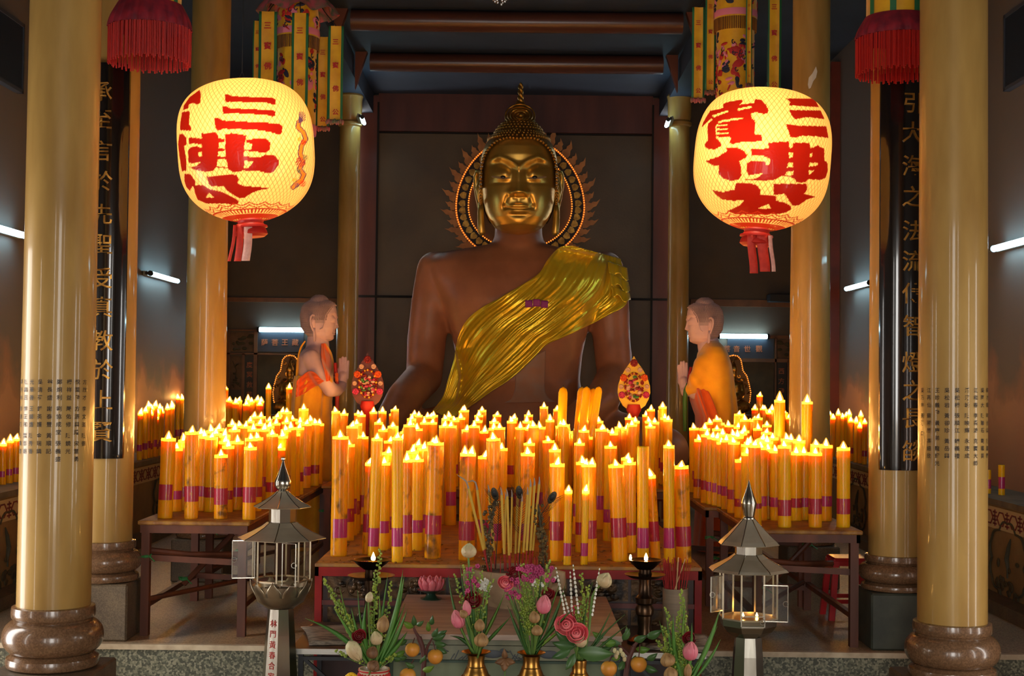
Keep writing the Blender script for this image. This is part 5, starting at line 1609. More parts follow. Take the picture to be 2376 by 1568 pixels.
# dark box on the wall over the right shrine
a = at(1810, 692, YB - .15)
t = thing('wall_box', 'small dark box on the right back wall beside the third right column', 'box', a)
MB().box(a, (.36, .3, .12), bev=.01).build('case', paint('dark_box', 32, 30, 34, .5), t, smooth=False)
# a red painted pillar strip on the right side wall behind the third column
p = wall_pt(1945, 800, XR)
rs_ = MB().box((XR - .06, p.y + .15, 3.0), (.12, .42, 6.0))
struct('trim_pilaster_right', rs_, mat('red_pilaster', lin(112, 46, 34), .5, col2=lin(92, 40, 32), nscale=3))
p = wall_pt(545, 800, XL)
struct('trim_pilaster_left', MB().box((XL + .05, 20.9, 3.0), (.10, .35, 6.0)), paint('dark_pilaster', 40, 32, 32, .6))
# lotus shaped flower trays standing behind the rear candles
M_STEMRED = paint('red_ribbon', 176, 32, 24, .6)
M_LEAFG = mat('yellow_green_leaf_board', lin(206, 160, 26), .45, metal=.3)
M_LEAFD = mat('dark_red_leaf_board', lin(96, 30, 18), .5)
def flower_tray(cx, label, mleaf, seed):
    Y = 14.25; rnd = random.Random(seed); s_ = sc(Y)
    Q = lambda dx, py, d=0.0: at(cx + dx, py, Y - d)
    t = thing('flower_tray', label, 'offering', (Q(0, 1000).x, Y, ZB))
    top = 818 if cx < 1000 else 826
    half = [(0, top), (9, top + 15), (20, top + 30), (31, top + 50), (37, top + 68), (38, top + 85), (34, top + 100), (26, top + 115), (14, top + 124)]
    out = half + [(-x, y) for x, y in half[::-1][:-1]]
    n = len(out); fr = [Q(x, y, 0) for x, y in out]; bk = [Q(x, y, -.03) for x, y in out]
    tris = tessellate_polygon([[Vector((x, y, 0)) for x, y in out]])
    mb = MB(); mb.add(fr + bk, [list(q) for q in tris] + [[i + n for i in q[::-1]] for q in tris] + [(i, (i + 1) % n, n + (i + 1) % n, n + i) for i in range(n)])
    mb.build('leaf_board', mleaf, t, smooth=False, fix=True)
    def blossom(dx, py, r, col, name='blossom'):
        b = MB(); c = Q(dx, py, .02)
        b.ball(c, (r * .8, r * .5, r * .8), 10, 7)
        for k in range(9):
            a = 2 * PI * k / 9; b.ball(c + Vector((r * .7 * math.cos(a), -.01, r * .7 * math.sin(a))), (r * .42, r * .4, r * .42), 7, 5)
        b.build(name, col, t)
    RED = paint('red_rose', 120, 14, 16, .6); OR = paint('marigold_orange', 200, 76, 14, .6); PK = paint('magenta_ball_flower', 176, 40, 90, .6); WH = paint('pale_pink_orchid', 190, 150, 132, .6); YE = paint('yellow_button_flower', 200, 150, 24, .6)
    y0 = top
    blossom(0, y0 + 16, .036, RED)
    for sx in (-1, 1):
        blossom(24 * sx, y0 + 50, .034, OR); blossom(28 * sx, y0 + 90, .032, PK); blossom(14 * sx, y0 + 32, .024, WH); blossom(30 * sx, y0 + 71, .022, WH); blossom(19 * sx, y0 + 62, .018, RED)
    ring = MB()
    for k in range(38):
        a = 2 * PI * k / 38; ring.ball(Q(20 * math.sin(a), y0 + 72 - 32 * math.cos(a), .03), .013, 7, 5, mi=0 if k % 3 else 1)
    ring.build('bead_ring', [RED, YE], t)
    for nm, col, m_ in (('white_glitter', WH, 16), ('red_petals', RED, 14), ('pink_petals', PK, 12), ('green_sprigs', M_GARG, 8)):
        b = MB()
        for k in range(m_):
            a = rnd.uniform(0, 6.28); q = rnd.random() ** .5
            b.ball(Q(16 * q * math.sin(a), y0 + 74 + 26 * q * math.cos(a), .02 + rnd.uniform(0, .02)), (rnd.uniform(.01, .026), .012, rnd.uniform(.008, .02)), 7, 5)
        b.build(nm, col, t)
    b = MB(); zb_ = Q(0, y0 + 124).z
    b.lathe([(.02, ZB), (.10, ZB), (.10, ZB + .02), (.02, ZB + .04), (.018, zb_ - .12), (.05, zb_ - .06), (.075, zb_), (.06, zb_ + .05), (0, zb_ + .05)], 16, (Q(0, 900).x, Y, 0))
    b.build('red_ribbon_stand', M_STEMRED, t)
flower_tray(853, 'leaf shaped tray of red and orange flowers left of the huge statue', M_LEAFD, 1)
flower_tray(1471, 'leaf shaped yellow edged flower tray right of the huge statue', M_LEAFG, 2)
# ------------------------------------------------------------------ paper lanterns
def in_poly(X, Y, poly):
    inside = np.zeros(X.shape, bool); n = len(poly)
    for i in range(n):
        x0, y0 = poly[i]; x1, y1 = poly[(i + 1) % n]
        if y0 == y1: continue
        c = ((y0 > Y) != (y1 > Y)) & (X < (x1 - x0) * (Y - y0) / (y1 - y0) + x0)
        inside ^= c
    return inside
def near_line(X, Y, pts, w):
    m = np.zeros(X.shape, bool)
    for (x0, y0), (x1, y1) in zip(pts, pts[1:]):
        dx, dy = x1 - x0, y1 - y0; L2 = dx * dx + dy * dy + 1e-9
        t = np.clip(((X - x0) * dx + (Y - y0) * dy) / L2, 0, 1)
        m |= (X - x0 - t * dx) ** 2 + (Y - y0 - t * dy) ** 2 < w * w
    return m
L_POLY = [
 [(415,165),(440,163),(470,180),(800,195),(818,210),(815,245),(795,248),(740,232),(450,225),(430,230),(415,215)],
 [(398,258),(425,258),(450,275),(800,290),(815,305),(812,340),(790,343),(740,328),(450,315),(405,325),(395,300)],
 [(332,355),(360,352),(400,372),(845,395),(868,415),(870,465),(850,485),(820,480),(760,462),(640,445),(400,440),(365,455),(345,440),(335,400)],
 [(215,130),(226,160),(222,230),(200,248),(160,235),(130,248),(125,280),(85,290),(90,255),(135,190),(175,160)],
 [(75,310),(125,295),(140,310),(130,400),(150,430),(145,455),(60,450),(62,400)],
 [(55,480),(85,478),(110,510),(115,560),(92,575),(105,650),(112,720),(108,770),(75,775),(55,650),(45,560)],
 [(225,470),(260,478),(300,465),(345,468),(365,490),(362,515),(415,515),(412,545),(368,548),(366,590),(415,595),(415,615),(362,618),(360,655),(425,660),(428,680),(358,680),(350,740),(320,770),(260,778),(180,765),(130,740),(185,738),(220,705),(160,715),(128,705),(122,610),(145,585),(190,575),(235,590),(235,565),(170,555),(130,562),(128,510),(160,508),(235,515)],
 [(412,480),(470,472),(585,490),(582,520),(570,560),(565,655),(690,665),(735,640),(810,650),(845,690),(838,730),(800,780),(760,792),(690,775),(560,770),(490,785),(440,760),(430,700),(415,600),(420,540)],
 [(582,520),(630,522),(650,510),(740,515),(775,545),(772,600),(740,628),(640,620),(570,612),(572,600),(625,600),(630,560),(582,545)],
 [(345,735),(440,742),(440,752),(345,745)],
 [(272,815),(340,812),(460,795),(510,805),(525,840),(510,865),(560,890),(760,905),(762,912),(680,925),(620,950),(570,985),(530,988),(480,960),(430,925),(410,895),(305,892),(285,870)],
 [(165,885),(240,882),(270,900),(290,915),(400,940),(500,990),(525,1015),(515,1035),(480,1040),(420,1030),(270,1030),(200,1000),(180,950)],
 [(95,795),(140,795),(180,850),(180,880),(150,905),(140,930),(110,900),(95,850)]]
L_HOLE = [[(205,625),(235,625),(232,655),(203,655)], [(568,692),(642,697),(600,750),(568,750)], [(290,945),(330,980),(265,985)]]
R_POLY = [
 [(795,130),(1000,132),(1030,150),(1058,200),(820,185),(830,160)],
 [(820,222),(1070,225),(1102,295),(1050,288),(960,278),(870,298),(840,265)],
 [(798,335),(880,345),(1115,350),(1134,444),(1050,432),(930,425),(870,442),(830,435)],
 [(300,175),(330,160),(450,138),(455,155),(430,180),(545,165),(555,135),(600,140),(640,180),(660,225),(650,250),(620,255),(560,240),(520,250),(530,290),(550,300),(555,330),(550,410),(600,420),(612,440),(605,468),(560,472),(420,480),(370,495),(350,480),(360,445),(405,440),(250,435),(245,415),(400,408),(250,400),(248,380),(402,375),(250,368),(250,350),(405,342),(250,338),(240,345),(245,440),(290,490),(280,510),(230,535),(180,530),(155,515),(155,490),(180,460),(175,365),(180,330),(215,300),(205,290),(160,330),(130,360),(140,325),(170,270),(200,225),(250,220),(300,205)],
 [(315,520),(400,515),(460,540),(490,575),(480,600),(430,625),(440,660),(445,740),(420,775),(360,782),(300,765),(262,725),(268,665),(215,660),(160,625),(260,590),(330,545)],
 [(655,485),(700,475),(820,470),(825,520),(850,520),(850,480),(980,480),(990,520),(1010,520),(1045,500),(1100,530),(1100,620),(1125,640),(1128,700),(1110,760),(1070,775),(970,770),(950,795),(880,795),(860,760),(770,742),(700,775),(600,785),(455,770),(560,765),(620,720),(500,740),(485,700),(490,640),(530,620),(630,625),(640,660),(670,650),(670,610),(610,582),(525,585),(520,530),(610,530),(660,520)],
 [(400,800),(450,795),(560,810),(595,850),(590,890),(715,900),(720,940),(780,950),(835,980),(840,1005),(800,1030),(740,1045),(400,1050),(335,1020),(430,975),(470,935),(380,940),(290,930),(240,890),(212,855),(300,870),(390,850)],
 [(697,805),(960,805),(965,850),(940,885),(1030,910),(960,930),(900,975),(850,980),(820,940),(785,885),(700,895)]]
R_HOLE = [[(820,560),(850,560),(850,595),(820,600)], [(815,640),(852,640),(852,675),(805,675)], [(985,565),(1005,565),(1005,590),(982,595)], [(800,710),(855,705),(855,740),(790,735)], [(985,640),(1050,640),(1045,660),(975,670)], [(975,700),(1020,700),(980,735)], [(570,1000),(660,965),(678,1003)], [(215,265),(330,225),(345,235),(225,280)], [(415,210),(520,190),(530,205),(470,215),(420,228)], [(260,310),(400,285),(480,290),(400,300),(262,325)]]
def lantern_mat():
    m = bpy.data.materials.new('netted_lantern_paper'); m.use_nodes = True
    nt = m.node_tree; N = nt.nodes; L = nt.links; b = N['Principled BSDF']
    at_ = N.new('ShaderNodeAttribute'); at_.attribute_name = 'paint'
    nu = N.new('ShaderNodeAttribute'); nu.attribute_name = 'net'
    sx = N.new('ShaderNodeSeparateXYZ'); L.new(nu.outputs['Vector'], sx.inputs[0])
    def op(o, a, c=None, v=None):
        q = N.new('ShaderNodeMath'); q.operation = o
        L.new(a, q.inputs[0])
        if c is not None: L.new(c, q.inputs[1])
        if v is not None: q.inputs[1].default_value = v
        return q.outputs[0]
    def line(s_):
        f = op('FRACT', s_); d = op('SUBTRACT', f, None, .5); a = op('ABSOLUTE', d); return op('LESS_THAN', a, None, .075)
    l1 = line(op('ADD', sx.outputs[0], sx.outputs[1])); l2 = line(op('SUBTRACT', sx.outputs[0], sx.outputs[1]))
    ln = op('MAXIMUM', l1, l2)
    mx = N.new('ShaderNodeMix'); mx.data_type = 'RGBA'; L.new(ln, mx.inputs[0]); mx.inputs[6].default_value = lin(250, 216, 150); mx.inputs[7].default_value = lin(196, 150, 90)
    mp = N.new('ShaderNodeMix'); mp.data_type = 'RGBA'; L.new(at_.outputs['Alpha'], mp.inputs[0]); L.new(mx.outputs[2], mp.inputs[6]); L.new(at_.outputs['Color'], mp.inputs[7])
    L.new(mp.outputs[2], b.inputs['Base Color'])
    b.inputs['Roughness'].default_value = .3; b.inputs['Coat Weight'].default_value = .35
    nz = N.new('ShaderNodeTexNoise'); nz.inputs['Scale'].default_value = 60; bp = N.new('ShaderNodeBump'); bp.inputs['Strength'].default_value = .35; bp.inputs['Distance'].default_value = .006
    tc = N.new('ShaderNodeTexCoord'); L.new(tc.outputs['Object'], nz.inputs['Vector']); L.new(nz.outputs['Fac'], bp.inputs['Height']); L.new(bp.outputs[0], b.inputs['Normal'])
    tr = N.new('ShaderNodeBsdfTranslucent'); gm = N.new('ShaderNodeMix'); gm.data_type = 'RGBA'; gm.blend_type = 'MULTIPLY'; gm.inputs[0].default_value = 1
    L.new(mp.outputs[2], gm.inputs[6]); gm.inputs[7].default_value = (1, .80, .54, 1); L.new(gm.outputs[2], tr.inputs[0])
    ms = N.new('ShaderNodeMixShader'); ms.inputs[0].default_value = .7
    L.new(b.outputs[0], ms.inputs[1]); L.new(tr.outputs[0], ms.inputs[2]); L.new(ms.outputs[0], N['Material Output'].inputs[0])
    return m
M_LANT = lantern_mat()
M_LRED = paint('red_lantern_cloth', 176, 30, 22, .55)
def lantern(cx, cy, tilt, polys, holes, org, label, dragon, slips):
    Y = 9.0; s_ = sc(Y)
    c = at(cx, cy, Y)
    t = thing('paper_lantern', label, 'lantern', c)
    Mt = Matrix.Translation(c) @ Matrix.Rotation(tilt, 4, 'Y') @ Matrix.Scale(1 / s_, 4)
    nth, nz = 560, 190
    zs_ = []; rs_ = []
    for i in range(nz + 1):
        q = i / nz
        z = -166 + (157 + 166) * (.5 - .5 * math.cos(PI * q)) * .8 + (157 + 166) * q * .2
        if z >= 0: r = 157 * max(0, 1 - (z / 157.5) ** 3.0) ** (1 / 2.9)
        else:
            r = 157 * max(0, 1 - (-z / 172) ** 3.0) ** (1 / 1.75)
            r = max(r, 31)
        zs_.append(z); rs_.append(max(r, .5))
    th = np.linspace(0, 2 * PI, nth, endpoint=False)
    Z = np.repeat(np.array(zs_)[:, None], nth, 1); RR = np.repeat(np.array(rs_)[:, None], nth, 1)
    wob = 1 + .006 * np.sin(th * 7 + Z * .02)
    V = np.stack([RR * np.cos(th) * wob, RR * np.sin(th) * wob, Z], -1).reshape(-1, 3)
    Mn = np.array(Mt); W = V @ Mn[:3, :3].T + Mn[:3, 3]
    Cn = np.array(CMI); q = W @ Cn[:3, :3].T + Cn[:3, 3]
    px = 1188 + F * q[:, 0] / -q[:, 2]; py = 784 - F * q[:, 1] / -q[:, 2]
    front = (np.sin(np.tile(th, nz + 1)) < 0.05)
    u = (px - org[0]) * 3.408; v = (py - org[1]) * 3.408
    m = np.zeros(len(V), bool)
    for p in polys: m |= in_poly(u, v, p)
    for p in holes: m &= ~in_poly(u, v, p)
    m &= front
    colr = np.zeros((len(V), 4), np.float32); colr[m] = (.22, .008, .004, 1)
    # scalloped red pattern round the foot, on every side
    ths = np.tile(th, nz + 1); zz = Z.reshape(-1)
    sc_ = -137 - 5 * np.abs(np.sin(ths * 9))
    pat = ((zz < sc_) & (zz > sc_ - 2.2)) | ((zz < sc_ - 5) & (zz > sc_ - 7)) | (zz < -159) | ((zz < -150) & (zz > -152)) | ((zz < -152) & (zz > -158) & (np.sin(ths * 60) > .2))
    colr[pat] = (.36, .03, .012, 1)
    back = (~front) & (np.abs(zz) < 95) & (np.abs(np.sin(ths * 4 + zz * .05)) < .25) & (np.abs(ths - PI / 2) < .9)
    colr[back] = (.22, .008, .004, 1)
    if dragon:
        body = [(1000, 385), (992, 425), (1035, 465), (1055, 520), (1020, 575), (1012, 640), (1035, 690), (1005, 760), (1040, 800), (1020, 845), (985, 870), (955, 900)]
        colr[front & near_line(u, v, body, 20)] = (.07, .04, .12, 1)
        colr[front & near_line(u, v, body, 13)] = (.62, .22, .03, 1)
        for k in range(7):
            a = -1.9 + k * .32
            colr[front & near_line(u, v, [(1000, 395), (1000 + 52 * math.cos(a * .9 + .2), 365 + 62 * math.sin(a))], 3.2)] = (.09, .05, .16, 1)
        for (x, y, r_, cc) in ((1035, 545, 22, (.4, .03, .02)), (1005, 520, 16, (.75, .4, .04)), (1015, 700, 40, (.30, .05, .04)), (1050, 665, 20, (.2, .22, .12)), (1000, 770, 18, (.12, .16, .10)), (1030, 870, 26, (.5, .05, .02)), (965, 845, 16, (.8, .45, .05)), (985, 885, 18, (.10, .05, .16))):
            colr[front & ((u - x) ** 2 + (v - y) ** 2 < r_ * r_) & (np.sin(u * .45) * np.sin(v * .5) > -.3)] = cc + (1,)
    ln = ths
    seam = (np.abs(((ths + PI) % (2 * PI)) - PI + (.02 if dragon else PI - .02)) < .010)
    colr[seam] = (.42, .03, .012, 1)
    me = bpy.data.meshes.new('lantern_body')
    idx = np.arange(nz * nth).reshape(nz, nth); nx = np.roll(idx, -1, 1)
    f = np.stack([idx, nx, nx + nth, idx + nth], -1).reshape(-1, 4)
    me.vertices.add(len(W)); me.vertices.foreach_set('co', (W - np.array(c)).astype(np.float32).ravel())
    me.loops.add(len(f) * 4); me.loops.foreach_set('vertex_index', f.astype(np.int32).ravel())
    me.polygons.add(len(f)); me.polygons.foreach_set('loop_start', np.arange(0, len(f) * 4, 4, dtype=np.int32))
    me.polygons.foreach_set('use_smooth', np.ones(len(f), bool))
    a = me.attributes.new('paint', 'FLOAT_COLOR', 'POINT'); a.data.foreach_set('color', colr.ravel())
    arc = np.concatenate([[0], np.cumsum(np.hypot(np.diff(zs_), np.diff(rs_)))])
    nv = np.stack([np.tile(th, nz + 1) * 157 / 11.5 / 2 * 1.0, np.repeat(arc, nth) / 18.5, np.zeros(len(W))], -1)
    nv[:, 0] = np.tile(th, nz + 1) / (2 * PI) * 76
    b_ = me.attributes.new('net', 'FLOAT_VECTOR', 'POINT'); b_.data.foreach_set('vector', nv.astype(np.float32).ravel())
    me.materials.append(M_LANT); me.update(calc_edges=True); me.validate()
    o = bpy.data.objects.new('lantern_body', me); COL.objects.link(o); o.parent = t
    # bulb, wire hook, cord to the ceiling
    ld = bpy.data.lights.new('lantern_bulb', 'POINT'); ld.energy = LANTERN; ld.color = (1, .78, .50); ld.shadow_soft_size = .05
    lo = bpy.data.objects.new('lantern_bulb', ld); COL.objects.link(lo); lo.parent = t
    lo.location = Mt.to_3x3() @ Vector((10 if dragon else -25, -62, 15))
    hk = MB(); top = Mt @ Vector((0, 0, 157))
    hk.tube([top + Vector((-.03, 0, -.002)), top + Vector((0, 0, .07)), top + Vector((.03, 0, -.002))], .002, 6)
    hk.tube([top + Vector((0, 0, .06)), Vector((top.x, top.y, ZC - .01))], .0025, 6)
    hk.build('wire_hook', M_METAL_DARK, t)
    nk = MB()
    nk.lathe([(27, -164), (31, -168), (29, -173), (32, -178), (38, -180), (39, -184), (33, -186), (36, -192), (38, -200), (30, -206), (20, -204)], 32)
    nk.v = [Mt @ v for v in nk.v]; nk.build('red_cloth_foot', M_LRED, t)
    for (x0, y0, x1, y1, w, colm, lab) in slips:
        mb = MB(); rows = []
        for i in range(12):
            q = i / 11
            x = x0 + (x1 - x0) * q + 1.5 * math.sin(q * 5 + x0); y = y0 + (y1 - y0) * q
            rows.append([at(x - w / 2 + w * j / 3, y, Y - .10 - .012 * math.sin(q * 4 + x0) - .004 * math.sin(j * 1.5)) for j in range(4)])
        mb.grid(rows); o = mb.build('paper_slip', colm, t); o['label'] = lab
        md = o.modifiers.new('t', 'SOLIDIFY'); md.thickness = .0015
    return t
M_SLR = mat('red_wish_slip', lin(214, 60, 42), .6, col2=lin(196, 50, 36), nscale=30)
M_SLP = mat('pale_pink_wish_slip', lin(236, 186, 170), .6, col2=lin(220, 160, 146), nscale=40)
lantern(571, 346, R(-4.5), L_POLY, L_HOLE, (400, 170), 'big lit paper lantern with red characters and a little painted dragon', True,
        [(546, 522, 533, 606, 7, M_SLR, 'thin twisted red slip'), (558, 520, 552, 606, 16, M_SLR, 'red slip'), (577, 522, 571, 605, 19, M_SLP, 'pale pink slip')])
lantern(1769, 367, R(4.0), R_POLY, R_HOLE, (1590, 190), 'big lit paper lantern with four large red characters, right of the golden head', False,
        [(1744, 545, 1748, 634, 19, M_SLR, 'left red slip'), (1769, 545, 1774, 630, 24, M_SLR, 'broad red slip'), (1788, 546, 1794, 630, 9, M_SLP, 'narrow pale pink slip')])

# ------------------------------------------------------------------ hanging embroidered banners
M_SILK = mat('yellow_banner_silk', lin(226, 172, 20), .5, col2=lin(206, 146, 12), nscale=8, sheen=.3)
M_GREENS = paint('green_banner_edge', 40, 104, 62, .55)
M_EMR = paint('red_embroidery', 176, 34, 30, .6); M_EMP = paint('pink_embroidery', 214, 120, 140, .6); M_EMB = paint('black_blue_embroidery', 34, 34, 52, .6)
M_FRINGE = mat('dark_brown_fringe', lin(94, 54, 24), .6, col2=lin(150, 96, 26), nscale=3, stretch=(60, 60, .3))
M_REDF = mat('red_silk_fringe', lin(196, 34, 22), .5, col2=lin(150, 22, 18), nscale=3, stretch=(50, 50, .3))
M_PINKF = mat('pink_green_frill', lin(186, 84, 92), .6, col2=lin(90, 100, 74), nscale=18)
def arc_strip(mb, c, r0, z0, r1, z1, a0, a1, n=40, wav=0, amp=0.0):
    rows = []
    for i in range(9):
        q = i / 8; row = []
        for k in range(n + 1):
            a = a0 + (a1 - a0) * k / n
            r = r0 + (r1 - r0) * q + amp * q * math.sin(a * wav)
            z = z0 + (z1 - z0) * q
            row.append(Vector((c.x + r * math.cos(a), c.y + r * math.sin(a), z)))
        rows.append(row)
    mb.grid(rows)
def embroider(parent, c, r, z0, z1, seed, n=64):
    rnd = random.Random(seed)
    cols = {M_EMR: MB(), M_EMP: MB(), M_EMB: MB()}
    for k in range(n):
        a = -PI / 2 + rnd.uniform(-1.6, 1.6); z = rnd.uniform(z0, z1); m = rnd.choice([M_EMR, M_EMR, M_EMB, M_EMP])
        w, h = rnd.uniform(.015, .05), rnd.uniform(.012, .04)
        ang = rnd.uniform(0, 3)
        for q in range(rnd.randint(1, 3)):
            aa = a + rnd.uniform(-.12, .12); zz = z + rnd.uniform(-.04, .04)
            n_ = Vector((math.cos(aa), math.sin(aa), 0)); Mf = facing(c + n_ * (r + .001) + Vector((0, 0, zz - c.z)), n_)
            cols[m].ball(Mf.translation, (w * rnd.uniform(.5, 1), h * rnd.uniform(.4, 1), .004), 10, 5, Mf.to_3x3() @ Matrix.Rotation(ang, 3, 'Z'))
        if rnd.random() < .5:
            pts = [facing(c + Vector((math.cos(a + .1 * math.cos(t) * t / 6), math.sin(a + .1 * math.cos(t) * t / 6), 0)) * (r + .003) + Vector((0, 0, z - c.z + .03 * math.sin(t) * t / 6)), (math.cos(a), math.sin(a), 0)).translation for t in np.linspace(1, 6, 10)]
            cols[M_EMB].tube(pts, .004, 5)
    for m, mb in cols.items():
        if mb.v: mb.build('embroidery', m, parent)
def banner(cx, yend, r_px, ribbons, label, top_frill, skirt, seed):
    Y = 11.4; s_ = sc(Y)
    c = at(cx, yend, Y); r = r_px / s_
    zb = c.z; zt = ZC - .12
    t = thing('hanging_banner', label, 'banner', (c.x, Y, zb))
    cc = Vector((c.x, Y, zb))
    MB().lathe([(r, zb), (r, zb + .4), (r * .99, zt), (0, zt)], 40, (c.x, Y, 0), cap=False).build('embroidered_drum', M_SILK, t)
    hook = MB(); hook.cyl((c.x, Y, zt - .01), (c.x, Y, ZC), .012); hook.build('hanger', M_METAL_DARK, t)
    embroider(t, cc, r, zb + .05, at(cx, skirt[1], Y).z - .15, seed)
    z1 = at(cx, skirt[1], Y).z; z0 = at(cx, skirt[0], Y).z
    z0 = min(z0, zt)
    MB().lathe([(r * 1.02, z0), (r * 1.12, (z0 + z1) / 2), (r * 1.14, z1)], 40, (c.x, Y, 0), cap=False).build('upper_skirt', M_SILK, t)
    embroider(t, cc, r * 1.13, z1 + .08, z0 - .02, seed + 3, 26)
    b = MB()
    b.lathe([(r * 1.145, z1 + .065), (r * 1.16, z1 + .03), (r * 1.145, z1 + .012)], 48, (c.x, Y, 0), cap=False); b.build('pink_flower_band', M_EMP, t)
    b = MB()
    for k in range(60):
        a = 2 * PI * k / 60; b.tube([(c.x + r * 1.1 * math.cos(a), Y + r * 1.1 * math.sin(a), z1 + .01), (c.x + r * 1.09 * math.cos(a), Y + r * 1.09 * math.sin(a), z1 - .10)], .006, 5)
    b.build('fringe', M_FRINGE, t)
    if top_frill:
        zf = at(cx, top_frill, Y).z
        b = MB(); rows = []
        for q in range(5):
            rr = r * (1.1 + .22 * q); z = zf + .12 - .045 * q + (0 if q < 4 else -.02)
            rows.append([Vector((c.x + (rr + .03 * q / 4 * math.sin(a * 8)) * math.cos(a), Y + (rr + .03 * q / 4 * math.sin(a * 8)) * math.sin(a), z + .02 * math.sin(a * 8) * q / 4)) for a in np.linspace(0, 2 * PI, 96, endpoint=False)])
        b.grid(rows, wrap=True); b.build('frill', M_PINKF, t)
    b = MB(); b.lathe([(r * 1.03, zb - .05), (r * 1.05, zb - .02), (r * 1.03, zb + .03)], 40, (c.x, Y, 0), cap=False); b.build('lower_flower_band', M_EMP, t)
    for (x0, x1, yt, yb_, dY) in ribbons:
        Yr = Y + dY
        A_ = at(x0, yt, Yr); B_ = at(x1, yb_, Yr); zt_ = A_.z if yt > 2 else min(zt, A_.z + .6)
        w = B_.x - A_.x; xm = (A_.x + B_.x) / 2; gw = w * .22
        mb = MB(); rows = []
        for i in range(20):
            q = i / 19; z = B_.z + (zt_ - B_.z) * q
            rows.append([Vector((xm + (j / 4 - .5) * (w + 2 * gw), Yr + .006 * math.sin(q * 7 + x0) - .004 * math.cos(j * 1.2), z)) for j in range(5)])
        mb.grid(rows); rb = mb.build('ribbon', M_GREENS, t); md = rb.modifiers.new('t', 'SOLIDIFY'); md.thickness = .003
        mb = MB(); rows2 = [[Vector((xm + (j / 4 - .5) * w, p[j].y - .004, p[j].z)) for j in range(5)] for p in rows]
        mb.grid(rows2); mb.build('yellow_stripe', M_SILK, rb)
        for k, ch in enumerate('三寶佛公'):
            py = max(yt, -25) + (yb_ - max(yt, -25)) * (.17 + .25 * k)
            p = at((x0 + x1) / 2, py, Yr - .012)
            g = MB(); put_glyph(g, ch, facing(p, (0, -1, 0)), w * .62, .02, .002); g.build('character', M_EMR, rb, smooth=False)
        f = MB()
        for k in range(9): f.ball((xm + (k - 4) / 8 * w * 1.5, Yr - .01, B_.z - .022 + .006 * math.sin(k * 2)), (w * .14, .014, .022), 8, 5)
        f.build('flower_tab', M_PINKF, rb)
        cd = MB(); cd.tube([(xm, Yr, zt_), (xm + (c.x - xm) * .3, Yr + (Y - Yr) * .3, zt_ + .12), (c.x, Y, max(zt_ + .3, min(zt + .1, zt_ + .5)))], .004, 5); cd.build('cord', M_METAL_DARK, rb)
banner(687, 300, 45, [(591, 603, 48, 205, .05), (608, 634, 27, 215, -.2), (740, 758, 86, 293, .12), (768, 789, 60, 277, -.12), (684, 707, 30, 270, -.26)],
       'yellow embroidered hanging banner with streamers behind the left paper lantern', 12, (15, 90), 5)
banner(1705, 240, 44, [(1611, 1630, 17, 227, -.08), (1641, 1656, -40, 209, .1), (1734, 1742, -40, 193, -.24), (1786, 1807, -40, 215, -.1)],
       'yellow embroidered hanging banner with streamers behind the right paper lantern', None, (-40, 48), 9)
def near_banner(cx, pys, label):
    Y = 8.85; s_ = sc(Y)
    z = [at(cx, p, Y).z for p in pys]
    c = at(cx, pys[2], Y)
    t = thing('tasselled_canopy', label, 'banner', (c.x, Y, z[3]))
    zt = 4.6
    MB().lathe([(.19, z[1]), (.19, z[0]), (.185, zt), (0, zt)], 48, (c.x, Y, 0), cap=False).build('yellow_drum', M_SILK, t)
    st = MB()
    for k in range(8):
        a = 2 * PI * (k + .5) / 8; rows = [[Vector((c.x + .193 * math.cos(a + d), Y + .193 * math.sin(a + d), zz)) for d in (-.1, 0, .1)] for zz in (z[1], z[0], zt)]
        st.grid(rows)
    st.build('green_stripes', M_GREENS, t)
    b = MB(); rows = []
    for q in range(7):
        rr = .20 + .055 * math.sin(q / 6 * 1.5); zz = z[1] + .01 - (z[1] - z[2]) * q / 6
        rows.append([Vector((c.x + (rr + .008 * math.sin(a * 24) * q / 6) * math.cos(a), Y + (rr + .008 * math.sin(a * 24) * q / 6) * math.sin(a), zz)) for a in np.linspace(0, 2 * PI, 144, endpoint=False)])
    b.grid(rows, wrap=True); b.build('pink_skirt', mat('crimson_pink_skirt', lin(150, 34, 48), .55, col2=lin(110, 30, 44), nscale=16), t)
    b = MB()
    for k in range(150):
        a = 2 * PI * k / 150; rr = .245 + .006 * math.sin(k * 2.3)
        b.tube([(c.x + rr * math.cos(a), Y + rr * math.sin(a), z[2] + .01), (c.x + rr * math.cos(a), Y + rr * math.sin(a), z[3] + .012 * math.sin(k * 1.7))], .0052, 5)
    b.build('red_fringe', M_REDF, t)
    cd = MB(); cd.cyl((c.x, Y, zt - .01), (c.x, Y, ZC), .01); cd.build('hanger', M_METAL_DARK, t)
near_banner(348, (-10, 16, 72, 148), 'red tasselled canopy hanging beside the left couplet column')
near_banner(2082, (0, 45, 95, 173), 'red tasselled canopy hanging in front of the right couplet column')

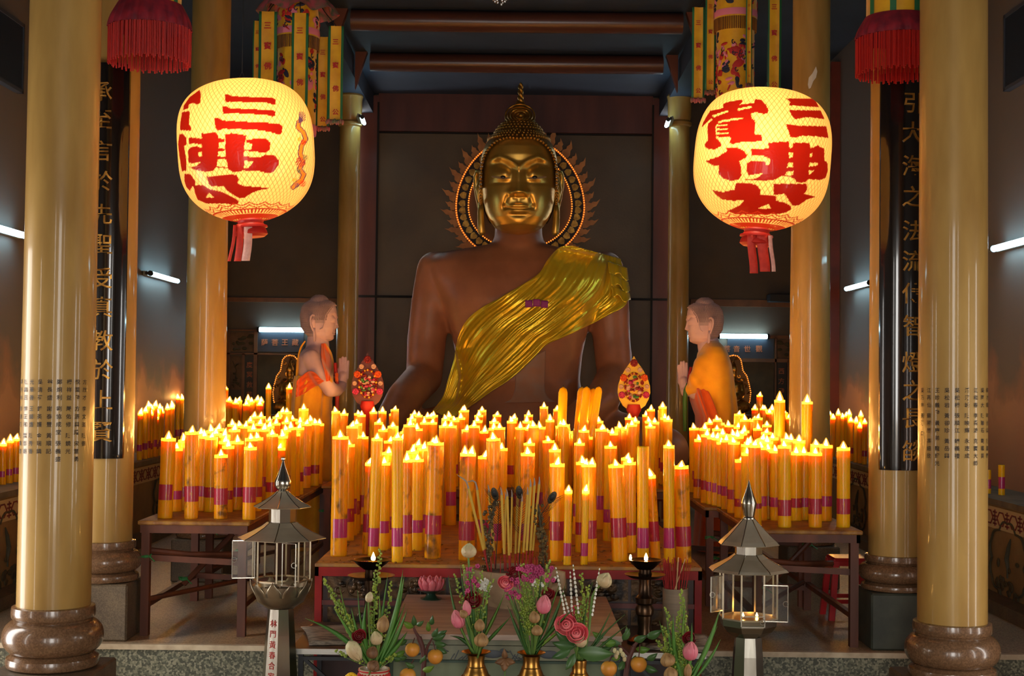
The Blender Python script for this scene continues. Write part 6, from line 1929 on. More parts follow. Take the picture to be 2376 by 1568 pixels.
# ------------------------------------------------------------------ chandelier (only its lowest crystals show)
c = at(1160, 14, 14.2)
t = thing('chandelier', 'crystal chandelier, only its lowest tip showing at the top edge', 'chandelier', (c.x, 14.2, c.z))
M_CRY = mat('cut_crystal', lin(170, 160, 150), .12, trans=.5, spec=.8)
b = MB()
for k, (rr, zz) in enumerate(((.015, .0), (.05, .03), (.08, .06), (.11, .10), (.13, .15), (.14, .22))):
    n = max(1, int(rr * 130))
    for q in range(n):
        a = 2 * PI * q / n + k; b.ball((c.x + rr * math.cos(a), 14.2 + rr * math.sin(a), c.z + zz + .02), (.013, .013, .02), 6, 4)
b.build('crystals', M_CRY, t, smooth=False)
b = MB(); b.lathe([(.02, c.z + .2), (.15, c.z + .26), (.16, c.z + .3), (.03, c.z + .36), (.012, c.z + .4), (.012, ZC)], 24, (c.x, 14.2, 0)); b.build('ring_and_rod', mat('aged_brass', lin(150, 116, 66), .35, metal=.9), t)
# ------------------------------------------------------------------ steel lantern stands
M_STEEL = mat('brushed_steel', lin(176, 172, 160), .20, metal=1.0, bump=.02, bscale=40, bstretch=(1, 1, .1))
M_STEELROOF = mat('dull_steel_roof', lin(206, 196, 172), .34, metal=.65, col2=lin(180, 168, 144), nscale=5)
M_STEELD = mat('tarnished_steel', lin(190, 178, 154), .28, metal=.9, col2=lin(156, 140, 116), nscale=6)
def glass_mat():
    m = bpy.data.materials.new('dusty_glass_pane'); m.use_nodes = True
    N = m.node_tree.nodes; L = m.node_tree.links; N.remove(N['Principled BSDF'])
    t_ = N.new('ShaderNodeBsdfTransparent'); t_.inputs[0].default_value = (.80, .78, .72, 1)
    g = N.new('ShaderNodeBsdfGlossy'); g.inputs['Roughness'].default_value = .05; g.inputs[0].default_value = (.9, .9, .88, 1)
    f = N.new('ShaderNodeFresnel'); f.inputs[0].default_value = 1.5
    hf = N.new('ShaderNodeMath'); hf.operation = 'MULTIPLY'; hf.inputs[1].default_value = .6; L.new(f.outputs[0], hf.inputs[0]); mx = N.new('ShaderNodeMixShader'); L.new(hf.outputs[0], mx.inputs[0]); L.new(t_.outputs[0], mx.inputs[1]); L.new(g.outputs[0], mx.inputs[2]); L.new(mx.outputs[0], N['Material Output'].inputs[0])
    return m
M_GLASS = glass_mat()
def poly_lathe(mb, prof, n, c, rot, sag=0.0):
    """an n sided turned shape with flat facets"""
    rows = [[Vector((c.x + r * math.cos(rot + 2 * PI * k / n), c.y + r * math.sin(rot + 2 * PI * k / n), z)) for k in range(n)] for r, z in prof]
    mb.grid(rows, wrap=True)
def steel_stand(cx, Y, label, rot, prof, n=8):
    s_ = sc(Y); t0 = at(cx, prof['top'], Y)
    t = thing('steel_lantern_stand', label, 'lantern', (t0.x, Y, ZL))
    C = Vector((t0.x, Y, 0)); z = lambda py: at(cx, py, Y).z
    U = lambda r: r / s_
    def turned(name, pr, seg=32, m=M_STEEL, facet=False):
        mb = MB()
        if facet: poly_lathe(mb, [(U(r), z(y)) for y, r in pr], n, C, rot)
        else: mb.lathe([(U(r), z(y)) for y, r in pr], seg, C, cap=False)
        return mb.build(name, m, t, smooth=not facet)
    turned('finial', prof['finial'])
    for nm, key in (('upper_roof', 'roof1'), ('lower_roof', 'roof2')):
        o = turned(nm, prof[key], m=M_STEELROOF, facet=True)
        rb = MB(); pr = prof[key]
        for k in range(n):
            a = rot + 2 * PI * k / n
            rb.tube([C + Vector((U(r) * math.cos(a), U(r) * math.sin(a), z(y) + .002)) for y, r in pr], .004, 6)
        rb.build('ridges', M_STEEL, o)
        md = o.modifiers.new('t', 'SOLIDIFY'); md.thickness = .004
    turned('collar_box', prof['box'], facet=True)
    y0, y1, rc = prof['cabin']
    # cabin: posts, panes, one door standing open on the left
    pm = MB(); rp = U(rc)
    cr = [C + Vector((rp * math.cos(rot + 2 * PI * k / n), rp * math.sin(rot + 2 * PI * k / n), 0)) for k in range(n)]
    for p in cr: pm.bar((p.x, p.y, z(y1)), (p.x, p.y, z(y0)), .009)
    for yy in (y0 + 2, y1 - 1):
        for k in range(n): a_, b_ = cr[k], cr[(k + 1) % n]; pm.bar((a_.x, a_.y, z(yy)), (b_.x, b_.y, z(yy)), .009)
    pm.build('cabin_frame', M_STEELD, t, smooth=False)
    def mid(k): return math.atan2(*(((cr[k] + cr[(k + 1) % n]) / 2 - C).yx))
    for k in range(n):
        if k in prof['open']: continue
        a_, b_ = cr[k], cr[(k + 1) % n]
        mb = MB(); zz = (z(y1 - 2), z(y0 + 2))
        mb.add([(a_.x, a_.y, zz[0]), (b_.x, b_.y, zz[0]), (b_.x, b_.y, zz[1]), (a_.x, a_.y, zz[1])], [(0, 1, 2, 3)])
        mb.build('glass_pane', M_GLASS, t, smooth=False)
    for hx, hy, dx_, dy_, hz0, hz1 in prof['doors']:
        p = C + Vector((U(hx), U(hy), 0)); q = C + Vector((U(dx_), U(dy_), 0))
        fr = MB(); zz = (z(hz1), z(hz0))
        for e in ((p, p), (q, q)): fr.bar((e[0].x, e[0].y, zz[0]), (e[0].x, e[0].y, zz[1]), .005)
        for h_ in zz: fr.bar((p.x, p.y, h_), (q.x, q.y, h_), .005)
        d = fr.build('glass_door', M_STEEL, t, smooth=False)
        mb = MB(); mb.add([(p.x, p.y, zz[0]), (q.x, q.y, zz[0]), (q.x, q.y, zz[1]), (p.x, p.y, zz[1])], [(0, 1, 2, 3)]); mb.build('pane', M_GLASS, d, smooth=False)
        rg = MB(); rc_ = p.lerp(q, .9); zc = (zz[0] + zz[1]) / 2
        rg.tube([(rc_.x + .014 * math.cos(a), rc_.y - .008, zc + .014 * math.sin(a)) for a in np.linspace(0, 2 * PI, 16, endpoint=False)], .002, 6, closed=True); rg.build('ring_pull', M_STEEL, d)
    if prof.get('petals'):
        b0, b1, rb0, rb1 = prof['bowl']
        bw = MB(); bw.lathe([(U(rb1), z(b1)), (U(rb1 + (rb0 - rb1) * .62), z(b1 - (b1 - b0) * .22)), (U(rb0 * .93), z(b1 - (b1 - b0) * .55)), (U(rb0 * .99), z(b0 + 14))], 40, C, cap=False); o = bw.build('bowl', M_STEELD, t)
        for k in range(10):
            a = 2 * PI * k / 10 + .2
            rows = []
            for i in range(9):
                q = i / 8; w = (math.sin(min(1, .25 + q * .75) * PI) ** .6 if q < 1 else .02) * .32 * (1 if q < .6 else (1 - (q - .6) / .4) ** .5 + .02)
                r_ = U(rb1 + (rb0 + 3 - rb1) * math.sin(q * PI / 2) ** .8) + .003; zz = z(b1) + (z(b0) - z(b1)) * q
                rows.append([C + Vector((r_ * math.cos(a + w * d), r_ * math.sin(a + w * d), zz)) for d in np.linspace(-1, 1, 7)])
            pt = MB().grid(rows).build('petal', M_STEELD, t); md = pt.modifiers.new('t', 'SOLIDIFY'); md.thickness = .004
    else:
        turned('bowl', prof['bowlp'], facet=True, m=M_STEEL)
        mb = MB(); mb.lathe([(.0, z(y1) - .002), (U(rc) * .95, z(y1) - .002)], 24, C, cap=False); mb.build('tray', M_STEELD, t)
    ped = turned('pedestal', prof['ped'], facet=True, m=prof.get('pm', M_STEEL))
    yb, rb_ = prof['ped'][-1]
    ft = MB(); poly_lathe(ft, [(U(rb_) * 1.02, z(yb)), (U(rb_) * 1.35, z(yb) - .03), (U(rb_) * 1.4, ZL), (.01, ZL)], n, C, rot); ft.build('foot', M_STEELD, t, smooth=False)
    return t, C, z, U
ZFL = lambda Y, cx: proj((0, Y, ZL))[1]
YS = 7.9
yb = proj((at(657, 1400, YS).x, YS, ZL + .03))[1]
pl = dict(top=1060, finial=[(1060, .5), (1062, 5), (1066, 5), (1069, 2), (1080, 5), (1112, 17), (1117, 19), (1126, 19), (1132, 15), (1136, 9), (1140, 11), (1142, 12)],
          roof1=[(1140, 12), (1148, 20), (1158, 34), (1168, 50), (1176, 66)], box=[(1172, 31), (1214, 31)], roof2=[(1212, 34), (1222, 48), (1234, 70), (1244, 92), (1248, 102)],
          cabin=(1246, 1345, 66), open=(5,), doors=[(-58, -20, -108, -30, 1252, 1338), (12, -62, 44, -74, 1253, 1350)], petals=True, bowl=(1342, 1410, 67, 30), ped=[(1406, 29), (1470, 34), (yb, 50)])
st, SC_, sz, SU = steel_stand(657, YS, 'steel lantern stand with lotus petal bowl and red characters down its post', R(-90), pl)
g = MB(); a = R(-112.5)
for k, ch in enumerate('林門黃春合家'):
    py = 1442 + k * 24; r_ = SU(29 + 21 * (py - 1406) / (yb - 1406)) * math.cos(PI / 8)
    n_ = Vector((math.cos(a), math.sin(a), .06)); p = SC_ + Vector((r_ * math.cos(a), r_ * math.sin(a), sz(py))) + n_ * .003
    put_glyph(g, ch, facing(p, n_), .042, .01)
g.build('lettering', paint('red_engraved_lettering', 170, 40, 30, .5), st, smooth=False)
yb2 = proj((at(1738, 1400, YS).x, YS, ZL + .03))[1]
pr = dict(top=1113, finial=[(1113, .5), (1130, 5), (1150, 12), (1166, 18), (1168, 18), (1178, 16), (1194, 13), (1198, 12), (1201, 14), (1205, 14), (1208, 12)],
          roof1=[(1205, 14), (1220, 28), (1240, 48), (1254, 64), (1262, 71)], box=[(1258, 32), (1290, 32)], roof2=[(1286, 33), (1296, 46), (1308, 68), (1318, 88), (1323, 93)],
          cabin=(1318, 1432, 67), open=(5, 6, 4), doors=[(-62, -25, -94, -56, 1332, 1412), (24, -63, 78, -70, 1348, 1430), (-26, -64, 27, -64, 1420, 1444)], bowlp=[(1430, 68), (1448, 66), (1462, 56), (1476, 34)],
          ped=[(1474, 31), (1520, 35), (yb2, 46)], pm=M_STEEL)
st2, SC2, sz2, SU2 = steel_stand(1738, YS, 'steel lantern stand with plain faceted bowl and bright front post', R(-90 - 22.5), pr)
# two tiny oil flames inside the right stand
for dx, dy in ((-14, -.05), (18, .03)):
    p = at(1738 + dx, 1432, YS + dy); fz = MB(); fz.lathe([(0, 0), (.006, .004), (.007, .01), (.003, .02), (0, .028)], 10, p, cap=False)
    f_ = fz.build('oil_flame', M_FLAME, st2)

# ------------------------------------------------------------------ side tables, pale offering table, low front table
M_BLKTOP = mat('black_table_top', lin(70, 54, 44), .4, col2=lin(54, 42, 36), nscale=5)
M_ALU = mat('ribbed_aluminium_edge', lin(176, 172, 164), .35, metal=.9)
M_PALEW = mat('pale_worn_planks', lin(182, 156, 136), .5, col2=lin(152, 128, 112), nscale=6, stretch=(.3, 3, 3), bump=.1, bscale=30, bstretch=(.2, 2, 1))
M_GREENW = mat('faded_green_paint', lin(122, 130, 96), .55, col2=lin(98, 108, 82), nscale=5)
M_GREENL = mat('grey_green_band', lin(136, 132, 102), .55, col2=lin(108, 110, 90), nscale=8)
ZK = .225
for x0, x1, lab in ((-1.235, -.70, 'small black side table with metal edge left of the pale offering table'), (.635, 1.085, 'small black side table with metal edge right of the pale offering table')):
    t = thing('side_table', lab, 'table', ((x0 + x1) / 2, 8.45, ZL))
    MB().box(((x0 + x1) / 2, 8.45, ZK - .014), (x1 - x0, .88, .028)).build('table_top', M_BLKTOP, t, smooth=False)
    e = MB()
    for k in range(4): e.box(((x0 + x1) / 2, 8.007, ZK - .004 - k * .0075), (x1 - x0 + .01, .012, .0055))
    e.box(((x0 + x1) / 2, 8.011, ZK - .015), (x1 - x0 + .01, .008, .03))
    e.build('metal_edge', M_ALU, t, smooth=False)
    for xx in (x0 + .05, x1 - .05):
        for yy in (8.06, 8.84): MB().box((xx, yy, (ZK - .03 + ZL) / 2), (.028, .028, ZK - .03 - ZL)).build('leg', M_METAL_DARK, t, smooth=False)
    MB().bar((x0 + .05, 8.06, ZK - .05), (x1 - .05, 8.06, -.2), .018).build('brace', M_METAL_DARK, t, smooth=False)
    MB().bar((x0 + .05, 8.05, ZK - .06), (x1 - .05, 8.05, ZK - .06), .02).build('rail', M_METAL_DARK, t, smooth=False)
XP0, XP1, YP0, YP1, ZP = -.655, .585, 7.53, 8.90, .40
t = thing('offering_table', 'pale wooden offering table with faded green painted front, stone incense pot on it', 'table', (0, 8.2, ZL))
for k in range(5):
    ya, yb_ = YP0 + (YP1 - YP0) * k / 5, YP0 + (YP1 - YP0) * (k + 1) / 5
    MB().box(((XP0 + XP1) / 2, (ya + yb_) / 2, ZP - .014), (XP1 - XP0, yb_ - ya - .003, .028)).build('plank', M_PALEW, t, smooth=False)
MB().box(((XP0 + XP1) / 2, (YP0 + YP1) / 2 + .02, (ZP - .03 + ZL) / 2), (XP1 - XP0 - .03, YP1 - YP0 - .06, ZP - .03 - ZL)).build('green_body', M_GREENW, t, smooth=False)
b = MB(); b.box(((XP0 + XP1) / 2, YP0 + .035, ZP - .045), (XP1 - XP0 - .01, .03, .026)); b.box(((XP0 + XP1) / 2, YP0 + .038, ZP - .10), (XP1 - XP0 - .02, .022, .075)); b.build('painted_band', M_GREENL, t, smooth=False)
b = MB(); b.box(((XP0 + XP1) / 2, YP0 + .034, ZP - .145), (XP1 - XP0 - .01, .03, .012))
for xx in (XP0 + .02, XP1 - .02): b.box((xx, YP0 + .036, .0), (.02, .03, .5))
b.build('dark_green_trim', paint('dark_green_paint', 40, 62, 44, .5), t, smooth=False)
b = MB()
for x0_, sg in ((-.10, 1), (.20, -1), (-.42, 1), (.42, 1)):        # little painted birds on the band
    y_ = YP0 + .024
    b.ball((x0_, y_, ZP - .105), (.055, .004, .022), 14, 6); b.ball((x0_ + .055 * sg, y_, ZP - .09), (.018, .004, .015), 10, 6)
    b.tube([(x0_ - .04 * sg, y_, ZP - .10), (x0_ - .11 * sg, y_, ZP - .125)], [.015, .003], 8, flat=.4); b.tube([(x0_ + .07 * sg, y_, ZP - .09), (x0_ + .09 * sg, y_, ZP - .094)], [.006, .001], 6)
    for q in range(6): b.tube([(x0_ + (.1 + q * .02) * sg, y_, ZP - .135), (x0_ + (.12 + q * .022) * sg, y_, ZP - .135 + .03 + .02 * math.sin(q * 2))], .0025, 4)
b.build('painted_birds', paint('blue_grey_bird_paint', 76, 80, 84, .6), t)
ZV = .06
t = thing('low_table', 'low table under the brass vases, below the lower edge of the photo', 'table', (0, 7.08, ZL))
MB().box((0, 7.08, ZV - .015), (2.2, .74, .03)).build('table_top', M_DARKWOOD, t, smooth=False)
for xx in (-1.05, 1.05):
    for yy in (6.78, 7.38): MB().box((xx, yy, (ZV - .03 + ZL) / 2), (.05, .05, ZV - .03 - ZL)).build('leg', M_DARKWOOD, t, smooth=False)
# newspapers
M_NEWS = mat('printed_newspaper', lin(168, 152, 132), .8, col2=lin(96, 86, 78), nscale=14, stretch=(1, 6, 1), lo=.45, hi=.6)
for x0, x1, y0, y1, rz, lab in ((-1.20, -.82, 8.12, 8.70, .18, 'folded newspaper on the left black side table'), (.80, 1.13, 8.05, 8.55, -.2, 'folded newspaper on the right black side table')):
    t = thing('newspaper', lab, 'newspaper', ((x0 + x1) / 2, (y0 + y1) / 2, ZK))
    for k in range(3):
        mb = MB(); rows = []
        for i in range(7):
            rows.append([Vector(((x0 + x1) / 2, (y0 + y1) / 2, ZK + .005 + k * .006)) + Matrix.Rotation(rz + k * .06, 3, 'Z') @ Vector(((j / 6 - .5) * (x1 - x0), (i / 6 - .5) * (y1 - y0) * (1 - .04 * k), .004 * math.sin(i * 1.3 + j + k) * (1 if 0 < i < 6 else .3))) for j in range(7)])
        mb.grid(rows); o = mb.build('sheet', M_NEWS, t); md = o.modifiers.new('t', 'SOLIDIFY'); md.thickness = .004; md.offset = 0
# ------------------------------------------------------------------ stone incense pot
M_STONE = mat('pale_carved_stone', lin(186, 160, 126), .6, col2=lin(150, 124, 96), nscale=7, bump=.25, bscale=18)
M_ASH = mat('grey_ash', lin(120, 108, 98), .9, col2=lin(84, 72, 64), nscale=30, bump=.6, bscale=60)
YI = 8.52
ci = at(1193, 1330, YI); XI = ci.x
zr = at(1193, 1318, YI).z
t = thing('incense_pot', 'pale stone incense pot full of ash on the offering table', 'pot', (XI, YI, ZP))
hh = zr - ZP
MB().lathe([(0, ZP), (.15, ZP), (.155, ZP + .02), (.19, ZP + .05), (.225, ZP + hh * .5), (.232, ZP + hh * .72), (.246, ZP + hh * .8), (.25, zr - .01), (.245, zr), (.225, zr), (.215, zr - .02), (.21, zr - .05)], 56, (XI, YI, 0), cap=False).build('bowl', M_STONE, t)
am = MB(); rows = []
for q in np.linspace(0, 1, 12):
    rows.append([Vector((XI + .213 * q * math.cos(a), YI + .213 * q * math.sin(a), zr - .03 + .02 * (1 - q * q) + .004 * math.sin(a * 5 + q * 9))) for a in np.linspace(0, 2 * PI, 40, endpoint=False)])
am.grid(rows, wrap=True); am.build('ash', M_ASH, t)
ha = MB()
for sx in (-1, 1): ha.tube([(XI + sx * .22, YI, ZP + hh * .45), (XI + sx * .285, YI, ZP + hh * .55), (XI + sx * .28, YI, ZP + hh * .85), (XI + sx * .235, YI, ZP + hh * .9)], [.03, .032, .03, .022], 12)
ha.build('handles', M_STONE, t)
M_INC = paint('yellow_incense', 206, 166, 62, .7); M_INCR = paint('red_incense_foot', 160, 30, 28, .6); M_INCA = paint('grey_incense_ash', 160, 148, 138, .9)
ZASH = zr - .015
sticks = [(1087, 1133, 1122, 1276), (1107, 1136, 1125, 1273), (1135, 1142, 1146, 1277), (1164, 1148, 1170, 1285), (1173, 1158, 1171, 1280), (1177, 1151, 1181, 1288), (1188, 1153, 1185, 1282), (1201, 1149, 1196, 1284), (1211, 1163, 1203, 1282), (1224, 1147, 1214, 1281), (1231, 1129, 1222, 1277), (1240, 1126, 1230, 1277), (1251, 1123, 1236, 1277)]
for k, (x0, y0, x1, y1) in enumerate(sticks):
    Yk = YI - .09 + .05 * ((k * 7) % 5) - (.04 if k > 8 else 0)
    a = at(x0, y0, Yk); b_ = at(x1, y1, Yk); d = (b_ - a).normalized(); foot = b_ + d * ((b_.z - ZASH + .012) / -d.z)
    lab = {0: 'yellow incense stick leaning furthest left in the stone pot, its ash curled over', 1: 'second yellow incense stick from the left, arched ash on its tip'}.get(k, 'yellow incense stick with red foot standing in the stone pot')
    t = thing('incense_stick', lab, 'incense', foot, None if k < 2 else 'incense sticks in the stone pot')
    r = .0078 if k not in (4, 6, 8) else .006
    MB().tube([b_, a], r, 10).build('yellow_stick', M_INC, t); MB().tube([foot, b_ + d * -.002], r * .55, 8).build('red_foot', M_INCR, t)
    tip = [a, a - d * .02, a - d * .045 + Vector((-.004, 0, 0))]
    if k == 0: tip += [a - d * .06 + Vector((-.02, 0, .0)), a - d * .06 + Vector((-.05, 0, .02))]
    if k == 1: tip += [a - d * .055 + Vector((-.02, 0, 0)), a - d * .05 + Vector((-.05, 0, -.004))]
    MB().tube(tip, [r * .9] + [r * .6] * (len(tip) - 2) + [r * .25], 8).build('ash_tip', M_INCA, t)
rnd = random.Random(8)
for k in range(16):
    a = rnd.uniform(0, 2 * PI); q = .19 * math.sqrt(rnd.random()); p = Vector((XI + q * math.cos(a), YI + q * math.sin(a) * .9 - .01, ZASH - .01))
    t = thing('incense_stub', 'burnt down red incense stub in the ash of the stone pot', 'incense', p, 'red incense stubs in the stone pot')
    MB().tube([p, p + Vector((rnd.uniform(-.01, .01), 0, rnd.uniform(.05, .10)))], .0028, 6).build('red_stub', M_INCR, t)
# dark beaded garlands and peacock feathers standing behind the sticks
M_BEAD = mat('dark_glass_beads', lin(60, 54, 40), .2, col2=lin(120, 100, 60), nscale=30, coat=.5)
for pts, lab in (([(1131, 1278), (1134, 1240), (1131, 1205), (1140, 1175), (1150, 1160)], 'dark beaded garland in the left half of the stone pot'), ([(1262, 1285), (1258, 1250), (1250, 1215), (1245, 1190), (1248, 1170)], 'dark beaded garland in the right half of the stone pot')):
    Yg = YI + .07; p0 = at(pts[0][0], pts[0][1], Yg)
    t = thing('bead_garland', lab, 'garland', (p0.x, Yg, ZASH)); b = MB(); b2 = MB()
    W = [at(x, y, Yg) for x, y in pts]; W.insert(0, Vector((W[0].x, Yg, ZASH - .005)))
    rnd = random.Random(int(pts[0][0]))
    for i in range(len(W) - 1):
        L_ = (W[i + 1] - W[i]).length
        for q in np.arange(0, 1, .016 / max(L_, .001)):
            p = W[i].lerp(W[i + 1], q)
            for e in range(3): b.ball(p + Vector((rnd.uniform(-.03, .03), rnd.uniform(-.03, .03), 0)), rnd.uniform(.008, .013), 7, 5)
    b.build('beads', M_BEAD, t)
    b2.tube([W[0], W[2], W[-1]], .008, 6); b2.build('stem', M_MURAL, t)
M_PEA = mat('peacock_feather', lin(40, 36, 24), .6, col2=lin(62, 46, 26), nscale=20)
def feather(base, tip, eye, label, seed):
    Yf = YI + .10; a = at(base[0], base[1], Yf); b_ = at(tip[0], tip[1], Yf - .03); e = at(eye[0], eye[1], Yf - .05)
    a = Vector((a.x, Yf, ZASH - .005))
    t = thing('peacock_feather', label, 'feather', a)
    pts = [a, a.lerp(b_, .5) + Vector((0, 0, .01)), b_, e]
    MB().tube(pts, [.003, .0025, .002, .0015], 6).build('quill', M_PEA, t)
    br = MB(); rnd = random.Random(seed)
    for k in range(46):
        q = .35 + .65 * k / 46; i = min(2, int(q * 3)); p = pts[i].lerp(pts[i + 1], q * 3 - i); s_ = 1 if k % 2 else -1
        d = (pts[i + 1] - pts[i]).normalized(); sd = d.cross(Vector((0, 1, 0))) * s_
        L_ = .05 + .02 * rnd.random()
        br.tube([p, p + sd * L_ * .5 + d * L_ * .5, p + sd * L_ * .8 + d * L_ * 1.0], [.0014, .0012, .0005], 4)
    br.build('barbs', M_PEA, t)
    d = (e - b_).normalized(); Mr = Matrix((d, Vector((0, 1, 0)), d.cross(Vector((0, 1, 0))))).transposed()
    MB().ball(e, (.042, .004, .022), 14, 8, Mr).build('eye_outer', paint('bronze_green_eye', 50, 42, 24, .5), t); MB().ball(e + Vector((0, -.003, 0)), (.022, .004, .015), 12, 6, Mr).build('eye_spot', paint('blue_black_eye', 18, 18, 20, .5), t)
feather((1250, 1290), (1258, 1190), (1281, 1154), 'peacock feather curling to the right with its dark eye showing', 1)
feather((1150, 1290), (1158, 1180), (1148, 1146), 'peacock feather arching behind the left incense sticks', 2)
feather((1205, 1290), (1210, 1180), (1205, 1142), 'peacock feather arching behind the middle incense sticks', 3)
# ------------------------------------------------------------------ lotus holder, oil lamps, incense canister, stool
YQ = 8.72; c = at(1000, 1390, YQ); s_ = sc(YQ)
t = thing('lotus_candle_holder', 'pink lotus shaped holder on a dark green stand, left on the offering table', 'holder', (c.x, YQ, ZP))
zb = ZP; zt = at(1000, 1372, YQ).z
MB().lathe([(0, zb), (.062, zb), (.066, zb + .006), (.04, zb + .014), (.025, zb + .03), (.03, zt - .01), (.06, zt), (.085, zt + .012), (.05, zt + .012), (0, zt + .01)], 32, (c.x, YQ, 0), cap=False).build('green_stand', paint('dark_green_glaze', 36, 60, 44, .3, coat=.5), t)
M_PINK = mat('pink_wax_petal', lin(214, 84, 104), .4, col2=lin(226, 130, 130), nscale=4, sss=.3, srad=(1, .4, .3), sscale=.02, coat=.3)
M_PTIP = paint('pale_petal_tip', 226, 170, 150, .5)
for ring, (n, r0, r1, h, off) in enumerate(((9, .060, .082, .072, 0), (9, .045, .070, .085, .35))):
    for k in range(n):
        a = 2 * PI * k / n + off; rows = []
        for i in range(8):
            q = i / 7; w = .30 * (1 if q < .55 else math.sqrt(max(0, 1 - ((q - .55) / .45) ** 2)) + .01); rr = r0 + (r1 - r0) * math.sin(q * 2.2) ; zz = zt + .008 + h * q
            rows.append([Vector((c.x + (rr - .006 * d * d) * math.cos(a + w * d), YQ + (rr - .006 * d * d) * math.sin(a + w * d), zz)) for d in np.linspace(-1, 1, 6)])
        o = MB().grid(rows).build('petal', M_PINK, t); md = o.modifiers.new('t', 'SOLIDIFY'); md.thickness = .008
MB().lathe([(.055, zt + .01), (.06, zt + .05), (.0, zt + .055)], 24, (c.x, YQ, 0), cap=False).build('wax_cup', M_PINK, t)
M_BRZ = mat('dark_bronze', lin(84, 62, 44), .3, metal=.9, col2=lin(54, 40, 30), nscale=8)
def oil_lamp(cx, Y, yt, ylow, rt, rl, label, baluster, flames):
    p = at(cx, yt, Y); z = lambda py: at(cx, py, Y).z; U = lambda r: r / sc(Y)
    t = thing('oil_lamp', label, 'lamp', (p.x, Y, ZK)); C = (p.x, Y, 0)
    MB().lathe([(U(8), z(ylow - 12)), (U(18), z(yt + 22)), (U(rt * .8), z(yt + 9)), (U(rt), z(yt)), (U(rt) * .97, z(yt) + .001), (U(rt * .75), z(yt + 5)), (0, z(yt + 7))], 40, C, cap=False).build('top_dish', M_BRZ, t)
    MB().lathe([(U(10), z(ylow + 12)), (U(rl * .7), z(ylow + 8)), (U(rl), z(ylow)), (U(rl) * .98, z(ylow) + .001), (U(rl * .7), z(ylow + 4)), (U(14), z(ylow + 6)), (U(14), z(ylow - 14))], 40, C, cap=False).build('drip_dish', M_BRZ, t)
    zb = ZK
    MB().lathe([(0, zb), (U(40), zb), (U(40), zb + .02), (U(28), zb + .035), (U(18), zb + .05)] + [(U(r), z(y)) for y, r in baluster], 32, C, cap=False).build('stem', M_BRZ, t)
    MB().lathe([(0, z(yt + 4)), (U(rt * .62), z(yt + 4))], 32, C, cap=False).build('oil', mat('dark_lamp_oil', lin(60, 34, 12), .05, coat=1.0), t)
    for dx, dy, sc2 in flames:
        q = at(cx + dx, yt + 3, Y - dy); fm_ = MB(); fm_.lathe([(0, 0), (.011 * sc2, .006), (.013 * sc2, .018), (.006 * sc2, .036), (0, .052 * sc2)], 12, q, cap=False); fm_.build('flame', M_FLAME, t)
        MB().tube([q, q + Vector((0, 0, .012))], .003, 6).build('wick', M_WICK, t)
oil_lamp(862, 8.3, 1298, 1334, 44, 55, 'dark bronze oil lamp with one flame on the left black side table', [(1440, 16), (1380, 14), (1355, 15), (1330, 15)], [(4, .02, 1)])
oil_lamp(1497, 8.3, 1298, 1332, 40, 48, 'dark bronze oil lamp with ringed stem on the right black side table', [(1455, 15), (1440, 17), (1428, 17), (1424, 21), (1412, 22), (1402, 17), (1398, 21), (1386, 22), (1378, 15), (1352, 13), (1330, 16)], [(2, -.03, .9), (-34, .03, .55)])
Yc = 8.62; c = at(1566, 1440, Yc); U = lambda r: r / sc(Yc); zt = at(1566, 1364, Yc).z
t = thing('incense_canister', 'grey tan cylinder holding a bundle of red incense sticks, right side table', 'canister', (c.x, Yc, ZK))
MB().lathe([(0, ZK), (U(29), ZK), (U(29), zt), (U(26), zt), (U(26), zt - .03), (0, zt - .03)], 40, (c.x, Yc, 0), cap=False).build('cylinder', mat('grey_tan_bamboo', lin(148, 128, 104), .6, col2=lin(120, 104, 86), nscale=4, stretch=(.4, .4, 8)), t)
for k in range(42):
    rnd = random.Random(k); a = rnd.uniform(0, 6.28); q = U(24) * math.sqrt(rnd.random()); p = Vector((c.x + q * math.cos(a), Yc + q * math.sin(a), zt - .028)); top = p + Vector((q * math.cos(a) * .5 + rnd.uniform(-.01, .01), q * math.sin(a) * .3, rnd.uniform(.17, .21)))
    tt = thing('incense_stick', 'unlit red incense stick in the grey tan canister', 'incense', p, 'red incense sticks in the canister')
    MB().tube([p, top], .0026, 5).build('red_stick', M_INCR, tt)
for k, (dx, tx, ty) in enumerate(((0, 1574, 1293), (-6, 1590, 1296))):
    p = Vector((c.x + U(dx), Yc - U(18), zt - .025)); q = at(tx, ty, Yc - .05)
    tt = thing('incense_stick', ['pale split stick leaning out of the red incense bundle', 'thin pale stick crossing the red incense bundle'][k], 'incense', p); MB().tube([p, q], .0035 - .001 * k, 6).build('pale_stick', paint('pale_split_wood', 206, 170, 120, .7), tt)
M_STOOL = mat('red_plastic', lin(176, 30, 34), .35, coat=.3)
X0, Y0 = 2.50, 10.65
t = thing('plastic_stool', 'red plastic stool under the right candle bench', 'stool', (X0, Y0, 0))
MB().box((X0, Y0, .44), (.27, .27, .03), bev=.012).build('seat', M_STOOL, t, smooth=False)
b = MB()
for sx in (-1, 1):
    b.bar((X0 + sx * .145, Y0 - .14, .12), (X0 + sx * .145, Y0 + .14, .12), .015, .03); b.bar((X0 - .145, Y0 + sx * .145, .14), (X0 + .145, Y0 + sx * .145, .14), .015, .03); b.bar((X0 - .12, Y0 + sx * .12, .415), (X0 + .12, Y0 + sx * .12, .415), .02, .035); b.bar((X0 + sx * .12, Y0 - .12, .415), (X0 + sx * .12, Y0 + .12, .415), .02, .035)
b.build('rails', M_STOOL, t, smooth=False)
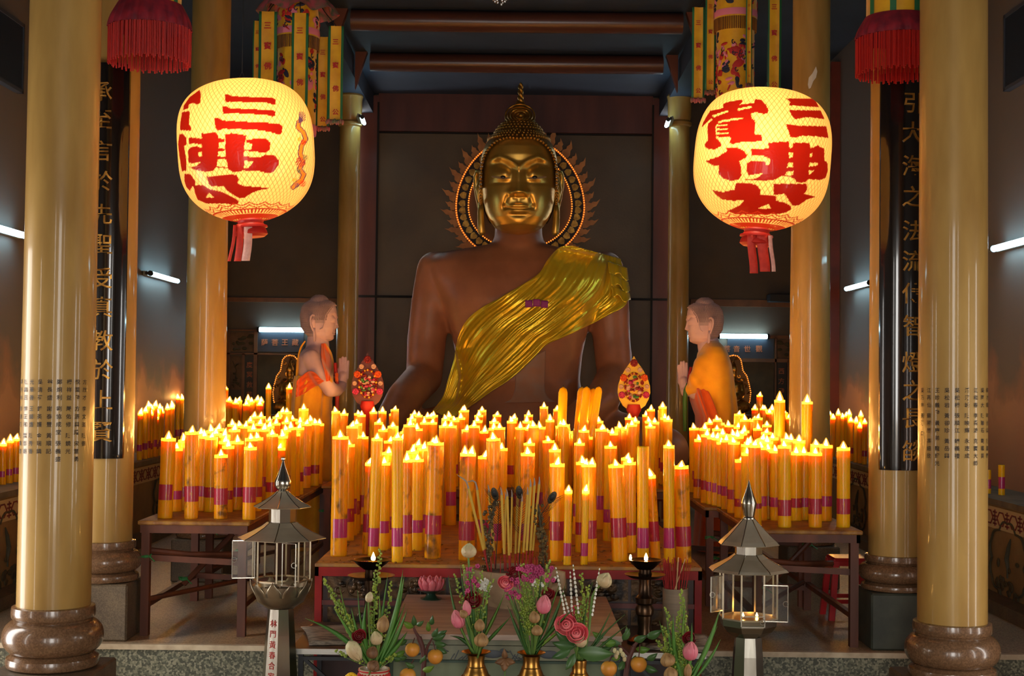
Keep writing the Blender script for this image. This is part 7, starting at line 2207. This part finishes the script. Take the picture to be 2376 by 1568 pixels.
for sx in (-1, 1):
    for sy in (-1, 1): MB().bar((X0 + sx * .155, Y0 + sy * .155, 0), (X0 + sx * .115, Y0 + sy * .115, .43), .042, .042).build('leg', M_STOOL, t, smooth=False)
# ------------------------------------------------------------------ vases and flowers in the foreground
M_BRASS = mat('aged_brass_vase', lin(170, 124, 58), .3, metal=1.0, col2=lin(120, 84, 42), nscale=6)
M_BLADE = mat('dark_green_blade', lin(46, 84, 36), .5, col2=lin(70, 112, 44), nscale=5)
M_BLADEY = mat('yellowing_blade', lin(110, 140, 46), .5, col2=lin(70, 110, 40), nscale=6)
M_STALK = mat('green_stalk', lin(96, 126, 56), .5)
M_SPRIG = mat('yellow_green_sprig', lin(150, 164, 50), .6, col2=lin(104, 130, 46), nscale=20)
M_LEAF = mat('broad_green_leaf', lin(50, 84, 44), .4, col2=lin(72, 104, 54), nscale=8)
M_TAN = mat('withered_tan_petals', lin(190, 152, 96), .6, col2=lin(140, 104, 64), nscale=7, stretch=(3, 3, 1))
M_CREAM = mat('cream_green_petals', lin(214, 210, 158), .5, col2=lin(190, 160, 120), nscale=5, sss=.2, srad=(1, .9, .5), sscale=.01)
M_BROWNB = mat('brown_withered_bud', lin(150, 108, 70), .6, col2=lin(104, 72, 46), nscale=7, stretch=(3, 3, 1))
M_LOTUS = mat('pink_lotus_petals', lin(226, 138, 140), .5, col2=lin(206, 80, 110), nscale=4, lo=.4, hi=.75, sss=.25, srad=(1, .5, .4), sscale=.012)
M_ROSE = mat('coral_pink_petals', lin(220, 70, 84), .5, col2=lin(236, 124, 124), nscale=9, sss=.2, srad=(1, .4, .3), sscale=.01)
M_DKRED = mat('dark_red_petals', lin(128, 18, 22), .55, col2=lin(90, 12, 18), nscale=9)
M_MAG = mat('magenta_statice', lin(190, 60, 112), .6, col2=lin(150, 36, 84), nscale=16)
M_WHITE = paint('white_petals', 226, 222, 208, .55)
M_MARI = paint('yellow_marigold', 236, 190, 30, .6)
YV = 7.10
def V(px, py, d=0.0): return at(px, py, YV + d)
sV = sc(YV)
def vase(cx, ym, hw, neck, bodyw, label, dY=0):
    Y = YV + dY; p = at(cx, ym, Y); U = lambda q: q / sc(Y); zt = p.z; h = zt - ZV
    t = thing('brass_vase', label, 'vase', (p.x, Y, ZV))
    pr_ = [(0, ZV), (U(bodyw * .72), ZV), (U(bodyw * .74), ZV + .02 * h), (U(bodyw * .55), ZV + .12 * h), (U(bodyw * .70), ZV + .25 * h), (U(bodyw), ZV + .52 * h), (U(bodyw * .98), ZV + .62 * h), (U(bodyw * .80), ZV + .72 * h), (U(neck * 1.05), ZV + .80 * h), (U(neck), ZV + .88 * h), (U(neck * 1.1), ZV + .95 * h), (U(hw * .9), zt - .004), (U(hw), zt), (U(hw * .95), zt + .001), (U(neck * .8), zt - .02), (U(neck * .8), ZV + .85 * h)]
    MB().lathe(pr_, 48, (p.x, Y, 0), cap=False).build('vase_body', M_BRASS, t)
    rg = MB()
    for f, w in ((.78, neck * 1.12), (.64, bodyw * .99)): rg.tube([(p.x + U(w) * math.cos(a), Y + U(w) * math.sin(a), ZV + f * h) for a in np.linspace(0, 2 * PI, 40, endpoint=False)], .003, 6, closed=True)
    rg.build('rings', M_BRASS, t)
    return Vector((p.x, Y, zt))
v1 = vase(1105, 1511, 34, 19, 33, 'brass vase holding tan lotus pods, leftmost of the three')
v2 = vase(1233, 1513, 33, 19, 32, 'brass vase holding a pink lotus bud, middle of the three')
v3 = vase(1344, 1529, 19, 16, 30, 'smaller brass vase holding coral roses, rightmost of the three', -.02)
# painted ceramic bowls under the outer bouquets
def bowl(cx, yt, r, label, dY=0):
    Y = YV + dY; p = at(cx, yt, Y); U = lambda q: q / sc(Y); h = p.z - ZV
    t = thing('ceramic_pot', label, 'pot', (p.x, Y, ZV))
    MB().lathe([(0, ZV), (U(r * .6), ZV), (U(r * .95), ZV + h * .5), (U(r), p.z - .01), (U(r * 1.06), p.z), (U(r * .95), p.z), (U(r * .88), p.z - .03), (0, p.z - .03)], 40, (p.x, Y, 0), cap=False).build('pot_body', mat('cream_painted_ceramic', lin(196, 176, 150), .3, coat=.5), t)
    b = MB()
    for k in range(24):
        a = 2 * PI * k / 24; b.ball((p.x + U(r) * math.cos(a), Y + U(r) * math.sin(a), p.z - .035), (.010, .010, .016), 8, 5)
    b.tube([(p.x + U(r * 1.03) * math.cos(a), Y + U(r * 1.03) * math.sin(a), p.z - .008) for a in np.linspace(0, 2 * PI, 40, endpoint=False)], .004, 6, closed=True)
    b.build('red_painted_border', M_EMR, t)
    return Vector((p.x, Y, p.z))
b1 = bowl(868, 1550, 34, 'cream pot with red painted border under the left bouquet')
b2 = bowl(1590, 1590, 36, 'cream pot under the right bouquet, below the edge of the photo')

def blade(mb, base, tip, w, sag=0.0, d0=0.0, d1=-.05, curl=0.0):
    """a strap leaf from base to tip (photo pixels)"""
    n = 14; rows = []
    for i in range(n + 1):
        q = i / n
        x = base[0] + (tip[0] - base[0]) * q + curl * math.sin(q * PI); y = base[1] + (tip[1] - base[1]) * q - sag * math.sin(q * PI)
        ww = w * (.55 + .9 * q if q < .5 else 1.0) * max(.02, (1 - max(0, q - .45) / .55) ** .8)
        dx, dy = tip[0] - base[0], tip[1] - base[1]; L_ = math.hypot(dx, dy); nx, ny = -dy / L_, dx / L_
        d = d0 + (d1 - d0) * q
        rows.append([V(x + nx * ww * j * .5, y + ny * ww * j * .5, d + .012 * abs(j)) for j in (-1, -.5, 0, .5, 1)])
    mb.grid(rows)
def greenery(name, label, base, blades, sprigs=(), m=M_BLADE, leaves=()):
    t = thing(name, label, 'plant', (V(*base).x, YV, V(*base).z))
    for k, (tip, w, sag, curl) in enumerate(blades):
        mb = MB(); rnd = random.Random(k); blade(mb, (base[0] + rnd.uniform(-9, 9), base[1] + 12), tip, w, sag, 0, rnd.uniform(-.10, .06), curl)
        o = mb.build('blade', M_BLADEY if k % 5 == 3 else m, t, angle=180); md = o.modifiers.new('t', 'SOLIDIFY'); md.thickness = .0015
    for k, (tip, nb) in enumerate(sprigs):
        rnd = random.Random(k + 40); mb = MB(); fl_ = MB(); pts = []
        dd = rnd.uniform(-.04, .08)
        for i in range(10):
            q = i / 9; pts.append(V(base[0] + (tip[0] - base[0]) * q + 5 * math.sin(q * 4 + k), base[1] + 10 + (tip[1] - base[1] - 10) * q, dd * q))
        mb.tube(pts, [.0026 - .0018 * i / 9 for i in range(10)], 5)
        for i in range(nb):
            q = .3 + .7 * i / nb; j = min(8, int(q * 9)); p = pts[j].lerp(pts[j + 1], q * 9 - j); L_ = .028 * (1.25 - q)
            a = rnd.uniform(0, 6.28); e = p + Vector((math.cos(a) * L_, math.sin(a) * L_, .01))
            fl_.tube([p, e], .0012, 4); fl_.ball(e, (.005, .005, .0065), 6, 4)
            fl_.ball(p.lerp(e, .5) + Vector((0, 0, .004)), .004, 6, 4)
        s_ = mb.build('sprig_stem', M_STALK, t); fl_.build('sprig_buds', M_SPRIG, s_)
    for k, (px, py, L_, ang) in enumerate(leaves):
        mb = MB(); leaf(mb, px, py, L_, ang, -.06); o = mb.build('broad_leaf', M_LEAF, t, angle=180)
    return t
def leaf(mb, px, py, L_, ang, d=0.0, w=.42):
    """an oval leaf starting at px, py"""
    n = 9; rows = []
    for i in range(n + 1):
        q = i / n; x = px + L_ * q * math.cos(ang); y = py - L_ * q * math.sin(ang) + 3 * math.sin(q * PI)
        ww = L_ * w * (math.sin(q ** .8 * PI) ** .9 if 0 < q < 1 else .02)
        nx, ny = math.sin(ang), math.cos(ang)
        rows.append([V(x + nx * ww * j * .5, y + ny * ww * j * .5, d + .010 * abs(j) - .02 * math.sin(q * 2)) for j in (-1, -.5, 0, .5, 1)])
    mb.grid(rows)
def bud(px, py, w, h, m, label, base, tilt=0.0, kind='lotus_bud', d=-.06, petals=6, openness=0.0, cat='flower', stem_d=0.0):
    """a closed lotus: overlapping pointed petals round a core, on a stalk down to base"""
    c = V(px, py, d); W, H_ = w / sV / 2, h / sV / 2
    t = thing(kind, label, cat, c)
    Mr = Matrix.Rotation(tilt, 3, 'Y')
    prof = [(0, -1), (.55, -.86), (.88, -.55), (1.0, -.15), (.93, .2), (.70, .52), (.40, .78), (.14, .94), (0, 1.0)]
    mb = MB(); mb.lathe([(a * W * .93, b * H_ * .97) for a, b in prof], 24, c, Mr, cap=False); mb.build('heart', m, t)
    rnd = random.Random(int(px + py))
    for k in range(petals):
        a = 2 * PI * k / petals + rnd.uniform(-.2, .2) - PI / 2; rows = []
        top = rnd.uniform(.75, 1.02)
        for i in range(10):
            q = i / 9; s_ = -1 + (1 + top) * q; rr = float(np.interp(s_, [b for _, b in prof], [aa for aa, _ in prof])) * 1.02 + .02 + openness * max(0, s_ + .3) ** 2
            wd = (.62 if q < .6 else .62 * max(.02, 1 - ((q - .6) / .4) ** 2))
            rows.append([c + Mr @ Vector((rr * W * math.cos(a + wd * j), rr * W * math.sin(a + wd * j), s_ * H_ * (1 - .03 * j * j))) for j in (-1, -.6, -.2, .2, .6, 1)])
        mb = MB(); mb.grid(rows); o = mb.build('petal', m, t, angle=180); md = o.modifiers.new('t', 'SOLIDIFY'); md.thickness = .0016
    if base:
        e = V(base[0], base[1] + 14, stem_d); s0 = c + Mr @ Vector((0, 0, -H_ * .95))
        mb = MB(); mid = s0.lerp(e, .5) + Vector((0, 0, 0)) + (Mr @ Vector((0, 0, -.03)))
        mb.tube([s0, s0.lerp(mid, .6), mid, mid.lerp(e, .5), e], .005, 8); mb.build('stalk', M_STALK, t)
    return t
def rose(px, py, w, m, label, base, d=-.06, kind='rose', layers=4):
    c = V(px, py, d); W = w / sV / 2
    t = thing(kind, label, 'flower', c); rnd = random.Random(int(px * 3 + py))
    ax = Vector((rnd.uniform(-.25, .25), -.85, rnd.uniform(.25, .6))).normalized()
    Mq = ax.to_track_quat('Z', 'Y').to_matrix()
    thin = kind == 'chrysanthemum'
    if thin: layers = 5
    for L_ in range(layers):
        f_ = L_ / (layers - 1); rr = W * (.34 + .66 * f_); edge = R(18 + 62 * f_); n = (3 + L_) if not thin else 8 + 3 * L_
        for k in range(n):
            a = 2 * PI * k / n + L_ * 1.1 + rnd.uniform(-.2, .2); wd = (PI / n * 1.35) if not thin else PI / n * .8; e_ = edge + rnd.uniform(-.12, .12); ps = rnd.uniform(0, 6)
            rows = []
            for i in range(8):
                q = i / 7; ph = R(150) + (e_ - R(150)) * q
                flare = 1 + (.22 + .12 * math.sin(ps)) * max(0, q - .7) / .3 * f_
                rows.append([c + Mq @ Vector((rr * flare * math.sin(ph) * math.cos(a + wd * j), rr * flare * math.sin(ph) * math.sin(a + wd * j), rr * math.cos(ph) * (.9 if not thin else .5) - .10 * rr * j * j * q + .05 * rr * q * math.sin(j * 4 + ps))) for j in (-1, -.6, -.2, .2, .6, 1)])
            mb = MB(); mb.grid(rows); o = mb.build('petal', m, t, angle=180); md = o.modifiers.new('t', 'SOLIDIFY'); md.thickness = .0012
    if base:
        e = V(base[0], base[1] + 14, 0); mb = MB(); mb.tube([c, c.lerp(e, .5) + Vector((0, .02, 0)), e], .004, 6); mb.build('stalk', M_STALK, t)
    return t
def cluster(px, py, w, h, m, label, base, n=26, d=0.0, r=.009):
    c = V(px, py, d); t = thing('flower_cluster', label, 'flower', c); rnd = random.Random(int(px)); fl_ = MB(); stx = MB()
    e = V(base[0], base[1] + 12, 0)
    for k in range(n):
        p = c + Vector((rnd.uniform(-.5, .5) * w / sV, rnd.uniform(-.05, .05), rnd.uniform(-.5, .5) * h / sV))
        for q in range(5): a = q * 1.257; fl_.ball(p + Vector((math.cos(a) * r * .8, -.002, math.sin(a) * r * .8)), (r * .7, r * .5, r * .7), 6, 4)
        if k % 4 == 0: stx.tube([p, p.lerp(e, .4) + Vector((0, .01, 0)), e], .0016, 4)
    fl_.build('florets', m, t); stx.build('stems', M_STALK, t)
# left bouquet
B1 = (868, 1545)
greenery('leaf_spray', 'spray of long green blades and yellow sprigs in the left bouquet', B1,
         [((935, 1322), 13, 5, 10), ((938, 1335), 14, 2, 14), ((708, 1434), 13, 18, 0), ((788, 1362), 10, 0, -10), ((775, 1412), 11, 4, 0), ((940, 1400), 9, 6, 6), ((945, 1414), 12, 4, 8), ((850, 1395), 14, 2, -12), ((860, 1432), 14, 0, 6), ((815, 1410), 10, 0, -6), ((900, 1330), 8, 0, 0), ((945, 1465), 12, 8, 12), ((830, 1370), 8, 0, -8), ((880, 1370), 10, 0, 8), ((918, 1425), 10, 5, 8)],
         [((752, 1345), 60), ((790, 1400), 46), ((770, 1385), 50), ((880, 1275), 44), ((865, 1330), 40), ((905, 1350), 36), ((800, 1440), 30), ((925, 1520), 24), ((780, 1512), 20)], m=mat('fresh_green_blade', lin(64, 112, 44), .5, col2=lin(90, 138, 52), nscale=5))
bud(889, 1447, 28, 42, M_TAN, 'large pale withered lotus bud, topmost of the column in the left bouquet', B1, .15)
bud(873, 1480, 28, 34, M_CREAM, 'white and brown split lotus bud in the left bouquet', B1, -.2)
bud(864, 1513, 27, 30, M_BROWNB, 'brown withered bud, third down in the left bouquet', B1, .3, d=-.08)
bud(867, 1544, 29, 28, M_BROWNB, 'brown withered bud at the rim of the left pot', B1, .6, d=-.10)
bud(857, 1385, 18, 26, M_CREAM, 'small cream bud high in the left bouquet', B1, .2)
bud(822, 1510, 33, 52, M_CREAM, 'ragged white drooping flower at the left of the left bouquet', B1, 2.6, 'peony', -.10, 8, .12)
rose(833, 1475, 26, M_DKRED, 'red rose tucked in the left bouquet', B1, -.08)
c = at(815, 1572, YV - .06)
t = thing('marigold', 'yellow marigold head at the foot of the left bouquet', 'flower', (c.x, c.y, ZV)); b = MB()
for k in range(60):
    rnd = random.Random(k); a = rnd.uniform(0, 6.28); q = rnd.uniform(0, 1); b.ball((c.x + .035 * q * math.cos(a), c.y + .03 * q * math.sin(a), c.z - .01 + .03 * (1 - q * q)), (.008, .008, .007), 6, 4)
b.tube([(c.x, c.y, c.z - .01), (c.x, c.y, ZV)], .006, 6); b.build('florets', M_MARI, t)
# vase 1
V1 = (1105, 1508)
greenery('leaf_spray', 'dark green blades in the leftmost brass vase', V1, [((1068, 1308), 9, 0, -6), ((1040, 1335), 8, 0, -10), ((1130, 1360), 8, 0, 5), ((1172, 1372), 9, 6, 6), ((1185, 1430), 9, 8, 8), ((1045, 1475), 10, 12, 0), ((1092, 1380), 10, 0, -4), ((1115, 1400), 9, 0, 4), ((1140, 1330), 8, 4, 4), ((1075, 1390), 9, 0, -4), ((1090, 1330), 8, 0, 0)], [((1075, 1310), 26), ((1058, 1332), 26), ((1120, 1325), 30), ((1140, 1345), 28), ((1105, 1340), 24), ((1092, 1320), 22)])
bud(1088, 1277, 35, 36, M_CREAM, 'round cream green lotus bud standing highest above the leftmost vase', V1, .05, d=.02)
bud(1062, 1436, 31, 46, M_LOTUS, 'pink lotus bud leaning left out of the leftmost vase', V1, -.35)
bud(1083, 1410, 20, 38, M_LOTUS, 'slim pink bud above the pink lotus of the leftmost vase', V1, -.15, d=-.05)
bud(1075, 1424, 18, 22, M_TAN, 'little tan pod between the two pink buds', V1, -.7, d=-.09)
bud(1113, 1450, 24, 30, M_TAN, 'tan lotus pod in the middle of the leftmost vase', V1, .05, d=-.09)
bud(1117, 1484, 33, 34, M_TAN, 'round tan pod resting on the rim of the leftmost vase', V1, .1, d=-.10)
rose(1097, 1392, 34, M_DKRED, 'ragged red flower behind the slim pink bud', V1, -.02)
rose(1126, 1357, 26, M_WHITE, 'white chrysanthemum above the leftmost vase', V1, 0, 'chrysanthemum')
cluster(1095, 1345, 30, 60, M_MAG, 'purple pink florets above the leftmost vase', V1, 16)
# vase 2
V2 = (1233, 1510)
greenery('leaf_spray', 'dark green blades and feathery stalks in the middle brass vase', V2, [((1190, 1382), 8, 0, -4), ((1178, 1405), 9, 6, -4), ((1313, 1352), 10, 4, 8), ((1300, 1350), 8, 0, 4), ((1330, 1412), 10, 8, 4), ((1258, 1320), 8, 0, 0), ((1275, 1345), 8, 0, 4), ((1205, 1430), 9, 0, -6), ((1310, 1455), 8, 8, 8), ((1285, 1390), 8, 0, 4)],
         [((1215, 1310), 44), ((1280, 1300), 40), ((1232, 1330), 40), ((1245, 1345), 40), ((1205, 1350), 36), ((1195, 1385), 32), ((1262, 1340), 34), ((1220, 1370), 30)], m=M_BLADE)
bud(1262, 1402, 33, 46, M_LOTUS, 'plump pink lotus bud on the right of the middle vase', V2, .1, openness=.04)
bud(1240, 1431, 25, 30, M_TAN, 'tan pod just below the plump pink lotus', V2, -.2, d=-.08)
bud(1246, 1462, 26, 26, M_TAN, 'small round tan pod above the rim of the middle vase', V2, 0, d=-.09)
cluster(1240, 1330, 90, 30, M_MAG, 'magenta florets spreading in front of the stone pot', V2, 44, .03)
cluster(1185, 1365, 40, 50, M_MAG, 'magenta florets left of the middle vase stalks', V2, 24, .03)
cluster(1262, 1352, 60, 40, M_WHITE, 'tiny white florets behind the plump pink lotus', V2, 14, .04, .006)
rose(1172, 1352, 32, M_ROSE, 'dusty pink rose in front of the stone pot', V2, .0)
rose(1195, 1331, 34, M_DKRED, 'dark red chrysanthemum under the rim of the stone pot', V2, .02, 'chrysanthemum')
rose(1272, 1377, 24, M_DKRED, 'dark red rose behind the plump pink lotus', V2, .0)
# vase 3
V3 = (1344, 1525)
greenery('leaf_spray', 'thin dark blades and broad leaves in the small brass vase', V3, [((1420, 1412), 6, 4, 6), ((1450, 1425), 6, 8, 4), ((1455, 1450), 6, 6, 4), ((1375, 1350), 6, 0, -4), ((1362, 1400), 8, 0, 0), ((1430, 1440), 5, 6, 4)], [((1352, 1332), 40), ((1342, 1410), 36), ((1365, 1400), 30), ((1362, 1360), 34)], leaves=[(1335, 1500, 55, R(170)), (1325, 1505, 50, R(205)), (1335, 1515, 45, R(240)), (1340, 1512, 85, R(-3)), (1350, 1500, 40, R(130)), (1320, 1490, 42, R(140))])
bud(1403, 1345, 36, 38, M_CREAM, 'big cream green lotus bud on a curved stalk, highest of the right side', None, .5, d=.02)
c = V(1403, 1345, .02); tt = [o for o in bpy.data.objects if o.get('label', '').startswith('big cream green lotus bud')][0]
MB().tube([V(1393, 1356, .02), V(1383, 1366, .02), V(1374, 1385, .01), V(1370, 1420, 0), V(1366, 1470, 0), V(1350, 1535, 0)], .0065, 8).build('stalk', M_STALK, tt)
rose(1315, 1449, 44, M_ROSE, 'coral pink rose, left one of the pair over the small brass vase', V3, -.06)
rose(1338, 1470, 44, M_ROSE, 'coral pink rose, right one of the pair over the small brass vase', V3, -.09)
bud(1348, 1485, 30, 34, M_CREAM, 'cream lotus bud half under the coral roses', V3, .5, d=-.06)
rose(1337, 1420, 26, M_ROSE, 'faded coral rose behind the pair', V3, .04)
for k, (a, b_, lab) in enumerate((((1290, 1318), (1312, 1430), 'string of white jasmine buds, leftmost'), ((1307, 1372), (1322, 1428), 'short string of white jasmine buds beside the leftmost one'), ((1323, 1328), (1327, 1415), 'string of white jasmine buds, second tallest'), ((1330, 1312), (1342, 1420), 'tallest string of white jasmine buds'), ((1391, 1320), (1374, 1425), 'string of white jasmine buds behind the curved stalk'))):
    p0, p1 = V(a[0], a[1], .02), V(b_[0], b_[1], -.01); t = thing('jasmine_string', lab, 'flower', p1); mb = MB(); n = int((p1 - p0).length / .0195)
    d = (p0 - p1).normalized(); e = V(V3[0], V3[1] + 12, 0)
    MB().tube([p0, p1, e], .0018, 5).build('thread', M_STALK, t)
    Mq = d.to_track_quat('Z', 'Y').to_matrix()
    for i in range(n + 1):
        p = p0.lerp(p1, i / n); s_ = .55 + .45 * min(1, i / 3)
        MB().lathe([(0, -.009 * s_), (.0062 * s_, -.007 * s_), (.0066 * s_, 0), (.004 * s_, .007 * s_), (0, .011 * s_)], 10, p, Mq, cap=False).build('jasmine_bud', M_WHITE, t)
# right bouquet
B2 = (1590, 1580)
greenery('leaf_spray', 'spray of green blades and yellow sprigs in the right bouquet', B2, [((1670, 1415), 13, 4, 8), ((1664, 1452), 10, 4, 8), ((1672, 1483), 10, 4, 8), ((1590, 1388), 10, 0, -4), ((1562, 1425), 12, 0, -8), ((1545, 1420), 9, 0, -8), ((1530, 1440), 9, 0, -8), ((1605, 1445), 12, 0, 6), ((1575, 1470), 13, 0, -6), ((1548, 1460), 9, 0, -6)],
         [((1583, 1370), 60), ((1550, 1412), 46), ((1576, 1420), 44), ((1535, 1455), 36), ((1518, 1488), 34), ((1560, 1470), 40), ((1600, 1540), 24), ((1545, 1490), 30)], m=mat('fresh_green_blade', lin(64, 112, 44), .5))
bud(1602, 1510, 35, 46, M_LOTUS, 'pink lotus bud on the right of the right bouquet', B2, .1, openness=.05)
bud(1549, 1530, 34, 34, M_TAN, 'round tan withered lotus in the right bouquet', B2, -.3)
bud(1556, 1562, 32, 32, M_TAN, 'lower tan withered lotus at the bottom edge, right bouquet', B2, -.2, d=-.09)
bud(1596, 1556, 18, 34, M_TAN, 'narrow tan withered petals under the pink lotus, right bouquet', B2, .1, d=-.09)
rose(1599, 1480, 26, M_DKRED, 'dark red flower above the pink lotus of the right bouquet', B2, -.03)
# dried brown orchid between the vases
p = V(1172, 1528, .02); t = thing('brown_orchid', 'withered brown orchid between the leftmost and middle vases', 'flower', (p.x, p.y, ZV))
for k, (L_, a) in enumerate(((24, 95), (26, 200), (26, -20), (30, 265), (20, 235), (20, 300))):
    mb = MB(); leaf(mb, 1172, 1528, L_, R(a), .01, .6); mb.build('petal', M_BROWNB, t, angle=180)
MB().tube([p, Vector((p.x, p.y + .01, ZV))], .004, 6).build('stalk', M_STALK, t)
# two little trees with round fruit
M_BARK = paint('reddish_bark', 84, 44, 36, .6)
M_FRUIT = mat('yellow_orange_fruit', lin(222, 166, 56), .45, col2=lin(206, 128, 50), nscale=3, bump=.05, bscale=80)
def little_tree(trunk, branches, leaves, fruits, lab, flabs, d=.08):
    p = V(trunk[0][0], trunk[0][1], d); t = thing('fruit_tree', lab, 'plant', (p.x, p.y, ZV))
    zb = ZV + .10
    MB().lathe([(0, ZV), (.05, ZV), (.065, zb), (.07, zb + .008), (.058, zb + .008), (.055, zb - .01), (0, zb - .01)], 24, (p.x, p.y, 0), cap=False).build('flower_pot', M_DARKWOOD, t)
    pts = [Vector((p.x, p.y, zb - .012))] + [V(x, y, d) for x, y in trunk]
    MB().tube(pts, [.016] + [.013] * (len(pts) - 1), 10).build('trunk', M_BARK, t)
    for br in branches: MB().tube([V(x, y, d) for x, y in br], [.010 - .006 * i / max(1, len(br) - 1) for i in range(len(br))], 8).build('branch', M_BARK, t)
    for k, (x, y, L_, a) in enumerate(leaves):
        mb = MB(); leaf(mb, x, y, L_, R(a), d - .04 + .02 * (k % 3), .5); o = mb.build('leaf', M_BLADEY if k % 4 == 1 else M_LEAF, t, angle=180)
    for (x, y, r, sx_, sy_), fl_ in zip(fruits, flabs):
        c = V(x, y, d - .05); f = thing('round_fruit', fl_, 'fruit', c); R_ = r / sV
        MB().lathe([(R_ * math.sin(a) * (1 + .02 * math.cos(3 * a)), -R_ * math.cos(a) * .97 - (.12 * R_ * math.exp(-((a - PI) / .3) ** 2))) for a in np.linspace(0.001, PI - .001, 18)], 28, c, cap=False).build('fruit_body', M_FRUIT, f)
        MB().tube([c + Vector((0, 0, R_ * .8)), V(sx_, sy_, d - .02)], .0028, 6).build('stalk', M_BARK, f)
little_tree([(982, 1560), (984, 1530), (980, 1500), (972, 1478)], [[(984, 1530), (992, 1500), (1003, 1480)], [(978, 1490), (962, 1462), (958, 1450)]],
            [(962, 1452, 26, 95), (960, 1455, 30, 150), (965, 1450, 22, 30), (1003, 1478, 26, 60), (1003, 1482, 34, 20), (995, 1465, 24, 95), (1008, 1490, 30, -10), (1012, 1500, 30, -30), (945, 1485, 30, 190), (940, 1510, 28, 200), (945, 1525, 26, 170), (975, 1540, 26, 60), (962, 1548, 26, 150), (980, 1555, 30, 20), (1015, 1470, 24, 20), (932, 1530, 26, 160), (1000, 1450, 24, 80)],
            [(1010, 1523, 18, 1004, 1488), (957, 1507, 17, 962, 1480), (946, 1568, 19, 960, 1530)], 'little tree with reddish bark and round fruit left of the brass vases',
            ['yellow round fruit hanging right of the reddish trunk', 'orange round fruit hanging left of the reddish trunk', 'lowest orange fruit of the left little tree, cut by the photo edge'])
little_tree([(1452, 1565), (1458, 1530), (1470, 1500)], [[(1470, 1500), (1480, 1488), (1500, 1478)], [(1460, 1520), (1440, 1500), (1425, 1490)]],
            [(1500, 1478, 40, 25), (1430, 1490, 34, 180), (1440, 1498, 36, 150), (1445, 1485, 32, 60), (1470, 1485, 34, 20), (1475, 1505, 34, 0), (1500, 1530, 30, 30), (1495, 1545, 34, -20), (1450, 1530, 30, 240), (1440, 1520, 24, 200), (1475, 1520, 28, 250), (1420, 1500, 28, 190), (1458, 1478, 26, 100), (1400, 1480, 30, 150)],
            [(1413, 1551, 19, 1428, 1500), (1482, 1541, 19, 1485, 1495)], 'little tree with round fruit right of the brass vases', ['yellow round fruit hanging right of the small brass vase', 'orange flushed fruit partly behind a leaf, right little tree'])
c = V(1437, 1518, .02); t = thing('flower_cluster', 'small cream blossoms on the right little tree', 'flower', c); b = MB()
for k in range(9):
    rnd = random.Random(k); b.ball(c + Vector((rnd.uniform(-.03, .03), rnd.uniform(-.02, .02), rnd.uniform(-.03, .03))), (.010, .010, .014), 8, 5)
b.build('florets', M_CREAM, t)
